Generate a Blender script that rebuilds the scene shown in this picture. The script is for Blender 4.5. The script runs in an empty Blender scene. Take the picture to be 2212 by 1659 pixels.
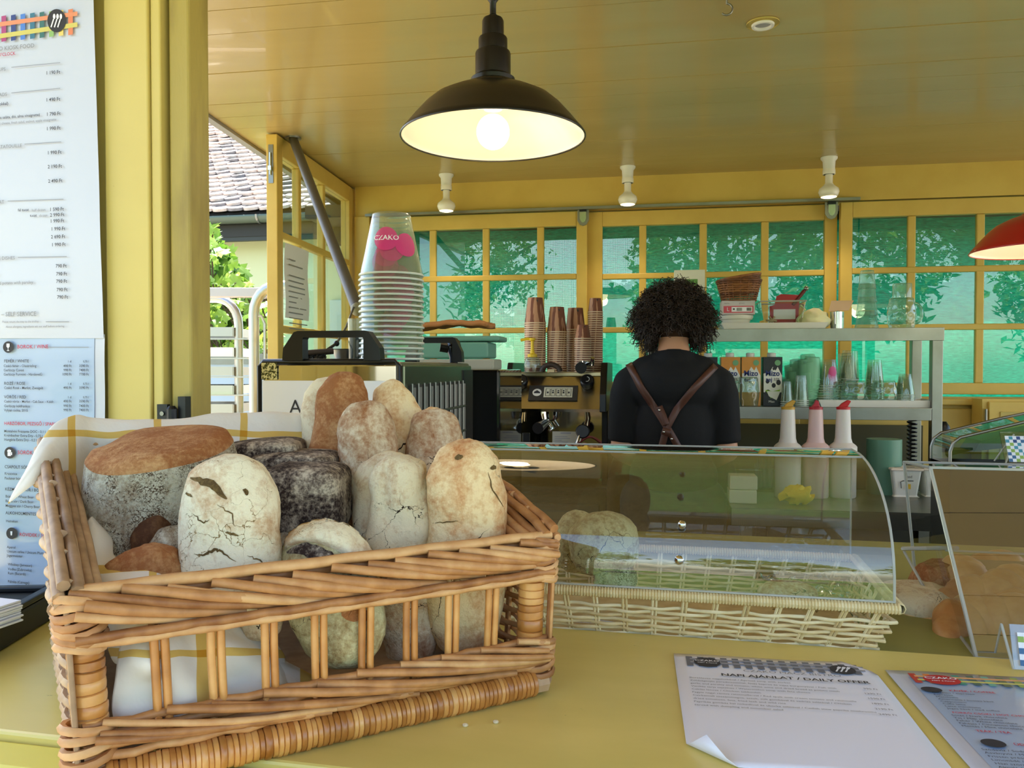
import bpy, math, random
from mathutils import Vector, Matrix, noise, Euler
R = math.radians
random.seed(7)
COL = bpy.context.scene.collection
SC = bpy.context.scene
# ---------------------------------------------------------------- camera
F = 1736.0; CX = 1106.0; CY = 829.5
PSI = R(9.85); PITCH = R(1.17); EYE = 1.36
cd = bpy.data.cameras.new('camera'); cam = bpy.data.objects.new('camera', cd); COL.objects.link(cam)
cd.sensor_width = 36.0; cd.lens = F / 2212.0 * 36.0; cd.clip_start = 0.02; cd.clip_end = 300
cam.location = (0, 0, EYE); cam.rotation_euler = Euler((R(90) - PITCH, 0, PSI))
SC.camera = cam
# ---------------------------------------------------------------- sky, sun, exposure
w = bpy.data.worlds.new('sky'); SC.world = w; w.use_nodes = True
nt = w.node_tree; nt.nodes.clear()
sky = nt.nodes.new('ShaderNodeTexSky'); sky.sky_type = 'NISHITA'; sky.sun_disc = False
sky.sun_elevation = R(52); sky.sun_rotation = R(-35); sky.air_density = 1.0; sky.dust_density = 1.5
bg = nt.nodes.new('ShaderNodeBackground'); bg.inputs[1].default_value = 0.55
wo = nt.nodes.new('ShaderNodeOutputWorld')
nt.links.new(sky.outputs[0], bg.inputs[0]); nt.links.new(bg.outputs[0], wo.inputs[0])
sd = bpy.data.lights.new('sun', 'SUN'); sd.energy = 15.0; sd.angle = R(0.6); sd.color = (1.0, 0.95, 0.86)
sun = bpy.data.objects.new('sun', sd); COL.objects.link(sun)
sun.rotation_euler = Vector((-0.30, 0.34, 0.89)).to_track_quat('Z', 'Y').to_euler()
SC.view_settings.view_transform = 'Standard'; SC.view_settings.look = 'None'
SC.view_settings.gamma = 1.0; SC.view_settings.exposure = 0.45; SC.view_settings.use_curve_mapping = False
try:
    SC.cycles.use_denoising = True; SC.cycles.max_bounces = 9; SC.cycles.transparent_max_bounces = 24
    SC.cycles.transmission_bounces = 10; SC.cycles.sample_clamp_indirect = 6.0
    SC.cycles.caustics_reflective = False; SC.cycles.caustics_refractive = False
except Exception: pass

# ---------------------------------------------------------------- geometry helpers
RC = cam.rotation_euler.to_matrix()
C0 = Vector((0, 0, EYE))
def ray(px, py): return RC @ Vector(((px - CX) / F, -(py - CY) / F, -1.0))
def W(px, py, d): return C0 + ray(px, py) * d                 # the place at a given depth
def OZ(px, py, z): r = ray(px, py); return C0 + r * ((z - EYE) / r.z)
def OV(px, py, pt, th):                                        # on an upright plane through pt at angle th
    n = Vector((-math.sin(th), math.cos(th), 0)); r = ray(px, py)
    return C0 + r * ((Vector(pt) - C0).dot(n) / r.dot(n))
def OY(px, py, Y): return OV(px, py, (0, Y, 0), 0.0)

def empty(name, loc, rz=0.0):
    o = bpy.data.objects.new(name, None); COL.objects.link(o); o.location = loc
    o.rotation_euler = (0, 0, rz); o.empty_display_size = .05
    return o
def tag(o, label=None, cat=None, group=None, kind=None):
    if label: o['label'] = label
    if cat: o['category'] = cat
    if group: o['group'] = group
    if kind: o['kind'] = kind
    return o
def thing(name, label, cat, loc=(0, 0, 0), rz=0.0, group=None):
    return tag(empty(name, loc, rz), label, cat, group)
def mw(o):
    m = Matrix.Translation(o.location) @ o.rotation_euler.to_matrix().to_4x4() @ Matrix.Diagonal((*o.scale, 1))
    return mw(o.parent) @ m if o.parent else m
def dup(root, loc=None, rz=None, label=None, group=None, scale=None):
    kids = {}
    for o in SC.objects:
        if o.parent: kids.setdefault(o.parent, []).append(o)
    def cp(o, par):
        c = o.copy(); COL.objects.link(c); c.parent = par
        for k in kids.get(o, []): cp(k, c)
        return c
    r = cp(root, root.parent)
    if loc is not None: r.location = loc
    if rz is not None: r.rotation_euler.z = rz
    if scale is not None: r.scale = scale if hasattr(scale, '__len__') else (scale,) * 3
    if label: r['label'] = label
    if group: r['group'] = group
    return r

class MB:
    def __init__(s): s.v = []; s.f = []; s.m = []; s.cur = 0; s.uv = None
    def add(s, vs, fs, M=None):
        o = len(s.v)
        s.v += [tuple(M @ Vector(p)) if M is not None else tuple(p) for p in vs]
        s.f += [tuple(i + o for i in f) for f in fs]; s.m += [s.cur] * len(fs)
        return s
    def box(s, x0, x1, y0, y1, z0, z1, M=None):
        vs = [(x, y, z) for z in (z0, z1) for y in (y0, y1) for x in (x0, x1)]
        return s.add(vs, [(0, 2, 3, 1), (4, 5, 7, 6), (0, 1, 5, 4), (2, 6, 7, 3), (0, 4, 6, 2), (1, 3, 7, 5)], M)
    def prism(s, poly, z0, z1, M=None):                         # poly in xy extruded in z
        n = len(poly)
        vs = [(x, y, z0) for x, y in poly] + [(x, y, z1) for x, y in poly]
        fs = [tuple(range(n))[::-1], tuple(range(n, 2 * n))] + [(i, (i + 1) % n, n + (i + 1) % n, n + i) for i in range(n)]
        return s.add(vs, fs, M)
    def quad(s, a, b, c, d): return s.add([a, b, c, d], [(0, 1, 2, 3)])
    def lathe(s, prof, n=20, M=None, cap=True):
        vs = []; fs = []
        for r, z in prof:
            for k in range(n):
                a = 2 * math.pi * k / n; vs.append((r * math.cos(a), r * math.sin(a), z))
        for i in range(len(prof) - 1):
            for k in range(n):
                k2 = (k + 1) % n; fs.append((i * n + k, i * n + k2, (i + 1) * n + k2, (i + 1) * n + k))
        if cap:
            if prof[0][0] > 1e-4: fs.append(tuple(range(n))[::-1])
            if prof[-1][0] > 1e-4: fs.append(tuple(range((len(prof) - 1) * n, len(prof) * n)))
        return s.add(vs, fs, M)
    def tube(s, pts, r, n=7, cap=True, M=None):
        pts = [Vector(p) for p in pts]; m = len(pts)
        rs = r if hasattr(r, '__len__') else [r] * m
        vs = []; fs = []; up = None
        for i, p in enumerate(pts):
            t = (pts[min(i + 1, m - 1)] - pts[max(i - 1, 0)])
            if t.length < 1e-9: t = Vector((0, 0, 1))
            t.normalize()
            if up is None: up = t.orthogonal().normalized()
            else:
                up = up - t * up.dot(t)
                up = up.normalized() if up.length > 1e-6 else t.orthogonal().normalized()
            bi = t.cross(up)
            for k in range(n):
                a = 2 * math.pi * k / n; vs.append(p + (up * math.cos(a) + bi * math.sin(a)) * rs[i])
        for i in range(m - 1):
            for k in range(n):
                k2 = (k + 1) % n; fs.append((i * n + k, i * n + k2, (i + 1) * n + k2, (i + 1) * n + k))
        if cap: fs.append(tuple(range(n))[::-1]); fs.append(tuple(range((m - 1) * n, m * n)))
        return s.add(vs, fs, M)
    def grid(s, fn, nu, nv, M=None, cu=False):
        vs = [fn(i / nu, j / nv) for i in range(nu + 1) for j in range(nv + 1)]
        fs = [(i * (nv + 1) + j, (i + 1) * (nv + 1) + j, (i + 1) * (nv + 1) + j + 1, i * (nv + 1) + j + 1) for i in range(nu) for j in range(nv)]
        return s.add(vs, fs, M)
    def ball(s, c, r, nu=16, nv=10, M=None):
        rr = r if hasattr(r, '__len__') else (r, r, r)
        prof = []
        vs = []; fs = []
        for j in range(nv + 1):
            t = math.pi * j / nv
            for k in range(nu):
                a = 2 * math.pi * k / nu
                vs.append((c[0] + rr[0] * math.sin(t) * math.cos(a), c[1] + rr[1] * math.sin(t) * math.sin(a), c[2] - rr[2] * math.cos(t)))
        for j in range(nv):
            for k in range(nu):
                k2 = (k + 1) % nu; fs.append((j * nu + k, j * nu + k2, (j + 1) * nu + k2, (j + 1) * nu + k))
        return s.add(vs, fs, M)
    def text(s, st, size, M, align='LEFT', sx=1.0, bold=0.0):
        me = text_mesh(st, align, bold)
        S = M @ Matrix.Diagonal((size * sx, size, size, 1))
        o = len(s.v)
        s.v += [tuple(S @ v.co) for v in me[0]] if False else [tuple(S @ Vector(c)) for c in me[0]]
        s.f += [tuple(i + o for i in f) for f in me[1]]; s.m += [s.cur] * len(me[1])
        return s
    def build(s, name, mat, parent=None, smooth=None, world=False, bev=0, kind=None, label=None, uvs=None, sub=0, solid=0):
        if name in ('lettering', 'rule', 'printed_lines', 'emblem', 'bar_code', 'rating_print', 'checked_border', 'checked_band', 'button_icon', 'black_spots') and parent is not None and kind is None: kind = 'stuff'
        me = bpy.data.meshes.new(name)
        vs = s.v
        if world and parent is not None:
            inv = mw(parent).inverted(); vs = [tuple(inv @ Vector(p)) for p in vs]
        me.from_pydata(vs, [], s.f); me.validate(clean_customdata=False)
        for m in (mat if isinstance(mat, (list, tuple)) else [mat]): me.materials.append(m)
        if any(s.m) and len(me.polygons) == len(s.m): me.polygons.foreach_set('material_index', s.m)
        if uvs:
            l = me.uv_layers.new(name='UVMap')
            for lp in me.loops: l.data[lp.index].uv = uvs[lp.vertex_index]
        if smooth is not None:
            me.shade_smooth()
            if smooth < 179: me.set_sharp_from_angle(angle=R(smooth))
        me.update()
        o = bpy.data.objects.new(name, me); COL.objects.link(o)
        if parent is not None: o.parent = parent
        if solid:
            b = o.modifiers.new('s', 'SOLIDIFY'); b.thickness = solid; b.offset = 0
        if bev:
            b = o.modifiers.new('b', 'BEVEL'); b.width = bev; b.segments = 2; b.limit_method = 'ANGLE'
        if sub:
            b = o.modifiers.new('u', 'SUBSURF'); b.levels = sub; b.render_levels = sub
        if kind: o['kind'] = kind
        if label: o['label'] = label
        return o
_TC = {}
def text_mesh(st, align, bold=0.0):
    k = (st, align, bold)
    if k not in _TC:
        c = bpy.data.curves.new('t', 'FONT'); c.body = st; c.size = 1.0; c.align_x = align; c.resolution_u = 2
        c.offset = bold
        o = bpy.data.objects.new('t', c); me = bpy.data.meshes.new_from_object(o)
        _TC[k] = ([tuple(v.co) for v in me.vertices], [tuple(p.vertices) for p in me.polygons])
        bpy.data.objects.remove(o); bpy.data.meshes.remove(me); bpy.data.curves.remove(c)
    return _TC[k]
def frame(o, x, y, z=None):                                     # 4x4 from origin and axis vectors
    x = Vector(x).normalized(); y = Vector(y); y = (y - x * y.dot(x)).normalized(); z = x.cross(y)
    return Matrix(((x.x, y.x, z.x, o[0]), (x.y, y.y, z.y, o[1]), (x.z, y.z, z.z, o[2]), (0, 0, 0, 1)))
def T(x, y, z): return Matrix.Translation((x, y, z))
def RX(a): return Matrix.Rotation(a, 4, 'X')
def RY(a): return Matrix.Rotation(a, 4, 'Y')
def RZ(a): return Matrix.Rotation(a, 4, 'Z')

# ---------------------------------------------------------------- materials
def lin(c):
    return tuple(((v / 255) / 12.92 if v / 255 <= .04045 else ((v / 255 + .055) / 1.055) ** 2.4) for v in c) + (1.0,)
def mat(name, col, rough=.5, metal=0.0, bump=None, var=None, trans=0.0, ior=1.45, emis=None, coat=0.0, spec=.5, alpha=1.0, stretch=None, sub=0.0, wear=None):
    m = bpy.data.materials.new(name); m.use_nodes = True; n = m.node_tree; b = n.nodes['Principled BSDF']
    b.inputs['Base Color'].default_value = lin(col); b.inputs['Roughness'].default_value = rough
    b.inputs['Metallic'].default_value = metal; b.inputs['Transmission Weight'].default_value = trans
    b.inputs['IOR'].default_value = ior; b.inputs['Coat Weight'].default_value = coat
    b.inputs['Specular IOR Level'].default_value = spec; b.inputs['Alpha'].default_value = alpha
    if sub: b.inputs['Subsurface Weight'].default_value = sub; b.inputs['Subsurface Radius'].default_value = (.01, .006, .003)
    if emis: b.inputs['Emission Color'].default_value = lin(emis[0]); b.inputs['Emission Strength'].default_value = emis[1]
    L = n.links.new
    def co():
        t = n.nodes.new('ShaderNodeTexCoord'); mp = n.nodes.new('ShaderNodeMapping'); L(t.outputs['Object'], mp.inputs[0])
        if stretch: mp.inputs['Scale'].default_value = stretch
        return mp.outputs[0]
    def nz(sc, det=4, ro=.55):
        t = n.nodes.new('ShaderNodeTexNoise'); t.inputs['Scale'].default_value = sc; t.inputs['Detail'].default_value = det
        t.inputs['Roughness'].default_value = ro; L(co(), t.inputs['Vector']); return t.outputs['Fac']
    last = None
    if var:                                                     # (scale, col2, lo, hi)
        rp = n.nodes.new('ShaderNodeValToRGB'); rp.color_ramp.elements[0].position = var[2]; rp.color_ramp.elements[1].position = var[3]
        rp.color_ramp.elements[0].color = lin(col); rp.color_ramp.elements[1].color = lin(var[1])
        L(nz(var[0]), rp.inputs[0]); last = rp.outputs[0]
    if wear:                                                    # dark chips (scale, colour, threshold)
        vo = nz(wear[0], 6, .7); rp = n.nodes.new('ShaderNodeValToRGB')
        rp.color_ramp.elements[0].position = wear[2]; rp.color_ramp.elements[1].position = wear[2] + .03
        rp.color_ramp.elements[0].color = (0, 0, 0, 1); rp.color_ramp.elements[1].color = (1, 1, 1, 1); L(vo, rp.inputs[0])
        mx = n.nodes.new('ShaderNodeMix'); mx.data_type = 'RGBA'; L(rp.outputs[0], mx.inputs['Factor'])
        if last: L(last, mx.inputs['A'])
        else: mx.inputs['A'].default_value = lin(col)
        mx.inputs['B'].default_value = lin(wear[1]); last = mx.outputs['Result']
    if last: L(last, b.inputs['Base Color'])
    if bump:                                                    # (scale, strength, distance)
        bp = n.nodes.new('ShaderNodeBump'); bp.inputs['Strength'].default_value = bump[1]
        bp.inputs['Distance'].default_value = bump[2] if len(bump) > 2 else .002
        L(nz(bump[0], 5), bp.inputs['Height']); L(bp.outputs[0], b.inputs['Normal'])
    return m
def glass(name, col=(255, 255, 255), rough=0.0, t=.9, gloss=1.0, haze=0.0):
    """thin clear sheet: mirror reflection by Fresnel over a tinted see-through"""
    m = bpy.data.materials.new(name); m.use_nodes = True; n = m.node_tree; n.nodes.clear()
    o = n.nodes.new('ShaderNodeOutputMaterial'); tr = n.nodes.new('ShaderNodeBsdfTransparent')
    c = lin(col); tr.inputs[0].default_value = (c[0] * t, c[1] * t, c[2] * t, 1)
    g = n.nodes.new('ShaderNodeBsdfGlossy'); g.inputs['Roughness'].default_value = rough
    fr = n.nodes.new('ShaderNodeFresnel'); fr.inputs[0].default_value = 1.5
    mu = n.nodes.new('ShaderNodeMath'); mu.operation = 'MULTIPLY'; mu.inputs[1].default_value = gloss * 1.6; mu.use_clamp = True
    mx = n.nodes.new('ShaderNodeMixShader'); ge = n.nodes.new('ShaderNodeNewGeometry'); im = n.nodes.new('ShaderNodeMath'); im.operation = 'MULTIPLY_ADD'; im.inputs[1].default_value = 1 / 1.5 - 1.5; im.inputs[2].default_value = 1.5
    n.links.new(ge.outputs['Backfacing'], im.inputs[0]); n.links.new(im.outputs[0], fr.inputs[0]); n.links.new(fr.outputs[0], mu.inputs[0]); n.links.new(mu.outputs[0], mx.inputs[0])
    n.links.new(tr.outputs[0], mx.inputs[1]); n.links.new(g.outputs[0], mx.inputs[2]); 
    if haze:
        tl = n.nodes.new('ShaderNodeBsdfTranslucent'); df = n.nodes.new('ShaderNodeBsdfDiffuse'); a = n.nodes.new('ShaderNodeMixShader'); h = n.nodes.new('ShaderNodeMixShader')
        tl.inputs[0].default_value = c; df.inputs[0].default_value = c; h.inputs[0].default_value = haze
        n.links.new(tl.outputs[0], a.inputs[1]); n.links.new(df.outputs[0], a.inputs[2]); n.links.new(mx.outputs[0], h.inputs[1]); n.links.new(a.outputs[0], h.inputs[2]); n.links.new(h.outputs[0], o.inputs[0])
    else: n.links.new(mx.outputs[0], o.inputs[0])
    return m

YEL = (212, 192, 108)
m_yel = mat('yellow_paint', YEL, .42, bump=(30, .12, .002), var=(3, (202, 180, 96), .35, .7), wear=(26, (120, 100, 45), .72))
m_yel2 = mat('yellow_frame_paint', (218, 184, 92), .45, bump=(40, .1, .002), var=(5, (206, 168, 78), .4, .75))
m_ceil = mat('ceiling_paint', (184, 160, 100), .24, coat=.15, bump=(9, .1, .004), var=(2, (174, 150, 90), .3, .7), stretch=(.4, 2, 1), wear=(18, (110, 92, 48), .76))
m_counter = mat('counter_paint', (226, 206, 118), .28, bump=(14, .12, .002), var=(6, (212, 194, 106), .4, .7), stretch=(.4, 1.5, 1), wear=(34, (84, 74, 40), .69))
m_nose = mat('nosing_paint', (226, 212, 92), .5, bump=(30, .2, .002), wear=(20, (90, 72, 40), .7))
m_steel = mat('brushed_steel', (152, 150, 142), .36, 1.0, bump=(60, .05, .001), var=(7, (135, 132, 122), .35, .7))
m_chrome = mat('chrome', (200, 200, 196), .08, 1.0)
m_black = mat('black_plastic', (17, 17, 19), .35)
m_blackm = mat('black_enamel', (22, 21, 22), .3, bump=(50, .05, .001))
m_white = mat('white_plastic', (232, 228, 216), .4)
m_paper = mat('paper', (240, 240, 244), .6, bump=(12, .05, .002))
m_ink = mat('ink', (52, 50, 54), .7)
m_inkg = mat('grey_ink', (140, 140, 146), .7)
m_red_ink = mat('red_ink', (190, 40, 70), .7)
m_glass = glass('window_glass', (245, 255, 250), t=.96, gloss=.8)
m_acry = glass('acrylic', (246, 250, 248), t=.95, gloss=1.7)
m_acs = glass('side_acrylic', (246, 250, 248), t=.95, gloss=.3)
m_tumbler = glass('tumbler_glass', (230, 246, 240), t=.97, gloss=1.0, haze=.1)
# ================================================================= SETTING
YB = 3.665; CEIL = 2.22; CT = 1.05; TH = R(-2.2)
CXV = Vector((math.cos(TH), math.sin(TH), 0)); CYV = Vector((-math.sin(TH), math.cos(TH), 0)); UP = Vector((0, 0, 1))
XL_F = OZ(400, 210, CEIL); XL_B = OZ(574, 330, CEIL)           # eave line of the kiosk roof at the left
ed = (XL_B - XL_F).normalized()
def eave_x(y): return XL_F.x + (y - XL_F.y) / ed.y * ed.x
XR = 3.0; YF = -0.5
st = lambda n, mb, m, **k: tag(mb.build(n, m, **k), kind='structure')

m_ground = mat('pale_gravel', (166, 158, 144), .9, bump=(40, .4, .01), var=(8, (146, 138, 124), .3, .7))
st('ground', MB().box(-40, 40, -40, 40, -.06, 0), m_ground)
m_floor = mat('floor_boards', (96, 84, 62), .6, bump=(20, .2, .003))
st('floor', MB().box(-.98, XR, 1.25, YB, 0, .02), m_floor)

# ceiling: a dark deck with 128 mm painted boards under it, each a part
deck = MB()
deck.prism([(eave_x(YF) , YF), (XR + .3, YF), (XR + .3, YB + .5), (eave_x(YB + .5), YB + .5)], CEIL + .016, CEIL + .06)
ceiling = st('ceiling', deck, mat('deck', (70, 62, 40), .8))
y = YF
k = 0
while y < YB + .5:
    y1 = min(y + .128, YB + .5)
    b = MB(); dz = random.uniform(-.0008, .0008)
    b.prism([(eave_x(y), y + .0009), (XR + .3, y + .0009), (XR + .3, y1 - .0009), (eave_x(y1), y1 - .0009)], CEIL + dz, CEIL + .0155)
    b.build('board', m_ceil, ceiling)
    y = y1
# metal flashing along the eave
fl = MB(); a = Vector((eave_x(YF), YF, 0)); b_ = Vector((eave_x(YB + .5), YB + .5, 0))
nrm = Vector((-ed.y, ed.x, 0))
M = frame((a.x, a.y, CEIL - .012), b_ - a, nrm)
fl.box(0, (b_ - a).length, .001, .03, 0, .1, M)
st('trim_1', fl, mat('grey_flashing', (150, 146, 142), .5, .3, bump=(30, .2, .003)))

# back wall: lintel, sill wall with mouldings, corner frame
zt = OY(1300, 450, YB).z; TRK = OY(800, 468, YB).z
XW0 = OY(768, 600, YB).x
ZB = OY(2100, 852, YB).z
wb = MB()
wb.box(XW0, XR, YB, YB + .1, TRK, CEIL + .02)
wb.box(XW0, XR, YB + .02, YB + .1, 0, ZB - .012)
wall_back = st('wall_back', wb, m_yel2)
pm = MB()
xa = OY(800, 600, YB).x
pm.box(XW0, xa, YB - .012, YB + .1, .9, TRK)
pm.build('corner_frame', m_yel2, wall_back, bev=.003)
for i in range(5):
    x0 = 1.1 + i * .5 - .9
    MB().box(x0, x0 + .44, YB, YB + .02, .62, ZB - .06).build('panel', m_yel2, wall_back, bev=.006)
MB().box(XW0, XR, YB - .02, YB + .02, ZB - .045, ZB - .02).build('sill_moulding', m_yel2, wall_back, bev=.004)
# track
x1 = OY(1855, 430, YB).x
tk = MB().box(OY(793, 466, YB).x, x1, YB - .03, YB, TRK - .004, TRK + .008)
t = thing('window_track', 'thin metal sliding track along the top of the back windows', 'track', (XW0, YB, TRK))
tk.build('rail', m_steel, t, world=True)

zr1 = OY(935, 602.5, YB).z; zr2 = OY(1051, 714, YB).z
ZG = OY(830, 500, YB).z; ZGB = OY(1976, 827, YB).z
def window(name, x0, x1, xs, yoff=0.0, sl=.05, sr=.05, top=TRK - .006):
    Y = YB + yoff
    t = tag(empty(name, (x0, Y, ZB)), kind='structure')
    fr = MB()
    fr.box(x0, x0 + sl, Y, Y + .035, ZB, top).build('stile', m_yel2, t, world=True, bev=.003)
    MB().box(x1 - sr, x1, Y, Y + .035, ZB, top).build('stile', m_yel2, t, world=True, bev=.003)
    MB().box(x0 + sl, x1 - sr, Y, Y + .035, ZG, top).build('top_rail', m_yel2, t, world=True, bev=.003)
    MB().box(x0 + sl, x1 - sr, Y, Y + .035, ZB, ZGB).build('bottom_rail', m_yel2, t, world=True, bev=.003)
    hw = .016
    for x in xs: MB().box(x - hw, x + hw, Y + .006, Y + .028, ZGB, ZG).build('muntin', m_yel2, t, world=True, bev=.004)
    cols = [x0 + sl] + list(xs) + [x1 - sr]
    for z in (zr1, zr2): MB().box(x0 + sl, x1 - sr, Y + .003, Y + .03, z - hw * .8, z + hw * .8).build('glazing_bar', m_yel2, t, world=True, bev=.004)
    rows = [ZGB, zr2, zr1, ZG]
    for i in range(len(cols) - 1):
        for j in range(3):
            MB().box(cols[i] - .002, cols[i + 1] + .002, Y + .016, Y + .0185, rows[j], rows[j + 1]).build('pane', m_glass, t, world=True)
    return t
X = lambda px: OY(px, 600, YB).x
window('window_1', X(801), X(1268), [X(934), X(1049), X(1167)], 0, X(831) - X(801), X(1268) - X(1245))
window('window_2', X(1266), X(1812), [X(1388), X(1520), X(1655)], .037, X(1300) - X(1266), X(1812) - X(1785))
window('window_3', X(1815), X(2290), [X(1970), X(2119)], 0, X(1841) - X(1815), .05)
# catches on the meeting stiles
for px, py, d_ in ((1260, 470, 'left'), (1795, 455, 'right')):
    p = OY(px, py, YB)
    t = thing('window_catch', 'metal catch on the %s meeting stile of the back windows' % ('left hand' if d_ == 'left' else 'right hand'), 'catch', (p.x, YB - .004, p.z - .035))
    poly = [(-.026, .07), (.026, .07), (.026, .02), (.015, .002), (0, -.004), (-.015, .002), (-.026, .02)]
    MB().prism(poly, 0, .006, RX(R(90))).build('plate', m_steel, t)
    MB().prism([(x * .55, .012 + y * .75) for x, y in poly], .006, .016, RX(R(90))).build('hood', m_chrome, t)
    MB().box(-.016, .016, -.02, -.006, .058, .078).build('latch', m_black, t)

# green shade netting outside the back windows
mm = bpy.data.materials.new('shade_netting'); mm.use_nodes = True; n = mm.node_tree; n.nodes.clear()
o = n.nodes.new('ShaderNodeOutputMaterial'); tl = n.nodes.new('ShaderNodeBsdfTranslucent'); df = n.nodes.new('ShaderNodeBsdfDiffuse')
tp = n.nodes.new('ShaderNodeBsdfTransparent'); a1 = n.nodes.new('ShaderNodeMixShader'); a2 = n.nodes.new('ShaderNodeMixShader')
tc = n.nodes.new('ShaderNodeTexCoord'); mp = n.nodes.new('ShaderNodeMapping'); mp.inputs['Scale'].default_value = (1.0, 1, 6)
nz = n.nodes.new('ShaderNodeTexNoise'); nz.inputs['Scale'].default_value = 40; nz.inputs['Detail'].default_value = 8; nz.inputs['Roughness'].default_value = .7
n.links.new(tc.outputs['Object'], mp.inputs[0]); n.links.new(mp.outputs[0], nz.inputs['Vector'])
rp = n.nodes.new('ShaderNodeValToRGB'); rp.color_ramp.elements[0].color = lin((0, 80, 62)); rp.color_ramp.elements[1].color = lin((30, 148, 116))
rp.color_ramp.elements[0].position = .3; rp.color_ramp.elements[1].position = .72
n.links.new(nz.outputs['Fac'], rp.inputs[0]); n.links.new(rp.outputs[0], tl.inputs[0]); n.links.new(rp.outputs[0], df.inputs[0])
w1 = n.nodes.new('ShaderNodeTexWave'); w1.bands_direction = 'X'; w1.inputs['Scale'].default_value = 75
w2 = n.nodes.new('ShaderNodeTexWave'); w2.bands_direction = 'Z'; w2.inputs['Scale'].default_value = 75; w2.inputs['Distortion'].default_value = 1.5
for q in (w1, w2): n.links.new(tc.outputs['Object'], q.inputs['Vector'])
mul = n.nodes.new('ShaderNodeMath'); mul.operation = 'MULTIPLY'; n.links.new(w1.outputs['Fac'], mul.inputs[0]); n.links.new(w2.outputs['Fac'], mul.inputs[1])
ml2 = n.nodes.new('ShaderNodeMath'); ml2.operation = 'MULTIPLY_ADD'; ml2.inputs[1].default_value = .36; ml2.inputs[2].default_value = .0; n.links.new(mul.outputs[0], ml2.inputs[0])
a1.inputs[0].default_value = .75
n.links.new(df.outputs[0], a1.inputs[1]); n.links.new(tl.outputs[0], a1.inputs[2]); n.links.new(ml2.outputs[0], a2.inputs[0])
n.links.new(a1.outputs[0], a2.inputs[1]); n.links.new(tp.outputs[0], a2.inputs[2]); n.links.new(a2.outputs[0], o.inputs[0])
net = MB().grid(lambda u, v: (XW0 - .1 + u * 4.0, YB + .24 + .02 * math.sin(u * 23) * math.sin(v * 5) + .012 * noise.noise((u * 30, v * 3, 0)), .5 + v * (ZG + .03 - .5)), 80, 16)
tag(net.build('shade_netting', mm, smooth=180), 'green woven shade netting hung outside the back windows', 'netting')
ev = MB().box(XW0 - .3, XR + .3, YB + .1, YB + .40, CEIL - .12, CEIL - .06); ev.box(XW0 - .3, XR + .3, YB + .37, YB + .40, ZG + .0, CEIL)
st('trim_2', ev, mat('dark_eave', (60, 56, 44), .8))
# something for the netting to show: pale wall with a door and trees behind the kiosk
m_leaf = bpy.data.materials.new('leaf_green'); m_leaf.use_nodes = True; n = m_leaf.node_tree; b = n.nodes['Principled BSDF']
tc = n.nodes.new('ShaderNodeTexNoise'); tc.inputs['Scale'].default_value = 3
rp = n.nodes.new('ShaderNodeValToRGB'); rp.color_ramp.elements[0].color = lin((60, 104, 30)); rp.color_ramp.elements[1].color = lin((132, 168, 60))
rp.color_ramp.elements[0].position = .35; rp.color_ramp.elements[1].position = .65
tco = n.nodes.new('ShaderNodeTexCoord'); n.links.new(tco.outputs['Object'], tc.inputs['Vector']); n.links.new(tc.outputs[0], rp.inputs[0])
tl = n.nodes.new('ShaderNodeBsdfTranslucent'); mx = n.nodes.new('ShaderNodeMixShader'); mx.inputs[0].default_value = .45
n.links.new(rp.outputs[0], b.inputs['Base Color']); n.links.new(rp.outputs[0], tl.inputs[0]); b.inputs['Roughness'].default_value = .5
ou = n.nodes['Material Output']; n.links.new(b.outputs[0], mx.inputs[1]); n.links.new(tl.outputs[0], mx.inputs[2]); n.links.new(mx.outputs[0], ou.inputs[0])
m_bark = mat('bark', (82, 66, 50), .9, bump=(20, .6, .01))
def tree(x, y, h, r, nl, label, seed, dark=None, lsz=.16):
    rnd = random.Random(seed)
    t = thing('tree', label, 'tree', (x, y, 0), 0, None)
    tr = MB(); tr.tube([(0, 0, 0), (.05, .03, h * .3), (-.04, .06, h * .6), (0, 0, h * .85)], [.16 * r / 1.6, .12 * r / 1.6, .08 * r / 1.6, .03], 8)
    for i in range(8):
        a = rnd.uniform(0, 6.28); z = h * rnd.uniform(.35, .7)
        tr.tube([(0, 0, z), (math.cos(a) * r * .4, math.sin(a) * r * .4, z + .4), (math.cos(a) * r * .8, math.sin(a) * r * .8, z + .9)], [.06, .04, .015], 5)
    tr.build('trunk', m_bark, t, smooth=60)
    lf = MB()
    for i in range(nl):
        a = rnd.uniform(0, 6.28); ph = math.acos(rnd.uniform(-1, 1)); rr = r * rnd.uniform(.5, 1) ** .5
        rr *= .75 + .35 * noise.noise((math.cos(a) * 2 + seed, math.sin(a) * 2, math.cos(ph) * 2))
        p = Vector((rr * math.sin(ph) * math.cos(a), rr * math.sin(ph) * math.sin(a), h * .66 + rr * .9 * math.cos(ph)))
        M = T(*p) @ Euler((rnd.uniform(-1, 1), rnd.uniform(-1, 1), rnd.uniform(0, 6))).to_matrix().to_4x4()
        s = lsz * rnd.uniform(.6, 1.3)
        lf.add([(-s * .5, 0, 0), (0, -s * .22, .02), (s * .5, 0, 0), (0, s * .22, .02)], [(0, 1, 2, 3)], M)
    lf.build('foliage', dark or m_leaf, t, kind='stuff')
    return t
wall_b = thing('garden_house', 'pale plastered house wall seen dimly through the netting', 'house', (2.2, 9.5, 0))
m_pale = mat('pale_render', (150, 148, 128), .9, bump=(12, .2, .004))
MB().box(-3.0, 5, 0, .2, 0, 2.3).build('wall', m_pale, wall_b)
MB().box(-.4, .5, -.04, 0, 0, 2.0).build('door', mat('dark_green_wood', (40, 62, 50), .6), wall_b)
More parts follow.
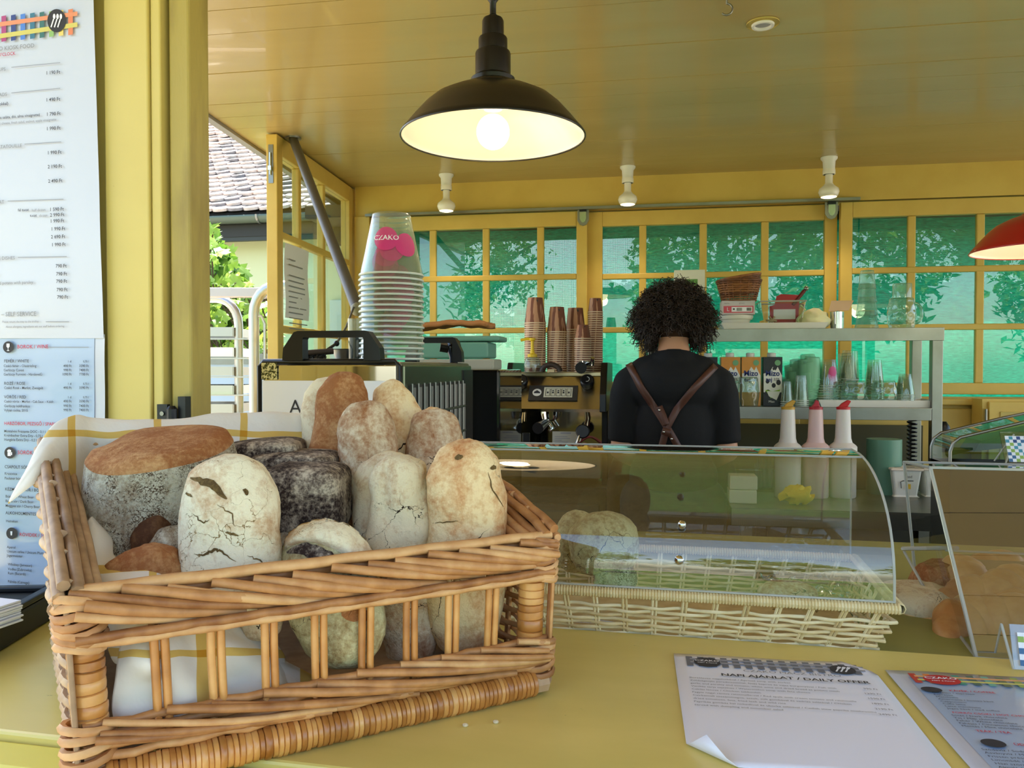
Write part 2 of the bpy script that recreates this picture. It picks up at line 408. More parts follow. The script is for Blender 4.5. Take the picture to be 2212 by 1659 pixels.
MB().box(1.4, 2.2, -.04, 0, .9, 1.8).build('window', mat('dark_pane', (40, 60, 66), .1), wall_b)
tree(0.55, 6.4, 3.0, 1.15, 6500, 'slim tree close behind the netting at the middle windows', 3, lsz=.085)
tree(2.9, 8.0, 4.4, 1.6, 6500, 'taller tree behind the netting at the right hand windows', 5, lsz=.10)
tree(-3.6, 13.5, 5.0, 2.2, 6000, 'broad tree behind the netting beyond the left back window', 9, lsz=.14)
# the customer side behind the camera: lawn and trees, which the glass mirrors
tag(MB().grid(lambda u, v: (-22 + 44 * u, -4 - 30 * v, .012), 4, 4).build('ground_lawn', mat('grass', (86, 122, 48), .9, bump=(60, .8, .03), var=(12, (60, 92, 34), .4, .6)), smooth=180), kind='structure')
for i, (x, y, h) in enumerate(((-9, -17, 5.5), (-4.2, -19, 6.5), (1.2, -18, 5.2), (6.4, -20, 6.8), (11.5, -17, 5.4))):
    if i == 0: t0_ = tree(x, y, h, 2.7, 2600, 'park tree beyond the lawn', 20, lsz=.34)
    else: dup(t0_, (x, y, 0), i * 1.3, 'park tree beyond the lawn', None, scale=h / 5.5)
    (t0_ if i == 0 else SC.objects[-1])
for o_ in SC.objects:
    if o_.get('label') == 'park tree beyond the lawn': o_['group'] = 'park trees beyond the lawn'

# ---------------- left: casement leaf, low wall, foreground post
PA = OZ(599, 286, CEIL); PB = OZ(767, 408, CEIL); thc = math.atan2((PB - PA).y, (PB - PA).x)
CW = (PB - PA).length
def cl(px, py): return OV(px, py, PA, thc)
def cu(px, py): return (cl(px, py) - PA).dot((PB - PA).normalized())
t = tag(empty('window_4', (PA.x, PA.y, .95), thc), kind='structure')
zh = CEIL - .95 - .006
rows = [cl(660, 716).z - .95, cl(660, 528).z - .95]
us = [cu(652, 500), cu(704, 500)]
s1 = .012
MB().box(-.004, .05, 0, .042, 0, zh).build('stile', m_yel2, t, bev=.003)
MB().box(CW - .09, CW, 0, .042, 0, zh).build('stile', m_yel2, t, bev=.003)
MB().box(.05, CW - .09, 0, .042, zh - .07, zh).build('top_rail', m_yel2, t, bev=.003)
MB().box(.05, CW - .09, 0, .042, 0, .06).build('bottom_rail', m_yel2, t, bev=.003)
for u_ in us: MB().box(u_ - .014, u_ + .014, .006, .036, .06, zh - .07).build('muntin', m_yel2, t, bev=.004)
for r_ in rows + [rows[0] - .235]: MB().box(.05, CW - .09, .003, .033, r_ - .014, r_ + .014).build('glazing_bar', m_yel2, t, bev=.004)
cc = [.05] + us + [CW - .09]; rr_ = [.06, rows[0] - .235, rows[0], rows[1], zh - .07]
for i in range(3):
    for j in range(4): MB().box(cc[i], cc[i + 1], .018, .0205, rr_[j], rr_[j + 1]).build('pane', m_glass, t)
wl = MB().box(0, CW + .05, -.02, .06, 0, .95, T(PA.x, PA.y, 0) @ RZ(thc))
st('wall_left', wl, m_yel2)
# bolt latch on the leaf edge
p = W(587, 307, (PA - C0).dot(-RC.col[2]) - .02)
t = thing('window_bolt', 'small steel bolt screwed to the edge of the open casement', 'bolt', (PA.x, PA.y, 0), thc)
z0 = W(587, 390, 2.9).z; z1 = W(587, 306, 2.9).z
MB().box(-.0065, -.0035, .014, .032, z0, z1).build('plate', m_steel, t)
MB().tube([(-.01, .023, z0 + .03), (-.01, .023, z1 - .03)], .004, 8).build('rod', m_chrome, t)
MB().box(-.02, -.006, .017, .029, z0 + .045, z0 + .06).build('knob', m_chrome, t)
# notice taped in the casement
a0 = cl(615, 525); a1_ = cl(664, 540); zlo = cl(640, 690).z
t = thing('notice_sheet', 'white printed notice sheet taped inside the casement glass', 'notice', (PA.x, PA.y, 0), thc)
u0, u1 = cu(613, 600), cu(664, 600)
sh = MB(); sh.grid(lambda a, b: (u0 + (u1 - u0) * a, -.004 - .006 * math.sin(a * 3.1) - .003 * math.sin(b * 7), zlo + (a0.z - zlo) * b), 10, 14); sh.build('sheet', m_paper, t, smooth=180)
ln = MB(); rnd = random.Random(3)
for i in range(13):
    zz = a0.z - .06 - i * .02 - (0.02 if i > 1 else 0)
    ln.box(u0 + .02, u0 + (u1 - u0) * (.35 if i == 0 else rnd.uniform(.6, .85)), -.0125, -.012, zz, zz + .004)
ln.build('printed_lines', m_inkg, t)

# foreground post
PP = W(290, 860, 1.06)
def pp(px): return (OV(px, 500, PP, TH) - PP).dot(CXV)
post = thing('corner_post', 'yellow painted wooden corner post of the kiosk beside the menus', 'post', (PP.x, PP.y, 0), TH)
MB().box(pp(228), pp(322), 0, .06, CT, CEIL - .002).build('front_board', m_yel, post, bev=.002)
MB().box(pp(205) - .02, pp(228), .012, .06, CT, CEIL - .002).build('left_board', m_yel, post, bev=.002)
MB().box(pp(322) + .0012, pp(345), .004, .06, CT, CEIL - .002).build('edge_board', m_yel, post, bev=.002)
MB().box(pp(345), pp(355), .03, .06, CT, CEIL - .002).build('groove_board', mat('dark_yellow', (120, 104, 52), .7, bump=(30, .4, .003)), post)  # groove strip in a darker yellow than the boards beside it
MB().box(pp(355), pp(399), .012, .058, CT, CEIL - .002).build('shutter_stile', mat('worn_yellow', (172, 152, 74), .5, bump=(16, .4, .003), var=(9, (140, 120, 60), .45, .75), stretch=(3, 3, .6)), post, bev=.003)
MB().box(pp(-270), pp(205) - .021, .0045, .024, CT, CEIL - .002).build('menu_board', m_yel, post, bev=.002)
t = thing('hinge_bracket', 'black iron shutter hinge bracket low on the yellow post', 'hinge', (PP.x, PP.y, 0), TH)
zz = W(360, 905, 1.06).z
MB().box(pp(345) - .002, pp(364), -.006, 0, zz - .02, zz + .02).build('left_plate', m_black, t)
MB().box(pp(381), pp(397), -.0, .012, zz - .01, zz + .03).build('right_plate', m_black, t)
MB().lathe([(.007, -.02), (.007, .014), (.004, .018)], 12, T(pp(372), -.004, zz)).build('pin', m_black, t)
MB().lathe([(.003, 0), (.003, .002)], 10, T(pp(354), -.006, zz + .008) @ RX(R(90))).build('screw', m_steel, t)

# counter
def ct(px, py): return OZ(px, py, CT)
pbk = ct(1900, 1403)
def cv(p): return ((p - pbk).dot(CXV), (p - pbk).dot(CYV))
yf = cv(ct(0, 1578))[1]
cnt = thing('service_counter', 'worn yellow painted wooden service counter across the foreground', 'counter', (pbk.x, pbk.y, 0), TH)
MB().box(-2.4, 1.2, yf, .0, CT - .04, CT).build('worktop', m_counter, cnt, bev=.003)
MB().box(-2.4, 1.2, yf - .045, yf - .001, CT - .035, CT - .006).build('nosing', m_nose, cnt, bev=.006)
MB().box(-2.4, 1.2, yf - .02, yf + .01, 0, CT - .04).build('front_panel', mat('brown_wood', (104, 76, 50), .7), cnt)
# inner shelf a little lower on which the cases stand
inn = thing('inner_shelf', 'lower olive painted shelf behind the counter edge', 'shelf', (pbk.x, pbk.y, 0), TH)
MB().box(-1.75, 1.2, .001, .62, CT - .03, CT - .006).build('board', mat('olive_board', (150, 144, 74), .5, var=(5, (120, 118, 60), .4, .7)), inn)
MB().box(-1.75, 1.2, .59, .62, .02, CT - .03).build('front_panel', mat('olive_panel', (120, 112, 60), .6), inn)
print('counter front', yf, 'XW0', XW0, 'ZB', ZB, 'TRK', TRK)
# ================================================================= OUTSIDE, LEFT
PD = W(560, 460, 8.0)
house = thing('neighbour_house', 'neighbouring house with scalloped clay roof tiles seen past the post', 'house', (PD.x, PD.y, 0), R(-1.5))
hz = PD.z; inv = mw(house).inverted()
hx0 = (inv @ W(250, 460, 8.0)).x; hx1 = (inv @ W(860, 460, 8.0)).x
m_wallg = mat('pale_green_render', (206, 208, 160), .9, bump=(10, .2, .004))
MB().box(hx0 - 3, hx1 + .6, .35, .6, 0, hz + .1).build('wall', m_wallg, house)
MB().box(hx0 - 3, hx1 + .6, .05, .35, hz - .22, hz - .1).build('soffit', mat('dark_soffit', (46, 46, 40), .7), house)
MB().box(hx0 - 3, hx1 + .6, .06, .1, hz - .26, hz + .02).build('fascia', mat('dark_fascia', (52, 56, 50), .6), house)
g = MB(); g.grid(lambda u, v: (hx0 - 3 + (hx1 + 3.6 - hx0) * u, -.03 - .065 * math.cos(math.pi * v), hz - .03 - .07 * math.sin(math.pi * v)), 30, 10)
g.build('gutter', mat('zinc_gutter', (98, 108, 92), .5, .4, bump=(14, .2, .003)), house, smooth=180, solid=.004)
for x in (.02, -1.4, 1.4):
    b = MB(); b.tube([(x, -.03 - .07 * math.cos(math.pi * v / 8), hz - .03 - .075 * math.sin(math.pi * v / 8)) for v in range(9)], .012, 6); b.build('gutter_bracket', m_steel, house)
MB().box(hx1 - .75, hx1 - .2, .3, .36, 0, 2.05).build('door', mat('pale_door', (190, 205, 186), .6), house, bev=.01)
MB().box(hx1 - .66, hx1 - .29, .29, .3, 1.1, 1.9).build('door_panel', mat('pale_door_panel', (178, 196, 178), .6), house)
sl = R(34); ME = T(0, -.07, hz + .0) @ RX(sl)                   # roof frame: x along, y up the slope
MB().box(hx0 - 3, hx1 + .6, .02, 6.5, -.05, -.015, ME).build('roof_deck', mat('roof_shadow', (44, 40, 40), .9), house)
tw = .168; ex = .135
m_tile = [mat('roof_tile_%s' % n_, c, .75, bump=(40, .5, .004), var=(9, c2, .35, .7)) for n_, c, c2 in
          (('a', (214, 196, 182), (150, 134, 122)), ('b', (226, 204, 188), (166, 144, 128)), ('c', (160, 150, 146), (84, 78, 80)))]
def tile_mesh(i):
    poly = [(tw * .485, .22), (-tw * .485, .22), (-tw * .485, .035)]
    for k in range(1, 8):
        a = math.pi + math.pi * k / 8; poly.append((tw * .485 * math.cos(a), .035 + .05 * math.sin(a)))
    poly.append((tw * .485, .035))
    mb = MB().prism(poly, 0, .028); o = mb.build('tile', m_tile[i]); me = o.data; bpy.data.objects.remove(o); return me
tmesh = [tile_mesh(i) for i in range(3)]
rnd = random.Random(11); nx = int((hx1 - hx0) / tw)
for r_ in range(20):
    for c_ in range(nx):
        x = hx0 + (c_ + (.5 if r_ % 2 else 0)) * tw
        o = bpy.data.objects.new('tile', tmesh[rnd.choice((0, 1, 1, 2))]); COL.objects.link(o); o.parent = house
        o.matrix_local = ME @ T(x, r_ * ex, .012 + rnd.uniform(0, .008)) @ RX(R(-11 + rnd.uniform(-3, 2))) @ RY(R(rnd.uniform(-4, 4))) @ RZ(R(rnd.uniform(-2, 2)))
far_ = MB(); tv = [tuple(v.co) for v in tmesh[0].vertices]; tf = [tuple(p.vertices) for p in tmesh[0].polygons]
for r_ in range(40):
    for c_ in range(-18, nx + 3):
        if r_ < 20 and 0 <= c_ < nx: continue
        far_.add(tv, tf, ME @ T(hx0 + (c_ + (.5 if r_ % 2 else 0)) * tw, r_ * ex, .012 + rnd.uniform(0, .008)) @ RX(R(-11 + rnd.uniform(-3, 2))) @ RY(R(rnd.uniform(-4, 4))))
far_.build('roof_tiles', m_tile[1], house, kind='stuff')

# vine
m_vine = bpy.data.materials.new('vine_leaf'); m_vine.use_nodes = True; n = m_vine.node_tree; b = n.nodes['Principled BSDF']
oi = n.nodes.new('ShaderNodeObjectInfo'); rp = n.nodes.new('ShaderNodeValToRGB'); rp.color_ramp.elements[0].color = lin((96, 140, 40)); rp.color_ramp.elements[1].color = lin((188, 212, 90))
n.links.new(oi.outputs['Random'], rp.inputs[0]); n.links.new(rp.outputs[0], b.inputs['Base Color']); b.inputs['Roughness'].default_value = .45
tl = n.nodes.new('ShaderNodeBsdfTranslucent'); n.links.new(rp.outputs[0], tl.inputs[0]); mx = n.nodes.new('ShaderNodeMixShader'); mx.inputs[0].default_value = .5
n.links.new(b.outputs[0], mx.inputs[1]); n.links.new(tl.outputs[0], mx.inputs[2]); n.links.new(mx.outputs[0], n.nodes['Material Output'].inputs[0])
VD = 5.0; vb = W(470, 800, VD)
vine = thing('grape_vine', 'sunlit green climbing vine with lobed leaves left of the casement', 'vine', (vb.x, vb.y, 0))
inv = mw(vine).inverted()
def leaf_mesh(seed):
    rn = random.Random(seed); n_ = 15; vs = [(0, 0, 0)]; L = [.55, .5, .9, .6, .75, 1.0, .68, 1.15, .68, 1.0, .75, .6, .9, .5, .55]
    for k in range(n_):
        a = -math.pi / 2 + .35 + (2 * math.pi - .7) * k / (n_ - 1); r_ = .05 * L[k] * rn.uniform(.9, 1.1)
        vs.append((r_ * math.cos(a), r_ * math.sin(a), -.012 * L[k] ** 2 + rn.uniform(-.003, .003)))
    mb = MB().add(vs, [(0, i, i + 1) for i in range(1, n_)]); o = mb.build('leaf', m_vine, smooth=180); me = o.data; bpy.data.objects.remove(o); return me
lm = [leaf_mesh(i) for i in range(4)]
rnd = random.Random(4); st_ = MB()
def vpt():
    while True:
        x = rnd.uniform(380, 640); y = rnd.uniform(425, 850)
        top = 430 if x < 425 else 445 + (x - 425) * 1.45 if x < 560 else 640 + (x - 560) * .1
        if y > 760 and rnd.random() > .35: continue
        if y > top + 10 * math.sin(x * .2) and x < 585 + (y - 600) * .1: return x, y
for i in range(285):
    x, y_ = vpt(); p = inv @ W(x, y_, VD + rnd.uniform(-.35, .25))
    o = bpy.data.objects.new('leaf', lm[i % 4]); COL.objects.link(o); o.parent = vine; o.location = p
    o.rotation_euler = (R(60) + rnd.uniform(-.8, .5), rnd.uniform(-.7, .7), rnd.uniform(-1.2, 1.2)); s_ = rnd.uniform(.7, 1.35); o.scale = (s_,) * 3
    if i % 6 == 0: st_.tube([p, p + Vector((rnd.uniform(-.1, .1), .08, -.2)), p + Vector((rnd.uniform(-.2, .2), .12, -.45))], .005, 5)
st_.tube([(-.3, .2, 0), (-.35, .2, .8), (-.25, .2, 1.6), (-.3, .15, 2.3)], .02, 6); st_.tube([(-.3, .15, 1.5), (.05, .1, 1.75), (.35, .1, 1.8)], .012, 6)
st_.build('stem', m_bark, vine, smooth=60)
bk = MB()
for i in range(1800):
    x, y_ = vpt(); p = inv @ W(x, y_, VD + rnd.uniform(.25, .9)); s_ = rnd.uniform(.03, .06)
    M = T(*p) @ Euler((rnd.uniform(.3, 2), rnd.uniform(-.8, .8), rnd.uniform(0, 6))).to_matrix().to_4x4()
    bk.add([(-s_, 0, 0), (-s_ * .3, -s_ * .8, 0), (s_, 0, .01), (-s_ * .3, s_ * .8, 0)], [(0, 1, 2, 3)], M)
bk.build('inner_foliage', m_leaf, vine, kind='stuff')

# bakers rack with trays
RD = 3.7; rb = W(470, 880, RD)
rack = thing('tray_trolley', 'aluminium tray trolley with curved top tubes outside behind the post', 'trolley', (rb.x, rb.y, 0), R(10))
inv = mw(rack).inverted()
def q(px, py, d=RD): return inv @ W(px, py, d)
m_alu = mat('aluminium', (196, 190, 180), .35, .9, bump=(30, .1, .002))
zb = .15
def upr(px, py, d, bend):
    a = q(px, py, d); pts = [(a.x, a.y, zb), (a.x, a.y, a.z - .12)]
    for k in range(1, 7):
        an = math.pi / 2 * k / 6; pts.append((a.x + bend * .1 * (1 - math.cos(an)), a.y, a.z - .12 + .12 * math.sin(an)))
    e = pts[-1]; pts.append((e[0] + bend * .12, e[1], e[2])); return pts
MB().tube(upr(515, 645, RD, -1), .02, 10).build('upright', m_alu, rack, smooth=60)
MB().tube(upr(548, 617, RD - .3, 1), .022, 10).build('upright', m_alu, rack, smooth=60)
a = q(395, 632, RD - .2); b_ = q(640, 628, RD - .2)
MB().box(a.x, b_.x, a.y - .02, a.y + .02, a.z - .022, a.z + .02).build('top_bar', mat('rosy_aluminium', (206, 190, 180), .4, .7), rack, bev=.004)
MB().tube([q(545, 683, 3.4), q(565, 683, 3.4), q(572, 700, 3.4), q(572, 880, 3.4)], .007, 6).build('side_hook', m_alu, rack, smooth=60)
tys = [722, 764, 804, 843, 882]
for i, ty in enumerate(tys):
    a = q(395, ty + 9); b_ = q(537, ty + 8)
    MB().box(a.x, b_.x, a.y - .02, a.y + .02, a.z - .006, a.z).build('runner', m_alu, rack)
pos = 'topmost second third fourth lowest'.split()
for i, ty in enumerate(tys):
    p = W(455, ty + 7, RD + .12)
    t = thing('baking_tray', 'shiny aluminium baking tray, %s visible in the trolley outside' % pos[i], 'tray', tuple(p), R(10), 'baking trays in the trolley')
    w2_ = .155
    mb = MB(); mb.box(-w2_, w2_, -.14, .2, 0, .003); mb.box(-w2_, w2_, -.143, -.138, 0, .042); mb.box(-w2_, w2_, .2, .205, 0, .04); mb.box(w2_, w2_ + .004, -.14, .2, 0, .04); mb.box(-w2_ - .004, -w2_, -.14, .2, 0, .04)
    mb.build('pan', m_chrome if i % 2 else m_alu, t)
    if i in (1, 2, 3):
        o = MB().grid(lambda u, v: (-.15 + .16 * u, -.15 - .005 * math.sin(u * 6), -.075 + .075 * v), 6, 3).build('liner_paper', m_paper, t, smooth=180, solid=.001)
# blue panel behind the trolley
p = W(560, 800, 4.6)
t = thing('blue_panel', 'pale blue board standing outside behind the tray trolley', 'board', (p.x, p.y, 0), R(8))
MB().box(-.55, .3, 0, .02, 0, 1.42).build('sheet', mat('pale_blue', (176, 198, 214), .6), t)
MB().box(-.55, .3, -.012, 0, 1.38, 1.44).build('edge_strip', m_steel, t)
# ================================================================= BREAD BASKET
m_wick = bpy.data.materials.new('willow'); m_wick.use_nodes = True
def obj_rand(m, c1, c2, c3, rough=.5, bump=.3, sc=60, spec=.4):
    n = m.node_tree; b = n.nodes['Principled BSDF']; L = n.links.new
    oi = n.nodes.new('ShaderNodeObjectInfo'); tc = n.nodes.new('ShaderNodeTexCoord'); nz = n.nodes.new('ShaderNodeTexNoise'); nz.inputs['Scale'].default_value = sc
    nz.inputs['Detail'].default_value = 5; L(tc.outputs['Object'], nz.inputs['Vector'])
    ad = n.nodes.new('ShaderNodeMath'); ad.operation = 'MULTIPLY_ADD'; ad.inputs[1].default_value = .55; L(oi.outputs['Random'], ad.inputs[0])
    sb = n.nodes.new('ShaderNodeMath'); sb.operation = 'MULTIPLY_ADD'; sb.inputs[1].default_value = .9; sb.inputs[2].default_value = -.22; L(nz.outputs['Fac'], sb.inputs[0]); L(sb.outputs[0], ad.inputs[2])
    rp = n.nodes.new('ShaderNodeValToRGB'); e = rp.color_ramp.elements; e[0].color = lin(c1); e[1].color = lin(c3); e[1].position = .85; e[0].position = .1
    k = e.new(.5); k.color = lin(c2); L(ad.outputs[0], rp.inputs[0]); L(rp.outputs[0], b.inputs['Base Color'])
    b.inputs['Roughness'].default_value = rough; b.inputs['Specular IOR Level'].default_value = spec
    bp = n.nodes.new('ShaderNodeBump'); bp.inputs['Strength'].default_value = bump; bp.inputs['Distance'].default_value = .001; L(nz.outputs['Fac'], bp.inputs['Height']); L(bp.outputs[0], b.inputs['Normal'])
    return m
obj_rand(m_wick, (140, 88, 46), (190, 134, 80), (216, 168, 112), .5)
m_cane = bpy.data.materials.new('cane_band'); m_cane.use_nodes = True; obj_rand(m_cane, (150, 88, 34), (196, 132, 64), (220, 164, 94), .32, .15, 40, .6)
m_wold = bpy.data.materials.new('grey_willow'); m_wold.use_nodes = True; obj_rand(m_wold, (128, 98, 68), (172, 138, 102), (196, 164, 124), .6)
BP = OZ(188, 1728, CT); BR = OZ(1176, 1497, CT)
bth = math.atan2((BR - BP).y, (BR - BP).x); BL = (BR - BP).length; BD = .318
HF = .146; HB = .224
print('basket length', BL, 'angle', math.degrees(bth))
bk = thing('bread_basket', 'large willow bread basket with open slatted front on the yellow counter', 'basket', (BP.x, BP.y, CT), bth)
rnd = random.Random(5)
FLR = .008
def flare(u, v, w):                                            # outward lean of the basket
    return (u + (u / BL - .5) * 2 * FLR * (w / HF) - .013 * max(0, v / BD) * (1 - u / BL), v, w)
# front and rear wrapped posts
def post_bands(u, v, r, z0, z1, name='cane_band', n=14):
    z = z0
    while z < z1 - .002:
        h = min(rnd.uniform(.0062, .0112), z1 - z)
        mb = MB(); pr = [(r - .0011, 0), (r - .0001, h * .08), (r + .0002, h * .5), (r - .0001, h * .92), (r - .0011, h)]
        x, y_, _ = flare(u, v, z)
        mb.lathe(pr, n, T(x, y_, z) @ RY(R(rnd.uniform(-2.5, 2.5))) @ RX(R(rnd.uniform(-2.5, 2.5))))
        mb.build(name, m_cane, bk, smooth=50); z += h
for u, v, h in ((.006, .012, .118), (BL - .012, .012, .118)):
    post_bands(u, v, .0125, .03, h)
    a_ = flare(u, v, .0); b2 = flare(u, v, .13)
    MB().tube([(a_[0], a_[1], .001), b2], .0105, 10).build('corner_post', m_wold, bk)
for u, v in ((0.0, BD - .008), (BL - .004, BD - .008)):
    MB().tube([(u, v, .001), flare(u, v, HB - .01)], .008, 8).build('corner_post', m_wold, bk)
# foot roll wrapped in cane, along the front and the sides
def roll(p0, p1, r, wname='cane_band'):
    p0 = Vector(p0); p1 = Vector(p1); L_ = (p1 - p0).length; d = (p1 - p0) / L_; s = 0
    while s < L_ - .001:
        h = min(rnd.uniform(.0036, .0056), L_ - s); rr = r * rnd.uniform(.94, 1.05)
        mb = MB(); M = frame(p0 + d * s, d, (0, 0, 1)) @ RY(R(90)) @ RX(R(rnd.uniform(-3, 3)))
        mb.lathe([(rr - .0009, 0), (rr, h * .15), (rr, h * .85), (rr - .0009, h)], 12, M)
        mb.build(wname, m_cane, bk, smooth=50); s += h
roll((.012, .0, .0125), (BL - .012, .0, .0125), .0125)
MB().tube([(0, 0, .0125), (BL, 0, .0125)], .0105, 8).build('foot_core', m_wold, bk)
for u in (0, BL - .002): MB().tube([(u, 0, .012), (u, BD, .012)], .0105, 8).build('foot_core', m_wold, bk, smooth=60)
MB().tube([(0, BD, .012), (BL, BD, .012)], .0105, 8).build('foot_core', m_wold, bk, smooth=60)
# strands: each rod starts high and behind, crosses over the front and ends low
def strands(P, out, L_, n, ln, z_hi, z_lo, r, m, name='willow_rod', bul=.007, upv=Vector((0, 0, 1)), s0=-.06):
    for i in range(n):
        s_ = s0 + (L_ - s0) * i / n + rnd.uniform(-.004, .004); l2 = ln * rnd.uniform(.88, 1.1); zo = rnd.uniform(-.0018, .0018); rr = r * rnd.uniform(.8, 1.12); pts = []
        for k in range(13):
            t = k / 12; s = s_ + l2 * t
            if s < -.004 or s > L_ + .006: continue
            e = (z_hi + (z_lo - z_hi) * (t * .8 + .2 * (3 * t * t - 2 * t ** 3))) + zo
            pts.append(P(s) + upv * e + out * (bul * math.sin(math.pi * min(1, t * 1.15)) - .003 + rnd.uniform(-.0006, .0006)))
        if len(pts) > 2:
            rs = [rr * (.8 if k_ == len(pts) - 1 else 1) for k_ in range(len(pts))]
            MB().tube(pts, rs, 10).build(name, m, bk, smooth=60)
V3 = Vector
Pf = lambda s: V3(flare(s, -.002, HF - .012)) + V3((0, 0, -.004 * math.sin(math.pi * s / BL)))
strands(Pf, V3((0, -1, 0)), BL, 15, .14, .014, -.012, .0040, m_wick, bul=.011)
for z, vv in ((-.0165, -.006), (-.0215, -.004), (-.019, .004)):
    MB().tube([V3(flare(BL * k / 24, vv + .0016 * math.sin(k * 2.1 + z * 900), HF - .012 + z)) for k in range(25)], .0036, 7).build('willow_rod', m_wick, bk, smooth=60)
for z, vv in ((.016, .004), (.015, .011), (.008, .013)):
    MB().tube([V3(flare(BL * k / 24, vv + .0018 * math.sin(k * 1.4 + z * 600), HF - .012 + z)) for k in range(25)], .0044, 7).build('willow_rod', m_wick, bk, smooth=60)
Pb = lambda s: V3(flare(s, -.004, .04))
strands(Pb, V3((0, -1, 0)), BL + .004, 12, .19, .013, -.013, .0033, m_wick, bul=.012)
for z in (-.012, -.004, .004, .012):
    MB().tube([V3(flare(BL * k / 24, .001 + .003 * math.sin(k * 2.4 + z * 500), .04 + z)) for k in range(25)], .0036, 7).build('willow_rod', m_wick, bk, smooth=60)
# eight pairs of upright slats in the open front
for i in range(8):
    u = .046 + (BL - .088) * (i + .18) / 7.6
    for k in (-1, 1):
        ux = u + k * .0037
        MB().tube([V3(flare(ux + rnd.uniform(-.0004, .0004), .003, z)) for z in (.035, .06, .09, HF - .02)], .0033, 8).build('front_slat', m_cane, bk, smooth=60)
# corner lashings
for u in (.004, BL - .006):
    for i in range(7):
        z = HF - .036 + i * .0058
        x, y_, _ = flare(u, .01, z); pts = [(x + .0155 * math.cos(a), y_ + .0155 * math.sin(a), z + .002 * math.sin(a * 2 + i)) for a in [math.pi * 2 * k / 14 for k in range(15)]]
        MB().tube(pts, .0035, 6, cap=False).build('corner_lashing', m_wick, bk, smooth=60)
    for i in range(5):
        z = .022 + i * .0068; x, y_, _ = flare(u, .01, z)
        pts = [(x + .0165 * math.cos(a), y_ + .0165 * math.sin(a), z + .003 * math.sin(a + i)) for a in [math.pi * 2 * k / 14 for k in range(15)]]
        MB().tube(pts, .0034, 6, cap=False).build('corner_lashing', m_wick, bk, smooth=60)
# woven sides and back
def rimz(v): return HF + (HB - HF) * max(0, v / BD) ** .85
def weave(P, L_, ztop, nst, side=False, r=.0026, pitch=.0072, out=V3((1, 0, 0)), m=m_wold):
    for k in range(nst + 1):
        s = L_ * k / nst; zt_ = ztop(s)
        for dd in (-.0022, .0022):
            MB().tube([P(s + dd, .015), P(s + dd, zt_ * .5), P(s + dd, zt_)], .0021, 6).build('stake', m, bk, smooth=60)
    z = .026; j = 0
    while z < max(ztop(0), ztop(L_)) - .006:
        pts = []
        N_ = nst * 4
        for k in range(N_ + 1):
            s = L_ * k / N_
            if z > ztop(s) - .006 or (side and s < .014): continue
            if side and not pts: pts.append(P(s, z) - out * .011 + V3((0, -.004, 0)))
            pts.append(P(s, z + .0007 * noise.noise((s * 60, z * 90, 0))) + out * (.0042 * math.cos(math.pi * k / 4 + math.pi * j)))
        if len(pts) > 2: MB().tube(pts, r, 6).build('weaver', m, bk, smooth=60)
        z += pitch; j += 1
weave(lambda s, z: V3(flare(-.004, s, z)), BD, rimz, 8, True, out=V3((-1, 0, 0)), r=.0033, pitch=.0074)
weave(lambda s, z: V3(flare(BL + .002, s, z)), BD, rimz, 8, True, out=V3((1, 0, 0)), m=m_wick)
weave(lambda s, z: V3(flare(s, BD, z)), BL, lambda s: HB, 11, out=V3((0, 1, 0)))
# rims of the sides and the back
for u, sg, m_ in ((-.004, -1, m_wold), (BL + .002, 1, m_wick)):
    L_ = math.hypot(BD, HB - HF)
    def Pr(s, u=u): v = BD * s / L_; return V3(flare(u, v, rimz(v)))
    up2 = V3((0, -(HB - HF), BD)).normalized()
    strands(Pr, V3((sg, 0, 0)), L_, 11, .13, .008, -.032, .0042, m_, upv=up2, bul=.010)
    for a_, b2 in ((.010, -.003), (.0165, -.008), (.023, -.014)):
        MB().tube([Pr(L_ * k / 14) + V3((-sg * a_, 0, b2 + .0014 * math.sin(k * 1.7 + a_ * 800))) for k in range(15)], .0046, 7).build('willow_rod', m_, bk, smooth=60)
    for a_, b2 in ((-.008, .006), (.001, .009), (.004, .002), (.003, -.006)):
        MB().tube([Pr(L_ * k / 14) + V3((sg * a_, 0, b2 + .0012 * math.sin(k * 1.9 + a_ * 900))) for k in range(15)], .0046, 7).build('willow_rod', m_, bk, smooth=60)
strands(lambda s: V3(flare(s, BD, HB)), V3((0, 1, 0)), BL, 16, .14, .012, -.012, .0042, m_wick)
for a_ in (-.006, .002, .008): MB().tube([V3(flare(BL * k / 24, BD + a_, HB + .006)) for k in range(25)], .0042, 7).build('willow_rod', m_wick, bk, smooth=60)
MB().box(.005, BL - .005, .005, BD - .005, .024, .028).build('floor_mat', m_wold, bk)

# ------------------------------------------------------------- tea towel
def net(ctrl, nu, nv):
    """smooth sheet through a grid of places (rows of W(px,py,d))"""
    Rn = len(ctrl); Cn = len(ctrl[0])
    def cr(a, b, c, d, t):
        return .5 * ((2 * b) + (c - a) * t + (2 * a - 5 * b + 4 * c - d) * t * t + (3 * b - a - 3 * c + d) * t ** 3)
    def row(rw, x):
        x = max(0, min(len(rw) - 1.00001, x)); i = int(x); g_ = lambda k: rw[max(0, min(len(rw) - 1, k))]
        return cr(g_(i - 1), g_(i), g_(i + 1), g_(i + 2), x - i)
    out = []
    for a in range(nu + 1):
        y_ = a / nu * (Rn - 1)
        for b2 in range(nv + 1):
            x = b2 / nv * (Cn - 1); out.append(row([row(rw, x) for rw in ctrl], y_))
    fs = [(i * (nv + 1) + j, (i + 1) * (nv + 1) + j, (i + 1) * (nv + 1) + j + 1, i * (nv + 1) + j + 1) for i in range(nu) for j in range(nv)]
    return out, fs
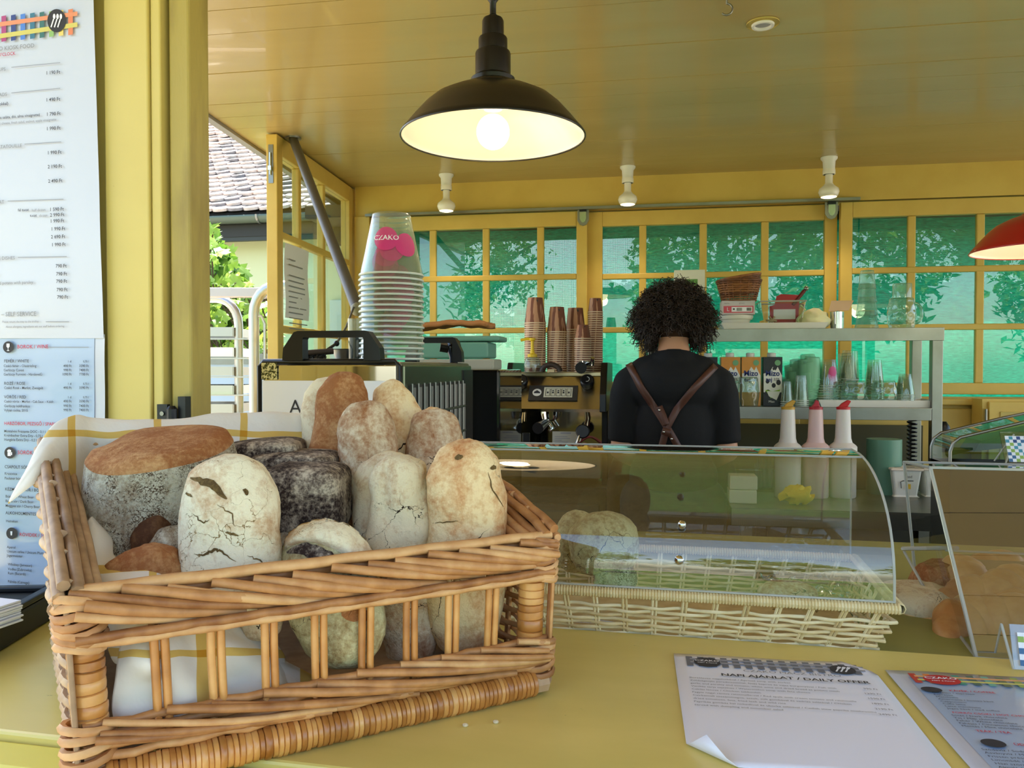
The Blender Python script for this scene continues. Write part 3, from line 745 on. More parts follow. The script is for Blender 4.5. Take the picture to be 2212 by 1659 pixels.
m_cloth = bpy.data.materials.new('towel_linen'); m_cloth.use_nodes = True; n = m_cloth.node_tree; b = n.nodes['Principled BSDF']; L = n.links.new
uvn = n.nodes.new('ShaderNodeUVMap'); sx = n.nodes.new('ShaderNodeSeparateXYZ'); L(uvn.outputs[0], sx.inputs[0])
def band(sock, off, per, wd):
    a = n.nodes.new('ShaderNodeMath'); a.operation = 'ADD'; a.inputs[1].default_value = -off + per * 20 + wd / 2; L(sock, a.inputs[0])
    m_ = n.nodes.new('ShaderNodeMath'); m_.operation = 'MODULO'; m_.inputs[1].default_value = per; L(a.outputs[0], m_.inputs[0])
    l_ = n.nodes.new('ShaderNodeMath'); l_.operation = 'LESS_THAN'; l_.inputs[1].default_value = wd; L(m_.outputs[0], l_.inputs[0]); return l_.outputs[0]
bx = band(sx.outputs['X'], 3.4, 1.85, .16); by = band(sx.outputs['Y'], .33, 1.52, .15)
sm = n.nodes.new('ShaderNodeMath'); sm.operation = 'ADD'; L(bx, sm.inputs[0]); L(by, sm.inputs[1])
sc_ = n.nodes.new('ShaderNodeMath'); sc_.operation = 'MULTIPLY'; sc_.inputs[1].default_value = .5; L(sm.outputs[0], sc_.inputs[0])
rp = n.nodes.new('ShaderNodeValToRGB'); e = rp.color_ramp.elements; e[0].color = lin((246, 240, 226)); e[1].color = lin((212, 152, 34)); k_ = e.new(.5); k_.color = lin((232, 196, 104)); L(sc_.outputs[0], rp.inputs[0])
L(rp.outputs[0], b.inputs['Base Color']); b.inputs['Roughness'].default_value = .85
tc = n.nodes.new('ShaderNodeTexCoord'); nz = n.nodes.new('ShaderNodeTexNoise'); nz.inputs['Scale'].default_value = 16; nz.inputs['Detail'].default_value = 5; L(tc.outputs['Object'], nz.inputs[0]); bp = n.nodes.new('ShaderNodeBump'); bp.inputs['Strength'].default_value = .6; bp.inputs['Distance'].default_value = .010; L(nz.outputs['Fac'], bp.inputs['Height']); L(bp.outputs[0], b.inputs['Normal'])
tl = n.nodes.new('ShaderNodeBsdfTranslucent'); L(rp.outputs[0], tl.inputs[0]); mx = n.nodes.new('ShaderNodeMixShader'); mx.inputs[0].default_value = .25; L(b.outputs[0], mx.inputs[1]); L(tl.outputs[0], mx.inputs[2]); L(mx.outputs[0], n.nodes['Material Output'].inputs[0])
tw_ = MB(); tuv = []
def patch(rows, nu, nv, uvf=lambda x, y: (x / 100, (y - 905) / 100), wr=.0018):
    ctrl = [[W(*c) for c in r_] for r_ in rows]; uvc = [[V3((*uvf(c[0], c[1]), 0)) for c in r_] for r_ in rows]
    vs, fs = net(ctrl, nu, nv); uv_, _ = net(uvc, nu, nv)
    vs = [p + V3((0, 0, 1)) * wr * noise.noise(p * 28) * 2 + V3((1, 0, 0)) * wr * noise.noise(p * 33 + V3((9, 0, 0))) for p in vs]
    tw_.add(vs, fs); tuv.extend([(q_.x, q_.y) for q_ in uv_])
# over the back rim and the rear left corner
cols = [((20, 1086, .74),) * 5,
        ((66, 992, .775), (70, 1003, .76), (73, 1015, .755), (76, 1030, .75), (78, 1043, .75)),
        ((112, 925, .82), (116, 945, .80), (118, 965, .79), (121, 992, .785), (122, 1013, .785)),
        ((160, 906, .85), (163, 925, .83), (168, 985, .82), (176, 1050, .81), (192, 1130, .80)),
        ((192, 905, .865), (198, 930, .848), (204, 990, .85), (208, 1070, .835), (212, 1170, .81)),
        ((232, 903, .875), (238, 935, .852), (240, 1000, .85), (236, 1100, .835), (225, 1190, .80)),
        ((300, 906, .885), (300, 945, .858), (302, 1010, .86), (302, 1100, .855), (300, 1200, .84)),
        ((400, 903, .91), (400, 945, .885), (400, 1010, .88), (400, 1100, .87), (400, 1200, .86)),
        ((510, 895, .94), (508, 945, .915), (510, 1010, .905), (510, 1100, .90), (510, 1200, .88)),
        ((580, 897, .955), (580, 945, .93), (580, 1010, .92), (580, 1100, .91), (580, 1200, .90)),
        ((655, 894, .975), (655, 945, .955), (655, 1010, .945), (655, 1100, .93), (655, 1200, .92)),
        ((800, 893, 1.0), (800, 945, .985), (800, 1010, .975), (800, 1100, .96), (800, 1200, .95))]
rows_ = [[(c[0][0], c[0][1] + 60, c[0][2] + .035) for c in cols]] + [[c[r_] for c in cols] for r_ in range(5)]
rows_[0][0] = cols[0][0]; rows_[0][1] = (70, 1000, .80); rows_[0][2] = (112, 950, .85)
rows_[1] = [(x, y_ - (2 if i > 2 else 0), d) for i, (x, y_, d) in enumerate(rows_[1])]
patch(rows_, 34, 88)
# the bunched front left corner and the folds behind the slats
rB = [[(214, 1122, .75), (242, 1165, .73), (246, 1198, .705), (275, 1216, .70), (335, 1226, .70), (415, 1249, .71)],
      [(196, 1117, .735), (208, 1150, .715), (222, 1205, .685), (262, 1226, .67), (332, 1230, .67), (415, 1252, .69)],
      [(184, 1150, .72), (184, 1195, .69), (203, 1246, .655), (252, 1262, .645), (330, 1275, .645), (420, 1290, .665)],
      [(190, 1210, .70), (196, 1265, .67), (228, 1315, .64), (262, 1330, .63), (335, 1340, .635), (425, 1330, .66)],
      [(215, 1330, .68), (230, 1380, .655), (246, 1430, .625), (272, 1430, .612), (340, 1425, .625), (440, 1410, .65)]]
patch(rB, 30, 40, lambda x, y: (x / 100 + 1.95, (y - 1125) / 120 + 1.0), .0012)
rC = [[(278, 1308, .65), (340, 1308, .66), (420, 1300, .675), (500, 1320, .695), (560, 1362, .715), (612, 1415, .73)],
      [(268, 1360, .625), (335, 1350, .632), (425, 1345, .655), (500, 1370, .675), (565, 1400, .70), (618, 1440, .715)],
      [(255, 1420, .612), (335, 1430, .60), (420, 1425, .64), (500, 1412, .65), (575, 1420, .685), (622, 1455, .70)],
      [(248, 1480, .606), (330, 1480, .612), (415, 1490, .622), (505, 1470, .655), (590, 1470, .665), (630, 1480, .695)],
      [(246, 1530, .603), (300, 1565, .60), (400, 1560, .618), (500, 1530, .638), (590, 1500, .66), (650, 1500, .69)],
      [(250, 1570, .60), (300, 1600, .60), (400, 1585, .62), (500, 1560, .64), (600, 1530, .665), (660, 1510, .70)]]
patch(rC, 36, 50, lambda x, y: (x / 300 + 1.9, (y - 1415) / 100 + .33), .0022)
rD = [[(560, 1400, .73), (640, 1440, .735), (700, 1470, .745), (790, 1475, .76), (880, 1450, .775), (980, 1420, .80), (1100, 1395, .83), (1130, 1350, .86)],
      [(575, 1425, .70), (650, 1455, .71), (700, 1478, .715), (790, 1482, .735), (880, 1458, .755), (980, 1424, .785), (1105, 1405, .81), (1140, 1370, .84)],
      [(590, 1470, .685), (655, 1500, .69), (705, 1512, .70), (790, 1508, .72), (880, 1478, .745), (980, 1445, .77), (1110, 1420, .80), (1145, 1400, .82)],
      [(600, 1500, .69), (660, 1530, .69), (710, 1530, .705), (790, 1525, .725), (880, 1500, .75), (980, 1470, .775), (1110, 1440, .80), (1145, 1420, .82)]]
patch(rD, 16, 60, lambda x, y: (x / 900 + 2.6, (y - 1415) / 400 + .9), .001)
towel = tw_.build('tea_towel', m_cloth, None, smooth=180, uvs=tuv, solid=.0012)
tag(towel, 'white linen tea towel with yellow stripes lining the bread basket', 'towel')

# ------------------------------------------------------------- loaves
def bread(name, crust, flour, amt, sc=22, crack=0.0, csc=28, fine=.5, dark=(50, 36, 22), rough=.85, cw=.10):
    m = bpy.data.materials.new(name); m.use_nodes = True; n = m.node_tree; b = n.nodes['Principled BSDF']; L = n.links.new
    tc = n.nodes.new('ShaderNodeTexCoord')
    def nz(s, d=6, r_=.6, dist=0):
        t = n.nodes.new('ShaderNodeTexNoise'); t.inputs['Scale'].default_value = s; t.inputs['Detail'].default_value = d; t.inputs['Roughness'].default_value = r_
        t.inputs['Distortion'].default_value = dist; L(tc.outputs['Object'], t.inputs['Vector']); return t.outputs['Fac']
    def mth(op, a, b_):
        t = n.nodes.new('ShaderNodeMath'); t.operation = op
        for i_, v in enumerate((a, b_)):
            if hasattr(v, 'links'): L(v, t.inputs[i_])
            else: t.inputs[i_].default_value = v
        return t.outputs[0]
    f = mth('ADD', mth('MULTIPLY', nz(sc, 6, .65, .6), .62), mth('MULTIPLY', nz(sc * 9, 5, .7), .38 * fine * 2 * .5 + .19))
    rp = n.nodes.new('ShaderNodeValToRGB'); e = rp.color_ramp.elements; c0 = .62 - amt * .24
    e[0].position = c0 - .09; e[1].position = c0 + .10; e[0].color = lin(crust); e[1].color = lin(flour)
    k = e.new(c0); k.color = lin(tuple((a + b2 * 1.1) / 2.1 for a, b2 in zip(crust, flour))); L(f, rp.inputs[0]); col = rp.outputs[0]
    h = mth('ADD', nz(sc * 3, 6, .65), mth('MULTIPLY', nz(sc * 14, 4, .7, .5), .45))
    if crack:
        vo = n.nodes.new('ShaderNodeTexVoronoi'); vo.feature = 'DISTANCE_TO_EDGE'; vo.inputs['Scale'].default_value = csc
        ad = n.nodes.new('ShaderNodeMixRGB'); ad.blend_type = 'ADD'; ad.inputs[0].default_value = .06; t2 = n.nodes.new('ShaderNodeTexNoise'); t2.inputs['Scale'].default_value = csc; t2.inputs['Detail'].default_value = 6; L(tc.outputs['Object'], t2.inputs[0])
        L(tc.outputs['Object'], ad.inputs[1]); L(t2.outputs['Color'], ad.inputs[2]); L(ad.outputs[0], vo.inputs['Vector'])
        ms = mth('LESS_THAN', vo.outputs['Distance'], mth('MULTIPLY', mth('SUBTRACT', nz(csc * .45, 3), .58 - crack * .18), cw))
        mx = n.nodes.new('ShaderNodeMix'); mx.data_type = 'RGBA'; L(ms, mx.inputs['Factor']); L(col, mx.inputs['A']); mx.inputs['B'].default_value = lin(dark); col = mx.outputs['Result']
        h = mth('SUBTRACT', h, mth('MULTIPLY', ms, 1.2))
    L(col, b.inputs['Base Color']); b.inputs['Roughness'].default_value = rough; b.inputs['Specular IOR Level'].default_value = .25
    bp = n.nodes.new('ShaderNodeBump'); bp.inputs['Strength'].default_value = 1.0; bp.inputs['Distance'].default_value = .003; L(h, bp.inputs['Height']); L(bp.outputs[0], b.inputs['Normal'])
    return m
mb_pale = bread('crust_pale', (172, 124, 84), (224, 208, 170), .95, 18, .25)
mb_mid = bread('crust_mid', (150, 98, 60), (214, 194, 160), .68, 20, .15)
mb_warm = bread('crust_warm', (184, 118, 66), (232, 206, 156), .8, 14, .25, 16)
mb_brown = bread('crust_brown', (156, 98, 54), (204, 158, 106), .35, 26)
mb_shaded = bread('crust_brown_shaded', (82, 50, 28), (120, 84, 52), .3, 26)  # brown crust with the shade of the notch put into its colour
mb_dark = bread('crust_dark', (46, 32, 26), (200, 184, 158), .2, 30, fine=.8)
mb_crack = bread('crust_cracked', (168, 118, 76), (230, 218, 184), .86, 11, .7, 34, dark=(138, 112, 72), cw=.06)
mb_grey = bread('crust_grey', (124, 98, 70), (196, 188, 164), .72, 24, 1.0, 105, dark=(84, 64, 44), cw=.34)
mb_olive = bread('crust_olive', (140, 112, 68), (206, 196, 148), .72, 24, .3)
mb_cut = bread('torn_crumb', (96, 74, 40), (150, 122, 72), .4, 60)
rl = random.Random(2)
def loafmesh(top, bot, hw, thick=.85, e=2.9, amp=.0052, lean=0.0, bend=0.0, seed=0, nu=44, nv=30, waist=0.0, fold=None):
    """closed loaf between two places; hw = half width in metres"""
    A = (top - bot); h = A.length / 2; ax = A / (2 * h); c = (top + bot) / 2
    rt = RC.col[0].copy(); rt = (rt - ax * rt.dot(ax)).normalized(); fw = ax.cross(rt)
    sg = lambda v, p: math.copysign(abs(v) ** p, v)
    mb = MB(); vs = []
    for j in range(nv + 1):
        t = math.pi * j / nv; ra = abs(math.sin(t)) ** (2 / e); za = -sg(math.cos(t), 2 / (e + .3))
        for k in range(nu):
            a = 2 * math.pi * k / nu; x = sg(math.cos(a), 2 / 2.25) * ra; y_ = sg(math.sin(a), 2 / 2.25) * ra
            wf = 1 - waist * math.cos(za * 2.4) * .12 + .05 * za * waist
            p = c + rt * (x * hw * wf + bend * (1 - za * za)) + fw * (y_ * hw * thick) + ax * (za * h)
            q_ = p * 22 + V3((seed * 7.3, seed, 0)); nn = noise.noise(q_) + .5 * noise.noise(q_ * 2.7) + .22 * noise.noise(q_ * 8)
            dirv = (rt * x + fw * y_ + ax * za * .6)
            if dirv.length > 0: dirv.normalize()
            p = p + dirv * nn * amp
            if fold:
                for fx, fz, fw_, dp, sl_ in fold:              # creases running along the loaf on the near side
                    dd = (x - fx - sl_ * za) / fw_
                    if y_ < .3 and abs(za - fz) < .6: p = p - dirv * dp * math.exp(-dd * dd) * math.cos((za - fz) * 2.6)
            vs.append(p)
    fs = [(j * nu + k, j * nu + (k + 1) % nu, (j + 1) * nu + (k + 1) % nu, (j + 1) * nu + k) for j in range(nv) for k in range(nu)]
    return mb.add(vs, fs)
def loaf(label, tp, bt, hwpx, m, d, d2=None, name='bread_loaf', grp='loaves in the bread basket', **k):
    a = W(tp[0], tp[1], d); b_ = W(bt[0], bt[1], d2 if d2 else d); hw = hwpx * (d + (d2 or d)) / 2 / F
    o = loafmesh(a, b_, hw, seed=rl.randint(0, 99), **k).build(name, m, None, smooth=180)
    c = (a + b_) / 2; o.data.transform(Matrix.Translation(-c)); o.location = c
    return tag(o, label, 'bread', grp)
loaf('pale floury loaf standing at the back left of the standing loaves', (703, 818), (700, 1080), 50, mb_pale, .985, .93)
loaf('plain dark brown loaf without flour standing tallest in the basket', (742, 806), (712, 1040), 57, mb_brown, .95, .91, bend=.004)
loaf('floury split loaf behind the tall brown one, leaning right', (832, 824), (905, 1100), 50, mb_warm, .965, .93, bend=.006, fold=[(.25, .1, .2, .004, .3)])
loaf('floury brown loaf standing in front of the plain brown loaf', (785, 870), (812, 1160), 65, mb_mid, .89, .86, waist=.4)
loaf('small floury loaf tip showing behind the right hand loaves', (925, 888), (965, 1060), 52, mb_warm, 1.0, .97)
loaf('rounded greyish loaf behind the right hand front loaf', (932, 884), (945, 1120), 62, mb_mid, .93, .90)
loaf('pale loaf with only its right edge showing behind the greyish loaf', (968, 915), (985, 1100), 28, mb_warm, .96, .93)
loaf('plump floury loaf behind the creased one in the basket centre', (842, 978), (845, 1250), 84, mb_pale, .865, .83)
loaf('plump creased floury loaf in the centre of the basket', (872, 984), (858, 1240), 70, mb_pale, .815, .79, waist=.3, fold=[(-.35, .35, .16, .004, -.25), (.75, .3, .14, .003, .1)])
loaf('tall upright golden floury loaf at the right front of the basket', (1006, 946), (1008, 1416), 89, mb_warm, .795, .79, e=2.7, waist=.35, thick=.7)
loaf('deep brown loaf low between the front right loaves', (895, 1180), (880, 1450), 62, mb_mid, .80, .79)
# big round loaf on the left: brown crown over a crackled floury side
def crown():
    c = W(345, 1085, .80); mb = MB(); pr = [(.001, .068), (.03, .0675), (.05, .066), (.061, .063), (.0665, .055), (.071, .03), (.074, 0), (.0745, -.03), (.069, -.055), (.05, -.064), (.001, -.064)]
    mb.lathe(pr[::-1], 48)
    vs = []
    for v in mb.v:
        p = V3(v); q_ = p * 24; s = 1 + .045 * noise.noise(q_) ; a = math.atan2(p.y, p.x)
        vs.append(V3((p.x * s * (1.02 + .08 * math.cos(a)), p.y * s * .95, p.z + .006 * noise.noise(q_ * .8) + .10 * p.x)))
    mb.v = [tuple(v) for v in vs]
    for i, f in enumerate(mb.f): mb.m[i] = 1 if sum(mb.v[k][2] for k in f) / len(f) > .053 + .1 * sum(mb.v[k][0] for k in f) / len(f) else 0
    o = mb.build('bread_loaf', [mb_grey, mb_brown], None, smooth=180); o.location = c; o.rotation_euler = (R(14), 0, R(20))
    return tag(o, 'big round loaf with a brown crown and crackled floury side', 'bread', 'loaves in the bread basket')
crown()
loaf('brown loaf in shadow below the big round loaf', (330, 1095), (335, 1270), 46, mb_shaded, .745, .73, e=2.0)
loaf('small brown loaf with a dusting of flour low at the front left', (300, 1182), (345, 1330), 88, mb_brown, .695, .68, e=2.1)
loaf('grey floury loaf mostly hidden left of the cracked loaf', (385, 1132), (400, 1330), 72, mb_grey, .73, .71, e=2.1)
lc = loaf('big floury white loaf with deep cracks at the front centre', (492, 985), (508, 1330), 108, mb_crack, .715, .69, e=2.6, thick=.75, waist=.2, amp=.004)
# its torn mouth and cracks: shallow strips of crumb lying in the crust
def crackstrip(pts, wpx, d):
    mb = MB()
    P_ = [W(x, y_, d) for x, y_ in pts]
    n_ = len(P_); vs = []
    for i, p in enumerate(P_):
        w_ = wpx * d / F * math.sin(math.pi * (i + .6) / (n_ + .2)); t_ = (P_[min(i + 1, n_ - 1)] - P_[max(i - 1, 0)]).normalized(); s_ = t_.cross(RC.col[2]).normalized()
        vs += [p + s_ * w_, p - s_ * w_]
    mb.add(vs, [(2 * i, 2 * i + 1, 2 * i + 3, 2 * i + 2) for i in range(n_ - 1)]); return mb
def shrinkwrap_strip(mb, target, name, m, off=.0006):
    bpy.context.view_layer.update()
    from mathutils.bvhtree import BVHTree
    me = target.data; off0 = target.location
    bv = BVHTree.FromPolygons([v.co + off0 for v in me.vertices], [tuple(p.vertices) for p in me.polygons])
    out = []
    for v in mb.v:
        dr = (V3(v) - C0).normalized(); hit = bv.ray_cast(C0, dr)
        out.append((hit[0] - dr * off) if hit[0] is not None else V3(v))
    mb.v = [tuple(p - off0) for p in out]
    o = mb.build(name, m, target, smooth=180); return o
def jag(pts, n_=7, amp=3.0, seed=1):
    rn = random.Random(seed); out = []
    for a, b_ in zip(pts[:-1], pts[1:]):
        for k in range(n_): out.append((a[0] + (b_[0] - a[0]) * k / n_ + rn.uniform(-amp, amp), a[1] + (b_[1] - a[1]) * k / n_ + rn.uniform(-amp, amp)))
    return out + [pts[-1]]
for pts, wd in (([(412, 1032), (455, 1045), (490, 1078)], 9), ([(418, 1195), (440, 1200), (462, 1188), (478, 1190), (510, 1213)], 3), ([(418, 1110), (438, 1130), (452, 1122)], 1.6), ([(486, 1150), (515, 1157)], 3), ([(470, 1090), (500, 1110), (505, 1135)], 1.5), ([(400, 1065), (415, 1073)], 3), ([(535, 1200), (560, 1210), (572, 1222)], 1.5), ([(528, 1055), (534, 1070)], 5)):
    shrinkwrap_strip(crackstrip(jag(pts, 5, 2.2, len(pts)), wd, .69), lc, 'crack', mb_cut)
loaf('lower end of the cracked loaf group, brown and floury, seen through the slats', (560, 1260), (562, 1385), 40, mb_mid, .70, .69)
loaf('grey loaf behind the front rail right of the cracked loaf', (620, 1130), (640, 1300), 60, mb_grey, .80, .79)
# dark rye loaves
def rye(label, px, py, d, sx_, sy_, sz_, rz, ry=0):
    mb = MB(); mb.grid(lambda u, v: (0, 0, 0), 1, 1); mb.v = []; mb.f = []; mb.m = []
    N_ = 26
    vs = []; e_ = 5.0
    sg = lambda v, p: math.copysign(abs(v) ** p, v)
    for j in range(21):
        t = math.pi * j / 20
        for k in range(40):
            a = 2 * math.pi * k / 40
            p = V3((sx_ * sg(math.cos(a), 2 / e_) * abs(math.sin(t)) ** (2 / e_), sy_ * sg(math.sin(a), 2 / e_) * abs(math.sin(t)) ** (2 / e_), -sz_ * sg(math.cos(t), 2 / 6)))
            q_ = p * 40 + V3((px, 0, 0)); p = p * (1 + .05 * noise.noise(q_)) + V3((0, 0, .012 * (1 - (p.x / sx_) ** 2) if p.z > 0 else 0)) * .25; vs.append(p)
    mb.add(vs, [(j * 40 + k, j * 40 + (k + 1) % 40, (j + 1) * 40 + (k + 1) % 40, (j + 1) * 40 + k) for j in range(20) for k in range(40)])
    o = mb.build('rye_loaf', mb_dark, None, smooth=180); o.location = W(px, py, d); o.rotation_euler = (0, ry, rz)
    return tag(o, label, 'bread', 'loaves in the bread basket')
rye('dark rye loaf with square end standing behind the white split loaf', 662, 1076, .82, .042, .045, .034, PSI)
rye('dark rye loaf lying behind the cracked loaf, topmost of the dark ones', 562, 985, .90, .048, .05, .016, PSI + .1, R(-4))
rye('thin dark rye loaf lying between the two other dark ones', 640, 1003, .87, .045, .04, .012, PSI - .1)
# split white loaf at the front
ls = loaf('loaf split open with a white floury lip above a dark gap', (672, 1138), (768, 1440), 100, mb_olive, .725, .70, e=2.35, thick=.8, amp=.004)
def wrap(rows, target, name, m, off, nu=20, nv=44, amp=.001):
    """patch laid onto the near side of a loaf"""
    from mathutils.bvhtree import BVHTree
    o0 = target.location; me = target.data
    bv = BVHTree.FromPolygons([v.co + o0 for v in me.vertices], [tuple(p.vertices) for p in me.polygons])
    vs, fs = net([[W(x, y_, .68) for x, y_ in r_] for r_ in rows], nu, nv); out = []
    for idx, v in enumerate(vs):
        i_, j_ = divmod(idx, nv + 1); dr = (V3(v) - C0).normalized(); hit = bv.ray_cast(C0, dr)
        if hit[0] is None:
            q_ = C0 + dr * ((target.location - C0).length * .98); hit = bv.find_nearest(q_)
        nn = hit[1] if hit[1].dot(dr) < 0 else -hit[1]
        e_ = min(1, 6 * min(i_ / nu, 1 - i_ / nu), 6 * min(j_ / nv, 1 - j_ / nv)) ** .5
        out.append(hit[0] + (nn * .6 - dr * .4) * (off * e_ + amp * noise.noise(hit[0] * 90)) - o0)
    return MB().add(out, fs).build(name, m, target, smooth=180)
wrap([[(606, 1150), (650, 1116), (705, 1108), (765, 1128), (815, 1170), (850, 1230)],
      [(612, 1165), (655, 1140), (705, 1135), (755, 1158), (800, 1200), (835, 1255)],
      [(616, 1186), (655, 1172), (700, 1178), (745, 1200), (785, 1232), (815, 1275)]], ls, 'floury_lip', mb_crack, .009)
shrinkwrap_strip(crackstrip(jag([(620, 1192), (660, 1185), (710, 1205), (760, 1240)], 5, 2, 8), 16, .68), ls, 'dark_gap', mb_dark, .0012)
shrinkwrap_strip(crackstrip(jag([(725, 1295), (760, 1320), (800, 1335)], 5, 2, 9), 22, .68), ls, 'brown_tear', mb_brown, .0012)
# burnt bubbles on the tall golden loaf
gl = [o for o in SC.objects if o.get('label', '').startswith('tall upright golden')][0]
for pts, wd in (([(983, 990), (1000, 985)], 6), ([(1060, 1012), (1075, 1008)], 5), ([(935, 1130), (965, 1128), (990, 1126)], 1.3), ([(1055, 1020), (1065, 1060), (1090, 1100)], 1.4), ([(930, 1185), (950, 1186)], 1.2)):
    shrinkwrap_strip(crackstrip(jag(pts, 4, 1.5, 3), wd, .76), gl, 'crack', mb_cut)
# ================================================================= MENUS, PAPERS, COUNTER THINGS
def depth(p): return (Vector(p) - C0).dot(-RC.col[2])
PM = PP - CYV * .006
def mn(px, py): return OV(px, py, PM, TH)
sheets = thing('food_menu', 'tall white food menu with price column taped beside the yellow post', 'menu', tuple(mn(100, 700)), TH)
def sheet(par, name, c4, m, off, wav=.0015, nu=10, nv=20, seed=0):
    a, b, c, d = [mn(*p) - CYV * off for p in c4]               # TL TR BR BL
    mb = MB().grid(lambda u, v: (a * (1 - u) + b * u) * (1 - v) + (d * (1 - u) + c * u) * v - CYV * (wav * noise.noise((u * 3 + seed, v * 6, 0)) + wav), nu, nv)
    return mb.build(name, m, par, world=True, smooth=180)
m_lam = mat('laminated_white', (196, 198, 208), .16, bump=(9, .12, .004), coat=.3)
m_lamb = mat('laminated_blue', (166, 184, 210), .14, bump=(9, .12, .004), coat=.3)
sheet(sheets, 'sheet', [(-190, -150), (203, -140), (229, 731), (-190, 731)], m_lam, .003, seed=1)
def bygroup(): return {}
INK = {'k': m_ink, 'g': m_inkg, 'r': m_red_ink}
def menu_text(par, items, off, fx=CXV, fy=UP, loc=None, nrm=None):
    g_ = {}
    for px, py, s_, cap, al, ink in items:
        p = (loc or mn)(px, py) + (nrm or -CYV) * off; sz = cap / .7 * depth(p) / F
        g_.setdefault(ink, MB()).text(s_, sz, frame(p, fx, fy), al, bold=.008)
    for ink, mb in g_.items(): mb.build('lettering', INK[ink] if ink in INK else ink, par, world=True)
up_items = [(84, 107, 'A CZAKO KIOSK FOOD', 9, 'RIGHT', 'g'), (43, 123, "FROM 12 O'CLOCK", 7, 'RIGHT', 'r'), (22, 157, 'LEVESEK / SOUPS', 7.5, 'RIGHT', 'g'), (25, 211, 'SALÁTÁK / SALADS', 7.5, 'RIGHT', 'g'),
    (28, 230, 'pirított magokkal)', 6.5, 'RIGHT', 'k'), (96, 254, 'kecskesajt, friss saláta, dió, alma vinaigrette)', 6, 'RIGHT', 'k'), (131, 264, 'goat cheese, fresh salad, walnut, apple vinaigrette', 5.5, 'RIGHT', 'g'),
    (57, 321, 'LECSÓ / RATATOUILLE', 7.5, 'RIGHT', 'g'), (19, 442, 'HÚS / MEAT', 7.5, 'RIGHT', 'g'), (72, 458, 'fél tucat', 6, 'RIGHT', 'k'), (108, 458, 'half dozen', 6, 'RIGHT', 'g'), (89, 470, 'tucat', 6, 'RIGHT', 'k'), (112, 470, 'dozen', 6, 'RIGHT', 'g'),
    (42, 562, 'KÖRETEK / SIDE DISHES', 7.5, 'RIGHT', 'g'), (81, 614, 'mashed potato with parsley', 7, 'RIGHT', 'g'), (4, 597, 'cabbages', 7, 'RIGHT', 'g'), (4, 632, 'cabbage', 7, 'RIGHT', 'g'), (88, 683, '– SELF SERVICE', 9.5, 'RIGHT', 'g'),
    (93, 697, 'Please return the tray to the trolley', 4.5, 'RIGHT', 'g'), (148, 707, 'About allergens, ingredients ask our staff before ordering', 4.5, 'RIGHT', 'g')]
for px, py, s_ in ((139, 163, '1 190 Ft'), (139, 221, '1 490 Ft'), (140, 252, '1 790 Ft'), (140, 283, '1 990 Ft'), (142, 335, '1 990 Ft'), (143, 365, '2 190 Ft'), (144, 396, '2 490 Ft'), (147, 457, '1 590 Ft'), (148, 469, '2 990 Ft'), (148, 482, '1 990 Ft'), (150, 499, '1 990 Ft'), (150, 516, '2 690 Ft'), (151, 533, '1 990 Ft'), (153, 579, '790 Ft'), (154, 596, '790 Ft'), (154, 612, '790 Ft'), (155, 630, '790 Ft'), (156, 646, '790 Ft')):
    up_items.append((px, py, s_, 7.5, 'RIGHT', 'k'))
menu_text(sheets, up_items, .0075)
def flat(par, polys, m, off, name='print', loc=None, nrm=None):
    mb = MB()
    for pl in polys: mb.add([(loc or mn)(*p) + (nrm or -CYV) * off for p in pl], [tuple(range(len(pl)))])
    return mb.build(name, m, par, world=True)
def rect(x0, y0, x1, y1): return [(x0, y0), (x1, y0), (x1, y1), (x0, y1)]
flat(sheets, [[(a, b + 1.3), (a, b), (c, d), (c, d + 1.3)] for a, b, c, d in ((34, 149, 139, 139), (34, 204, 139, 194), (62, 314, 141, 309), (26, 436, 146, 432), (48, 557, 153, 555), (108, 695, 158, 695))], m_inkg, .0072, 'rule')
cols_ = [(150, 60, 110), (170, 60, 110), (52, 60, 120), (80, 124, 204), (60, 110, 130), (60, 104, 90), (140, 178, 90), (226, 200, 96), (222, 126, 66)]
for i, c in enumerate(cols_):
    x = -8 + i * 20.5; dy = -.28 * (i * 20.5)* .35
    flat(sheets, [[(x, 42 + dy), (x + 10, 40 + dy), (x + 10, 90 + dy + 5), (x, 92 + dy + 5)]], mat('print_%d' % i, c, .3), .0071)
flat(sheets, [[(-60, 62), (176, 30), (176, 39), (-60, 72)]], mat('print_orange', (224, 140, 86), .3), .0073)
flat(sheets, [[(-60, 88), (176, 53), (176, 63), (-60, 98)]], mat('print_lime', (206, 192, 84), .3), .0073)
def disc(cx, cy, rx, ry, n=24): return [(cx + rx * math.cos(-2 * math.pi * k / n), cy + ry * math.sin(-2 * math.pi * k / n)) for k in range(n)]
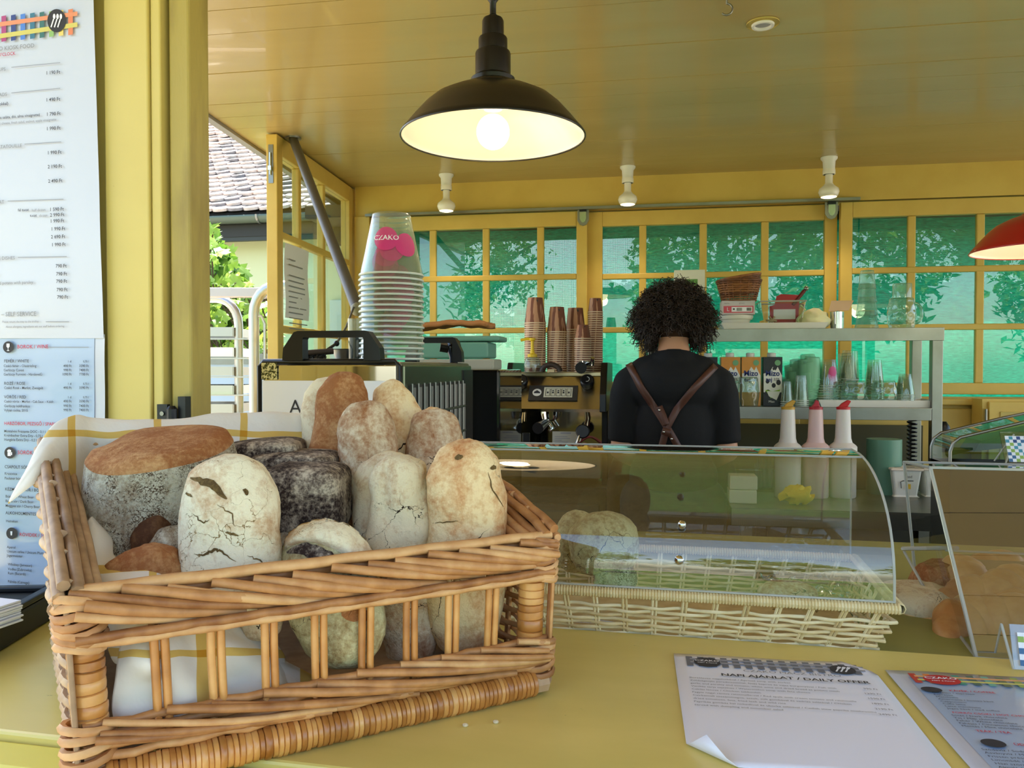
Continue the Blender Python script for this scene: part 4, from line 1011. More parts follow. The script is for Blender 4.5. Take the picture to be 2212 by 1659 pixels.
def icon(par, cx, cy, r, kind, off, loc=None, nrm=None, ry=None, m=None):
    ry = ry or r
    flat(par, [disc(cx, cy, r, ry)], m or m_ink, off, 'emblem', loc, nrm)
    P_ = lambda x, y: (cx + x * r, cy + y * ry)
    if kind == 'cutlery':
        ps = []
        for k in (-1, 0, 1):
            ox = k * .36; ps.append([P_(ox - .28, .55), P_(ox - .16, .6), P_(ox + .12, -.1), P_(ox, -.15)])
            ps.append(disc(*P_(ox + .12, -.35), r * .14, ry * .24, 10))
        flat(par, ps, m_paper, off + .0004, 'emblem', loc, nrm)
    elif kind == 'glass':
        flat(par, [[P_(-.28, -.6), P_(.28, -.6), P_(.3, -.1), P_(.08, .15), P_(-.08, .15), P_(-.3, -.1)], [P_(-.05, .1), P_(.05, .1), P_(.05, .55), P_(-.05, .55)], [P_(-.22, .55), P_(.22, .55), P_(.22, .65), P_(-.22, .65)]], m_paper, off + .0004, 'emblem', loc, nrm)
    elif kind == 'beer':
        flat(par, [[P_(-.35, -.2), P_(.25, -.2), P_(.25, .55), P_(-.35, .55)], disc(*P_(-.05, -.3), r * .38, ry * .28, 12), [P_(.3, -.1), P_(.5, -.1), P_(.5, .4), P_(.3, .4)]], m_paper, off + .0004, 'emblem', loc, nrm)
    else: flat(par, [[P_(-.2, -.35), P_(.2, -.35), P_(.12, .35), P_(-.12, .35)]], m_paper, off + .0004, 'emblem', loc, nrm)
icon(sheets, 132, 50, 20, 'cutlery', .0078, ry=25)
# drinks sheet below
dr = thing('drinks_menu', 'blue tinted laminated drinks menu hanging below the white food menu', 'menu', tuple(mn(100, 1200)), TH)
sheet(dr, 'sheet', [(-60, 722), (229, 722), (229, 1330), (-60, 1330)], m_lam, .001, .0012, seed=3)
sheet(dr, 'panel', [(-58, 724), (208, 724), (206, 1322), (-58, 1322)], m_lamb, .0022, .0010, seed=3)
it = [(45, 753, 'BOROK / WINE', 8, 'LEFT', 'r'), (17, 783, 'FEHÉR / WHITE', 6.5, 'LEFT', 'k'), (16, 793, 'Czakó fehér - Olaszrizling', 5.5, 'LEFT', 'k'), (16, 802, 'Gerlóczy Cuveé', 5.5, 'LEFT', 'k'), (16, 811, 'Gerlóczy Furmint - Hárslevelű', 5.5, 'LEFT', 'k'),
      (17, 831, 'ROZÉ / ROSE', 6.5, 'LEFT', 'k'), (17, 840, 'Czakó Rosé - Merlot, Zweigelt', 5.5, 'LEFT', 'k'), (17, 860, 'VÖRÖS / RED', 6.5, 'LEFT', 'k'), (17, 869, 'Czakó vörös - Merlot - Cab.Sauv. - Kékfr.', 5.2, 'LEFT', 'k'), (17, 879, 'Gerlóczy kékfrankos', 5.5, 'LEFT', 'k'), (17, 888, 'Vylyan csóka, 2015', 5.5, 'LEFT', 'k'),
      (17, 917, 'HABZÓBOR, PEZSGŐ / SPARKLING WINE', 7, 'LEFT', 'r'), (17, 933, 'Montalvini Frizzante DOC - 0,1 l', 5.5, 'LEFT', 'k'), (17, 942, 'Kreinbacher Extra Dry - 0,75 l', 5.5, 'LEFT', 'k'), (17, 951, 'Hungária Extra Dry - 0,2 l', 5.5, 'LEFT', 'k'), (46, 980, 'SÖRÖK / BEERS', 8, 'LEFT', 'r'),
      (18, 1010, 'CSAPOLT SÖR / DRAUGHT', 6.5, 'LEFT', 'k'), (18, 1024, 'Krusovice', 5.5, 'LEFT', 'k'), (18, 1034, 'Paulaner búza / wheat beer', 5.5, 'LEFT', 'k'), (19, 1058, 'KÉZMŰVES SÖR / BOTTLED', 6.5, 'LEFT', 'k'), (20, 1073, 'Búzasör / Wheat Beer', 5.5, 'LEFT', 'k'), (20, 1083, 'Barna sör / Dark Beer', 5.5, 'LEFT', 'k'), (20, 1093, 'Meggyes sör / Cherry Beer', 5.5, 'LEFT', 'k'),
      (20, 1109, 'ALKOHOLMENTES SÖR / NON', 6.5, 'LEFT', 'k'), (21, 1126, 'Heineken', 5.5, 'LEFT', 'k'), (50, 1156, 'RÖVIDEK / SHOTS', 7.5, 'LEFT', 'r'), (23, 1182, 'Aperol', 5.5, 'LEFT', 'k'), (23, 1191, 'Unicum szilva / Unicum Plum', 5.5, 'LEFT', 'k'), (23, 1200, 'Jägermeister', 5.5, 'LEFT', 'k'), (25, 1219, 'Whiskey (Jameson)', 5.5, 'LEFT', 'k'), (25, 1229, 'Vodka (Zubrowka)', 5.5, 'LEFT', 'k'), (25, 1238, 'Rum (Bacardi)', 5.5, 'LEFT', 'k'), (25, 1256, 'Pálinka (Czinege)', 5.5, 'LEFT', 'k'), (25, 1266, 'Vilmoskörte, kajszi, szilva / Pear', 5, 'LEFT', 'k'), (64, 1288, 'TERMINÁL', 7, 'LEFT', 'k'),
      (5, 1247, 'Ft', 5.5, 'RIGHT', 'k'), (5, 1257, 'Ft', 5.5, 'RIGHT', 'k'), (5, 1237, 'Ft', 5.5, 'RIGHT', 'k')]
for y, a, b in ((793, '490 Ft', '3590 Ft'), (802, '990 Ft', '7400 Ft'), (811, '1090 Ft', '7700 Ft'), (840, '490 Ft', '3590 Ft'), (869, '490 Ft', '3590 Ft'), (879, '990 Ft', '7400 Ft'), (888, '990 Ft', '7400 Ft'), (783, '1 dl', '0,75 l'), (831, '1 dl', '0,75 l'), (860, '1 dl', '0,75 l')):
    c_ = 4.5 if 'l' in a else 5.5
    it += [(162, y, a, c_, 'RIGHT', 'k'), (199, y, b, c_, 'RIGHT', 'k')]
menu_text(dr, it, .0062)
flat(dr, [rect(102, 749.5, 199, 750.7)], m_inkg, .0062, 'rule')
for cx, cy, k_ in ((26, 750, 'glass'), (29, 977, 'beer'), (33, 1150, 'shot')): icon(dr, cx, cy, 11.5, k_, .0062, ry=12.5)

# black tray and napkins at the far left
a = OZ(-60, 1448, CT); b_ = OZ(128, 1330, CT); tth = math.atan2((b_ - a).y, (b_ - a).x)
t = thing('black_tray', 'black tray box on the counter at the far left holding napkins', 'tray', tuple(a), tth)
L_ = (b_ - a).length
MB().box(0, L_, 0, .3, .0, .033).build('box', mat('black_tray', (22, 24, 25), .5), t, bev=.004)
MB().box(-.0, L_ , 0, .012, .033, .04).build('rim', m_black, t, bev=.002)
MB().box(L_ - .012, L_, .012, .3, .033, .04).build('rim', m_black, t, bev=.002)
for i in range(9):
    rn = random.Random(i); pz = .0342 + i * .0026
    o = MB().box(-.09, 0, -.002, .12, 0, .0021).build('napkin', m_paper, None, bev=.0006)
    c = OZ(60, 1288, CT + .058); o.location = (c.x + rn.uniform(-.002, .002), c.y - .01, CT + pz); o.rotation_euler = (0, 0, tth - R(22) + rn.uniform(-.03, .03))
    tag(o, ('white paper napkin on top of the stack in the black tray' if i == 8 else 'white paper napkin in the stack on the black tray, below the top one'), 'napkin', 'stacked napkins')

# sheets lying on the counter
ZP = CT + .0012
def oc(px, py, z=ZP): return OZ(px, py, z)
def paper(label, TL, TR, lenm, m, clip=None, name='menu_sheet', wav=.0012):
    a = oc(*TL); b = oc(*TR); ex_ = (b - a).normalized(); ey_ = V3((ex_.y, -ex_.x, 0)); w_ = (b - a).length
    t = thing(name, label, 'menu', (a.x, a.y, CT), math.atan2(ex_.y, ex_.x))
    if ey_.dot(C0 - a) < 0: pass
    def fn(u, v):
        x, y_ = u * w_, -v * lenm; z = .0012 + wav * (1 + noise.noise((x * 12, y_ * 9, w_)))
        return (x, y_, z)
    mb = MB().grid(fn, 16, 22)
    return t, mb, w_, fn
LN = (oc(1449, 1648) - oc(1455, 1414)).length
t, mb, w_, fn = paper('white daily offer sheet lying on the yellow counter, lower left corner turned up', (1455, 1414), (1876, 1436), LN, m_paper)
# turned up corner bottom left, clipped corner top right
vs = []
for v in mb.v:
    x, y_, z = v; k = (-y_ - (LN - .016)) + (.016 - x) * .9
    if k > 0 and x < .09: z += k * .45; x += k * .5; y_ += k * .7
    k2 = (x - (w_ - .02)) + (y_ + .012)
    if k2 > 0: x -= k2 * .5; y_ -= k2 * .5; z += .002
    vs.append((x, y_, z))
mb.v = vs; mb.build('sheet', mat('sheet_paper', (232, 232, 240), .55), t, smooth=180, solid=.0003)
SK = .0040
g1 = MB()
for i in range(17):
    x = .012 + i * .0118
    if x > w_ - .02: break
    g1.box(x, x + .0066, -.036, -.0095, SK - .0005, SK - .0004)
g1.build('checked_band', mat('print_grey', (110, 110, 116), .6), t)
g2 = MB(); g2.box(.016, w_ - .01, -.018, -.0145, SK - .0003, SK - .0002); g2.box(.016, w_ - .01, -.027, -.0235, SK - .0003, SK - .0002); g2.build('checked_band', mat('print_grey2', (150, 150, 158), .6), t)
def loc_disc(t, cx, cy, rx, ry, z, m, n=24, name='emblem'): return MB().add([(cx + rx * math.cos(2 * math.pi * k / n), cy + ry * math.sin(2 * math.pi * k / n), z) for k in range(n)], [tuple(range(n))]).build(name, m, t)
loc_disc(t, .033, -.025, .0135, .0135, SK, m_ink); loc_disc(t, w_ - .032, -.026, .0125, .0125, SK, m_ink)
tx = MB(); tx.text('CZAKO', .0062, T(.033, -.0235, SK + .0003), 'CENTER', 1.15, .02); tx.text('KERT & PIACZ', .0026, T(.033, -.0285, SK + .0003), 'CENTER', 1.2, .02)
for k in (-1, 0, 1):
    M = T(w_ - .032 + k * .0045, -.026, SK + .0003) @ RZ(R(-25)); tx.box(-.0008, .0008, -.0075, .003, 0, .0001, M); tx.box(-.0016, .0016, .002, .0075, 0, .0001, M)
tx.build('lettering', m_paper, t)
tx = MB(); tx.text('CZAKÓ PIACZ BISTRO', .0078, T(.114, -.046, SK), 'CENTER', 1.2, .004); tx.build('lettering', m_inkg, t)
tx = MB(); tx.text('NAPI AJÁNLAT / DAILY OFFER', .0088, T(.114, -.060, SK), 'CENTER', 1.2, .02); tx.build('lettering', m_ink, t)
tx = MB(); lines = ['Borsóleves vajgaluskával / Apricot soup with sorbet', 'Zöldségtojás paradicsommal, fetás kapros és vajas burgonyával / Fish with', 'garlic and parsley and tomato, white wine and dried bread as potato mash', 'Vaníliás tarja tejszínes / Watermelon soup with feta cheese', 'Céklás lencse / Chicken tabbouleh', 'Fagyis nagyi rántva ratatouille-val / Red spelt with cream tomato and ratatouille', 'Csirkemell szezámmagos, aszalt, sült gombával és vadrizs salátával / Chicken', 'dried tomatoes, feta, fried leek and wild rice', 'Paprikás gombás hal nokedlivel és uborka salátával / Catfish stew paprika mushrooms', 'served with dumpling and cucumber salad']
for i, s_ in enumerate(lines): tx.text(s_, .0046, T(.012, -.071 - i * .0072, SK), 'LEFT', 1.0, .0)
for i in range(6): tx.text('%d90 Ft' % (9 + i * 3), .005, T(w_ - .012, -.075 - i * .0115, SK), 'RIGHT')
tx.build('lettering', mat('print_small', (112, 112, 118), .7), t)
# laminated drinks list beside it
t, mb, w_, fn = paper('laminated colour drinks list lying at the right front of the counter', (1912, 1450), (2330, 1470), .27, m_lam, name='drinks_list')
mb.build('sheet', m_lam, t, smooth=180, solid=.0004)
MB().grid(lambda u, v: (.016 + u * (w_ - .03), -.018 - v * .24, .0014 + .0004 + .0012 * (1 + noise.noise(((.016 + u * (w_ - .03)) * 12, (-.018 - v * .24) * 9, w_)))), 16, 20).build('panel', m_lamb, t, smooth=180)
cc_ = [(196, 60, 50), (226, 130, 70), (120, 130, 120), (70, 150, 130), (80, 110, 100), (120, 180, 160), (110, 120, 90), (150, 170, 70), (220, 200, 90), (226, 150, 70), (210, 70, 50), (200, 90, 60), (90, 140, 180), (70, 90, 150)]
for i, c in enumerate(cc_):
    x = .018 + i * .0135; MB().box(x, x + .0066, -.034, -.010, SK, SK + .0001).build('checked_band', mat('card_%d' % i, c, .35), t)
MB().box(.022, w_ - .01, -.019, -.0155, SK + .0002, SK + .0003).build('checked_band', mat('card_a', (232, 170, 110), .4), t); MB().box(.022, w_ - .01, -.028, -.0245, SK + .0002, SK + .0003).build('checked_band', mat('card_b', (214, 206, 110), .4), t)
loc_disc(t, .045, -.025, .017, .0125, SK + .0005, mat('emblem_red', (196, 30, 44), .4))
tx = MB(); tx.text('CZAKO', .0072, T(.045, -.0235, SK + .0008), 'CENTER', 1.2, .02); tx.text('KERT & PIACZ', .0028, T(.045, -.0295, SK + .0008), 'CENTER', 1.2, .02); tx.build('lettering', m_paper, t)
tx = MB(); tx.text('KÁVÉK / COFFEE', .0055, T(.042, -.052, SK), 'LEFT', 1, .01); tx.text('FORRÓ CSOKI / HOT CHOCOLATE', .005, T(.025, -.103, SK), 'LEFT', 1, .01); tx.text('TEÁK / TEA', .0055, T(.03, -.139, SK), 'LEFT', 1, .01); tx.text('ÜDÍTŐK / SOFT DRINKS', .0058, T(.05, -.161, SK), 'LEFT', 1, .01); tx.build('lettering', m_red_ink, t)
tx = MB(); tx.text('ITALOK / DRINKS', .009, T(.115, -.045, SK), 'LEFT', 1.1, .02)
ls_ = ['Ristretto / espresso', 'Espresso', 'Macchiato', 'Americano / hosszú kávé', 'Cappuccino', 'Caffe latte', 'Latte macchiato', 'Jeges kávé / iced coffee', 'Szója tej / soy milk', 'Frappé']
for i, s_ in enumerate(ls_[:8]): tx.text(s_, .0043, T(.024, -.058 - i * .0052, SK), 'LEFT', 1.1); tx.text('%d90 Ft' % (4 + i), .0038, T(.135, -.064 - i * .0052, SK), 'RIGHT')
for i in range(5): tx.text(['Sötét / Dark chocolate', 'Tej / Milk chocolate', 'Fehér / White chocolate', 'Fahéjas / Cinnamon chocolate', 'Mentás / Mint chocolate'][i], .0045, T(.022, -.109 - i * .0053, SK), 'LEFT', 1.1)
for i in range(12): tx.text(['Szódavíz / Soda Water', 'Ásványvíz / Mineral Water', 'Frissen préselt narancs / Orange', 'Limonádé / Lemonade', 'Házi szörp / Syrup', 'Almalé / Apple juice', 'Bodza / Elderflower', 'Málna / Raspberry', 'Tonik / Tonic', 'Gyömbér / Ginger', 'Jeges tea / Ice tea', 'Kóla / Cola'][i], .0046, T(.02, -.173 - i * .0058, SK), 'LEFT', 1.15)
tx.build('lettering', m_ink, t)
loc_disc(t, .026, -.051, .0095, .0065, SK + .0004, m_ink); loc_disc(t, .034, -.160, .0095, .0075, SK + .0004, m_ink); loc_disc(t, .165, -.06, .009, .0065, SK + .0004, m_ink)

# crumbs
for px, py in ((1005, 1567), (1071, 1560)):
    p = oc(px, py); o = MB().ball((0, 0, .0016), (.0028, .002, .0017), 8, 5).build('bread_crumb', mb_pale, smooth=60); o.location = (p.x, p.y, CT)
    tag(o, 'pale bread crumb on the counter, %s one' % ('left' if px < 1040 else 'right'), 'crumb', 'crumbs on the counter')
# white label slipped between counter and pale basket
pc_ = oc(1228, 1352, CT)
o = MB().box(0, .1, 0, .0006, -.01, .012, T(0, 0, 0) @ RY(R(5))).build('price_label', m_paper); o.location = W(1230, 1350, .985); o.rotation_euler = (R(-30), 0, TH)
tag(o, 'white price label tucked behind the counter edge under the pale basket', 'label')

# ------------------------------------------------------------- pale wicker tray with the curved clear lid
CB = CT - .006
def L2W(x, y, z=0): return V3((pbk.x, pbk.y, 0)) + CXV * x + CYV * y + UP * z
def w2l(p): q_ = V3(p) - V3((pbk.x, pbk.y, 0)); return q_.dot(CXV), q_.dot(CYV), p[2]
def onpl(px, py, yl): return w2l(OV(px, py, L2W(0, yl), TH))      # place on an upright plane parallel to the counter
case = thing('wicker_bread_tray', 'pale woven cane bread tray with ribbed rim behind the counter edge', 'basket', (pbk.x, pbk.y, CB), TH)
m_palec = bpy.data.materials.new('pale_cane'); m_palec.use_nodes = True; obj_rand(m_palec, (196, 166, 112), (222, 200, 146), (236, 220, 176), .5, .2, 50)
x1 = -.004; x0 = -.545; y0 = .006; y1 = .205; HR = .052; fo = .022
def tp(f): return (x0 - fo * f, x1 + fo * f, y0 - fo * .8 * f, y1 + fo * f)
def loop(z, off=0.0, j=0, step=.0042):
    a, b, c, d = tp(z / HR); pts = []
    per = [((a, c), (b, c)), ((b, c), (b, d)), ((b, d), (a, d)), ((a, d), (a, c))]; k = 0
    for (p, q_) in per:
        L_ = math.hypot(q_[0] - p[0], q_[1] - p[1]); n_ = max(2, int(round(L_ / step))); tx_, ty_ = (q_[0] - p[0]) / L_, (q_[1] - p[1]) / L_
        for i in range(n_):
            s_ = i / n_; o_ = .0030 * math.sin(math.pi * (s_ * L_ / .0318) + math.pi * j + math.pi / 2) + off; k += 1
            pts.append((p[0] + (q_[0] - p[0]) * s_ + ty_ * o_, p[1] + (q_[1] - p[1]) * s_ - tx_ * o_, z + .0004 * math.sin(k * .7)))
    return pts + [pts[0]]
for j in range(7): MB().tube(loop(.004 + j * .0058, 0, j), .0021, 6, cap=False).build('weaver', m_palec, case, smooth=60)
for j in range(17):
    f = (j + .4) / 17
    for dd in (-.002, .002):
        xa_ = x0 + (x1 - x0) * f + dd; xb_ = x0 - fo + (x1 - x0 + 2 * fo) * f + dd
        MB().tube([(xa_, y0, .001), (xb_, y0 - fo * .8, HR)], .0016, 5).build('stake', m_palec, case)
        MB().tube([(xa_, y1, .001), (xb_, y1 + fo, HR)], .0016, 5).build('stake', m_palec, case)
for j in range(6):
    f = (j + .5) / 6
    for xx, sg in ((x0, -1), (x1, 1)): MB().tube([(xx, y0 + (y1 - y0) * f, .001), (xx + sg * fo, y0 + (y1 - y0) * f, HR)], .0018, 5).build('stake', m_palec, case)
a, b, c, d = tp(1)
rb_ = MB()
def ribs(p, q_, r=.0062):
    p = V3(p); q_ = V3(q_); L_ = (q_ - p).length; n_ = int(L_ / .0034); dr = (q_ - p) / L_; M0 = frame(p, dr, (0, 0, 1)) @ RY(R(90))
    for i in range(n_):
        rb_.lathe([(r - .0012, i * L_ / n_), (r, (i + .3) * L_ / n_), (r, (i + .7) * L_ / n_), (r - .0012, (i + 1) * L_ / n_)], 8, M0, cap=False)
ribs((a, c, HR + .003), (b, c, HR + .003)); ribs((b, c, HR + .003), (b, d, HR + .003)); ribs((b, d, HR + .003), (a, d, HR + .003)); ribs((a, d, HR + .003), (a, c, HR + .003))
rb_.build('ribbed_rim', m_palec, case, smooth=40, kind='stuff')
MB().box(x0, x1, y0 + .002, y1, .001, .004).build('base', m_palec, case)
# clear lid
lid = thing('curved_cover', 'clear curved acrylic lid standing on the pale wicker tray', 'lid', tuple(L2W(0, 0, CB + HR + .0095)), TH)
HL = .143; prof = [(d - .004, 0), (d - .004, HL)]
for k in range(1, 15):
    t_ = math.pi / 2 * k / 14; prof.append((d - .03 - (d - .03 - c) * math.sin(t_) ** 1.0 * 1.0, HL * math.cos(t_) ** .75 if k < 14 else 0))
lx0, lx1 = a + .004, b - .006
sh = MB(); n_ = len(prof)
for x in (lx0, lx1): sh.v += [(x, y_, z) for y_, z in prof]
sh.f = [(i, i + 1, n_ + i + 1, n_ + i) for i in range(n_ - 1)]; sh.m = [0] * len(sh.f)
sh.build('curved_panel', m_acry, lid, smooth=40)
m_edge = mat('acrylic_edge', (226, 226, 214), .15, trans=.5, ior=1.3)
for x in (lx0, lx1):
    MB().add([(x, y_, z) for y_, z in prof], [tuple(range(n_))]).build('end_panel', m_acs, lid)
    MB().tube([(x, y_, z) for y_, z in prof[1:]], .0016, 6).build('edge_strip', m_edge, lid, smooth=60)
    MB().tube([(x, y_, z) for y_, z in prof[:2]], .0012, 6).build('edge_strip', m_edge, lid, smooth=60)
for y_, z in (prof[1], prof[3], (c, .001)): MB().tube([(lx0, y_, z), (lx1, y_, z)], .0013, 6).build('edge_strip', m_edge, lid, smooth=60)
for px, py in ((1473, 1132), (1467, 1206)):
    pr_ = ray(px, py); q0 = C0 + pr_ * .93; ql = w2l(q0)
    o = MB().ball((ql[0], ql[1] - .004 if py < 1150 else c + .006, ql[2] - (CB + HR + .0095)), .0062 if py > 1150 else .005, 14, 10).build('lid_knob', m_chrome, lid, smooth=180)
# bread inside
def bread_at(label, px, py, d_, r3, m, rz=0, grp='loaves under the clear lid', e_=2.3, rx=0):
    mb = loafmesh(V3((0, 0, r3[2])), V3((0, 0, -r3[2])), r3[0], r3[1] / r3[0], e=e_, amp=.004, seed=int(px) % 50)
    o = mb.build('bread_loaf', m, None, smooth=180); o.location = W(px, py, d_); o.rotation_euler = (rx, 0, rz); return tag(o, label, 'bread', grp)
bread_at('lumpy floury rye loaf under the clear lid beside the basket', 1303, 1175, .995, (.043, .036, .040), mb_olive)
bread_at('small round loaf under the clear lid, lower and in front', 1330, 1250, .98, (.026, .022, .020), mb_grey)
bread_at('loaf edge under the clear lid hidden by the basket corner', 1245, 1170, 1.06, (.03, .03, .04), mb_olive)
bread_at('brown roll lying in the pale wicker tray at its middle', 1700, 1283, .96, (.034, .03, .014), mb_mid)
p = L2W(-.06, .1, CB + .03)
t = thing('crumpled_foil', 'crumpled clear plastic film at the right end of the pale tray', 'film', tuple(p), TH)
MB().grid(lambda u, v: (-.05 + .1 * u, -.08 + .16 * v, .012 * noise.noise((u * 7, v * 9, 2)) + .01), 24, 28).build('film', m_acry, t, smooth=20)

# ------------------------------------------------------------- slanted clear case at the right
dc = thing('display_case', 'clear acrylic pastry case with slanted front at the right of the counter', 'display case', tuple(L2W(.2, .1, CB)), TH)
yF = .012; bx0 = onpl(2083, 1416, yF)
TF = w2l(W(2010, 1010, 1.0)); TB = w2l(W(1953, 998, 1.2)); 
zt_ = TF[2]
BFx = onpl(2083, 1416, yF)
q4 = [(BFx[0] + .012, yF, CB), (TF[0], TF[1], TF[2]), (TB[0], TB[1], TB[2]), (TB[0] + .02, TB[1] + .01, CB)]
QW = [L2W(*q_) for q_ in q4]
dd_ = .62
m_acf = glass('front_acrylic', (240, 244, 250), t=.80, gloss=5.0)
mb = MB(); mb.quad(QW[0], QW[1], QW[1] + CXV * dd_, QW[0] + CXV * dd_); mb.build('front_panel', m_acf, dc, world=True)
mb = MB(); mb.quad(*QW); mb.build('side_panel', m_acs, dc, world=True)
mb = MB(); mb.quad(QW[1], QW[2], QW[2] + CXV * dd_, QW[1] + CXV * dd_); mb.build('top_panel', m_acry, dc, world=True)
for a_, b2 in ((0, 1), (1, 2), (2, 3), (3, 0)): MB().tube([QW[a_], QW[b2]], .0022, 6).build('edge_strip', m_edge, dc, world=True, smooth=60)
for a_ in (0, 1, 2): MB().tube([QW[a_], QW[a_] + CXV * dd_], .002, 6).build('edge_strip', m_edge, dc, world=True, smooth=60)
sh_ = w2l(W(1952, 1186, 1.18)); shz = sh_[2]
p0 = L2W(sh_[0], sh_[1], shz); p1 = L2W(w2l(W(2050, 1183, 1.02))[0], w2l(W(2050, 1183, 1.02))[1], shz)
MB().tube([W(1950, 1185, 1.15), W(2068, 1184, 1.04)], .003, 6).build('shelf_support', m_edge, dc, world=True)
MB().tube([W(1953, 1192, 1.15), W(2072, 1405, .95)], .002, 6).build('edge_strip', m_edge, dc, world=True)
MB().tube([W(2042, 1189, 1.03), W(2042, 1189, 1.03) + CXV * .4], .0015, 6).build('edge_strip', m_edge, dc, world=True)
# croissants
m_cro = mat('croissant_crust', (178, 116, 60), .45, var=(26, (216, 168, 104), .35, .68), bump=(60, .4, .002))
def cro_mesh():
    mb = MB(); N_ = 36; vs = []
    for i in range(N_ + 1):
        t_ = i / N_; s_ = t_ * 2 - 1; a_ = s_ * 1.15; seg = abs(math.sin(t_ * math.pi * 4.5)) ** .5
        r_ = .004 + .024 * (1 - abs(s_) ** 1.7) * (.8 + .2 * seg); cx_ = .055 * math.sin(a_); cy_ = .055 * (math.cos(a_) - .6)
        for k in range(14):
            b_ = 2 * math.pi * k / 14; vs.append((cx_ + math.sin(a_) * r_ * math.cos(b_), cy_ + math.cos(a_) * r_ * math.cos(b_), .8 * r_ * math.sin(b_) + .018))
    mb.add(vs, [(i * 14 + k, i * 14 + (k + 1) % 14, (i + 1) * 14 + (k + 1) % 14, (i + 1) * 14 + k) for i in range(N_) for k in range(14)]); return mb
c0 = cro_mesh().build('croissant', m_cro, smooth=60)
cpos = [(2175, 1262, 1.12, .2, 'at the back on top of the pile'), (2110, 1270, 1.10, 1.4, 'at the upper left of the pile'), (2140, 1320, 1.02, -.3, 'in the middle of the pile'), (2215, 1300, 1.03, .5, 'at the right edge of the frame'), (2120, 1372, .97, .4, 'low at the left of the pile'), (2190, 1368, .96, -.2, 'low at the front of the pile'), (2250, 1350, .98, .1, 'outside right of the pile')]
for i, (px, py, d_, rz, wd) in enumerate(cpos):
    o = c0 if i == 0 else dup(c0); p = W(px, py, d_); o.location = p - V3((0, 0, .018)); o.rotation_euler = (R(28), 0, rz); o.scale = (1.25,) * 3; o['label'] = 'golden croissant ' + wd; o['category'] = 'croissant'; o['group'] = 'croissants in the clear case'
t = thing('pastry_plate', 'tilted board carrying the croissants in the clear case', 'board', tuple(L2W(.3, .15, CB)), TH)
MB().box(-.12, .5, -.1, .14, .012, .02, RX(R(12))).build('board', mat('board', (140, 116, 84), .6), t)
bread_at('pale floury flat loaf lying left of the croissants in the clear case', 1990, 1300, 1.07, (.055, .06, .022), mb_pale, grp='loaves in the clear case')
bread_at('second pale flat loaf beneath the first in the clear case', 2010, 1342, 1.04, (.05, .05, .016), mb_warm, grp='loaves in the clear case')
bread_at('orange brown bun behind the acrylic edge left of the croissants', 2035, 1262, 1.12, (.04, .04, .034), mb_brown, grp='loaves in the clear case')

# two sign holders
def holder(label, BL_, TL_, dB, dT, wm, tilt=0):
    b = W(BL_[0], BL_[1], dB); a_ = W(TL_[0], TL_[1], dT); 
    t = thing('sign_holder', label, 'sign holder', tuple(b), TH)
    ey = (a_ - b); Mx = frame(b, CXV, ey); h_ = ey.length
    MB().box(0, wm, 0, h_, -.0012, .0012, Mx).build('clear_plate', m_acry, t, world=True)
    MB().tube([b, a_], .0014, 6).build('edge_strip', m_edge, t, world=True); MB().tube([b + CYV * .05, a_], .0012, 6).build('edge_strip', m_edge, t, world=True)
    MB().box(.006, wm - .006, .004, h_ - .008, .0014, .0018, Mx).build('card', m_paper, t, world=True)
    cs = [(70, 110, 150), (150, 180, 90), (80, 150, 170), (60, 80, 130)]; s_ = .0058
    g_ = [MB() for _ in cs]; nx_ = int((wm - .012) / s_); ny_ = int((h_ - .012) / s_)
    for i in range(nx_):
        for j in range(ny_):
            if (i < 4 or i > nx_ - 4 or j < 4 or j > ny_ - 4) and (i + j) % 2 == 0: g_[(i // 2 + j // 3) % 4].box(.006 + i * s_, .006 + (i + 1) * s_, .004 + j * s_, .004 + (j + 1) * s_, .0019, .002, Mx)
    for k, mb in enumerate(g_):
        if mb.f: mb.build('checked_border', mat('check_%d' % k, cs[k], .6), t, world=True)
holder('clear sign holder with checked card at the right end of the counter', (2190, 1446), (2163, 1348), .826, .84, .10)
holder('small clear sign holder with blue checked card on the upper glass case', (2172, 1003), (2190, 938), 1.35, 1.37, .10)
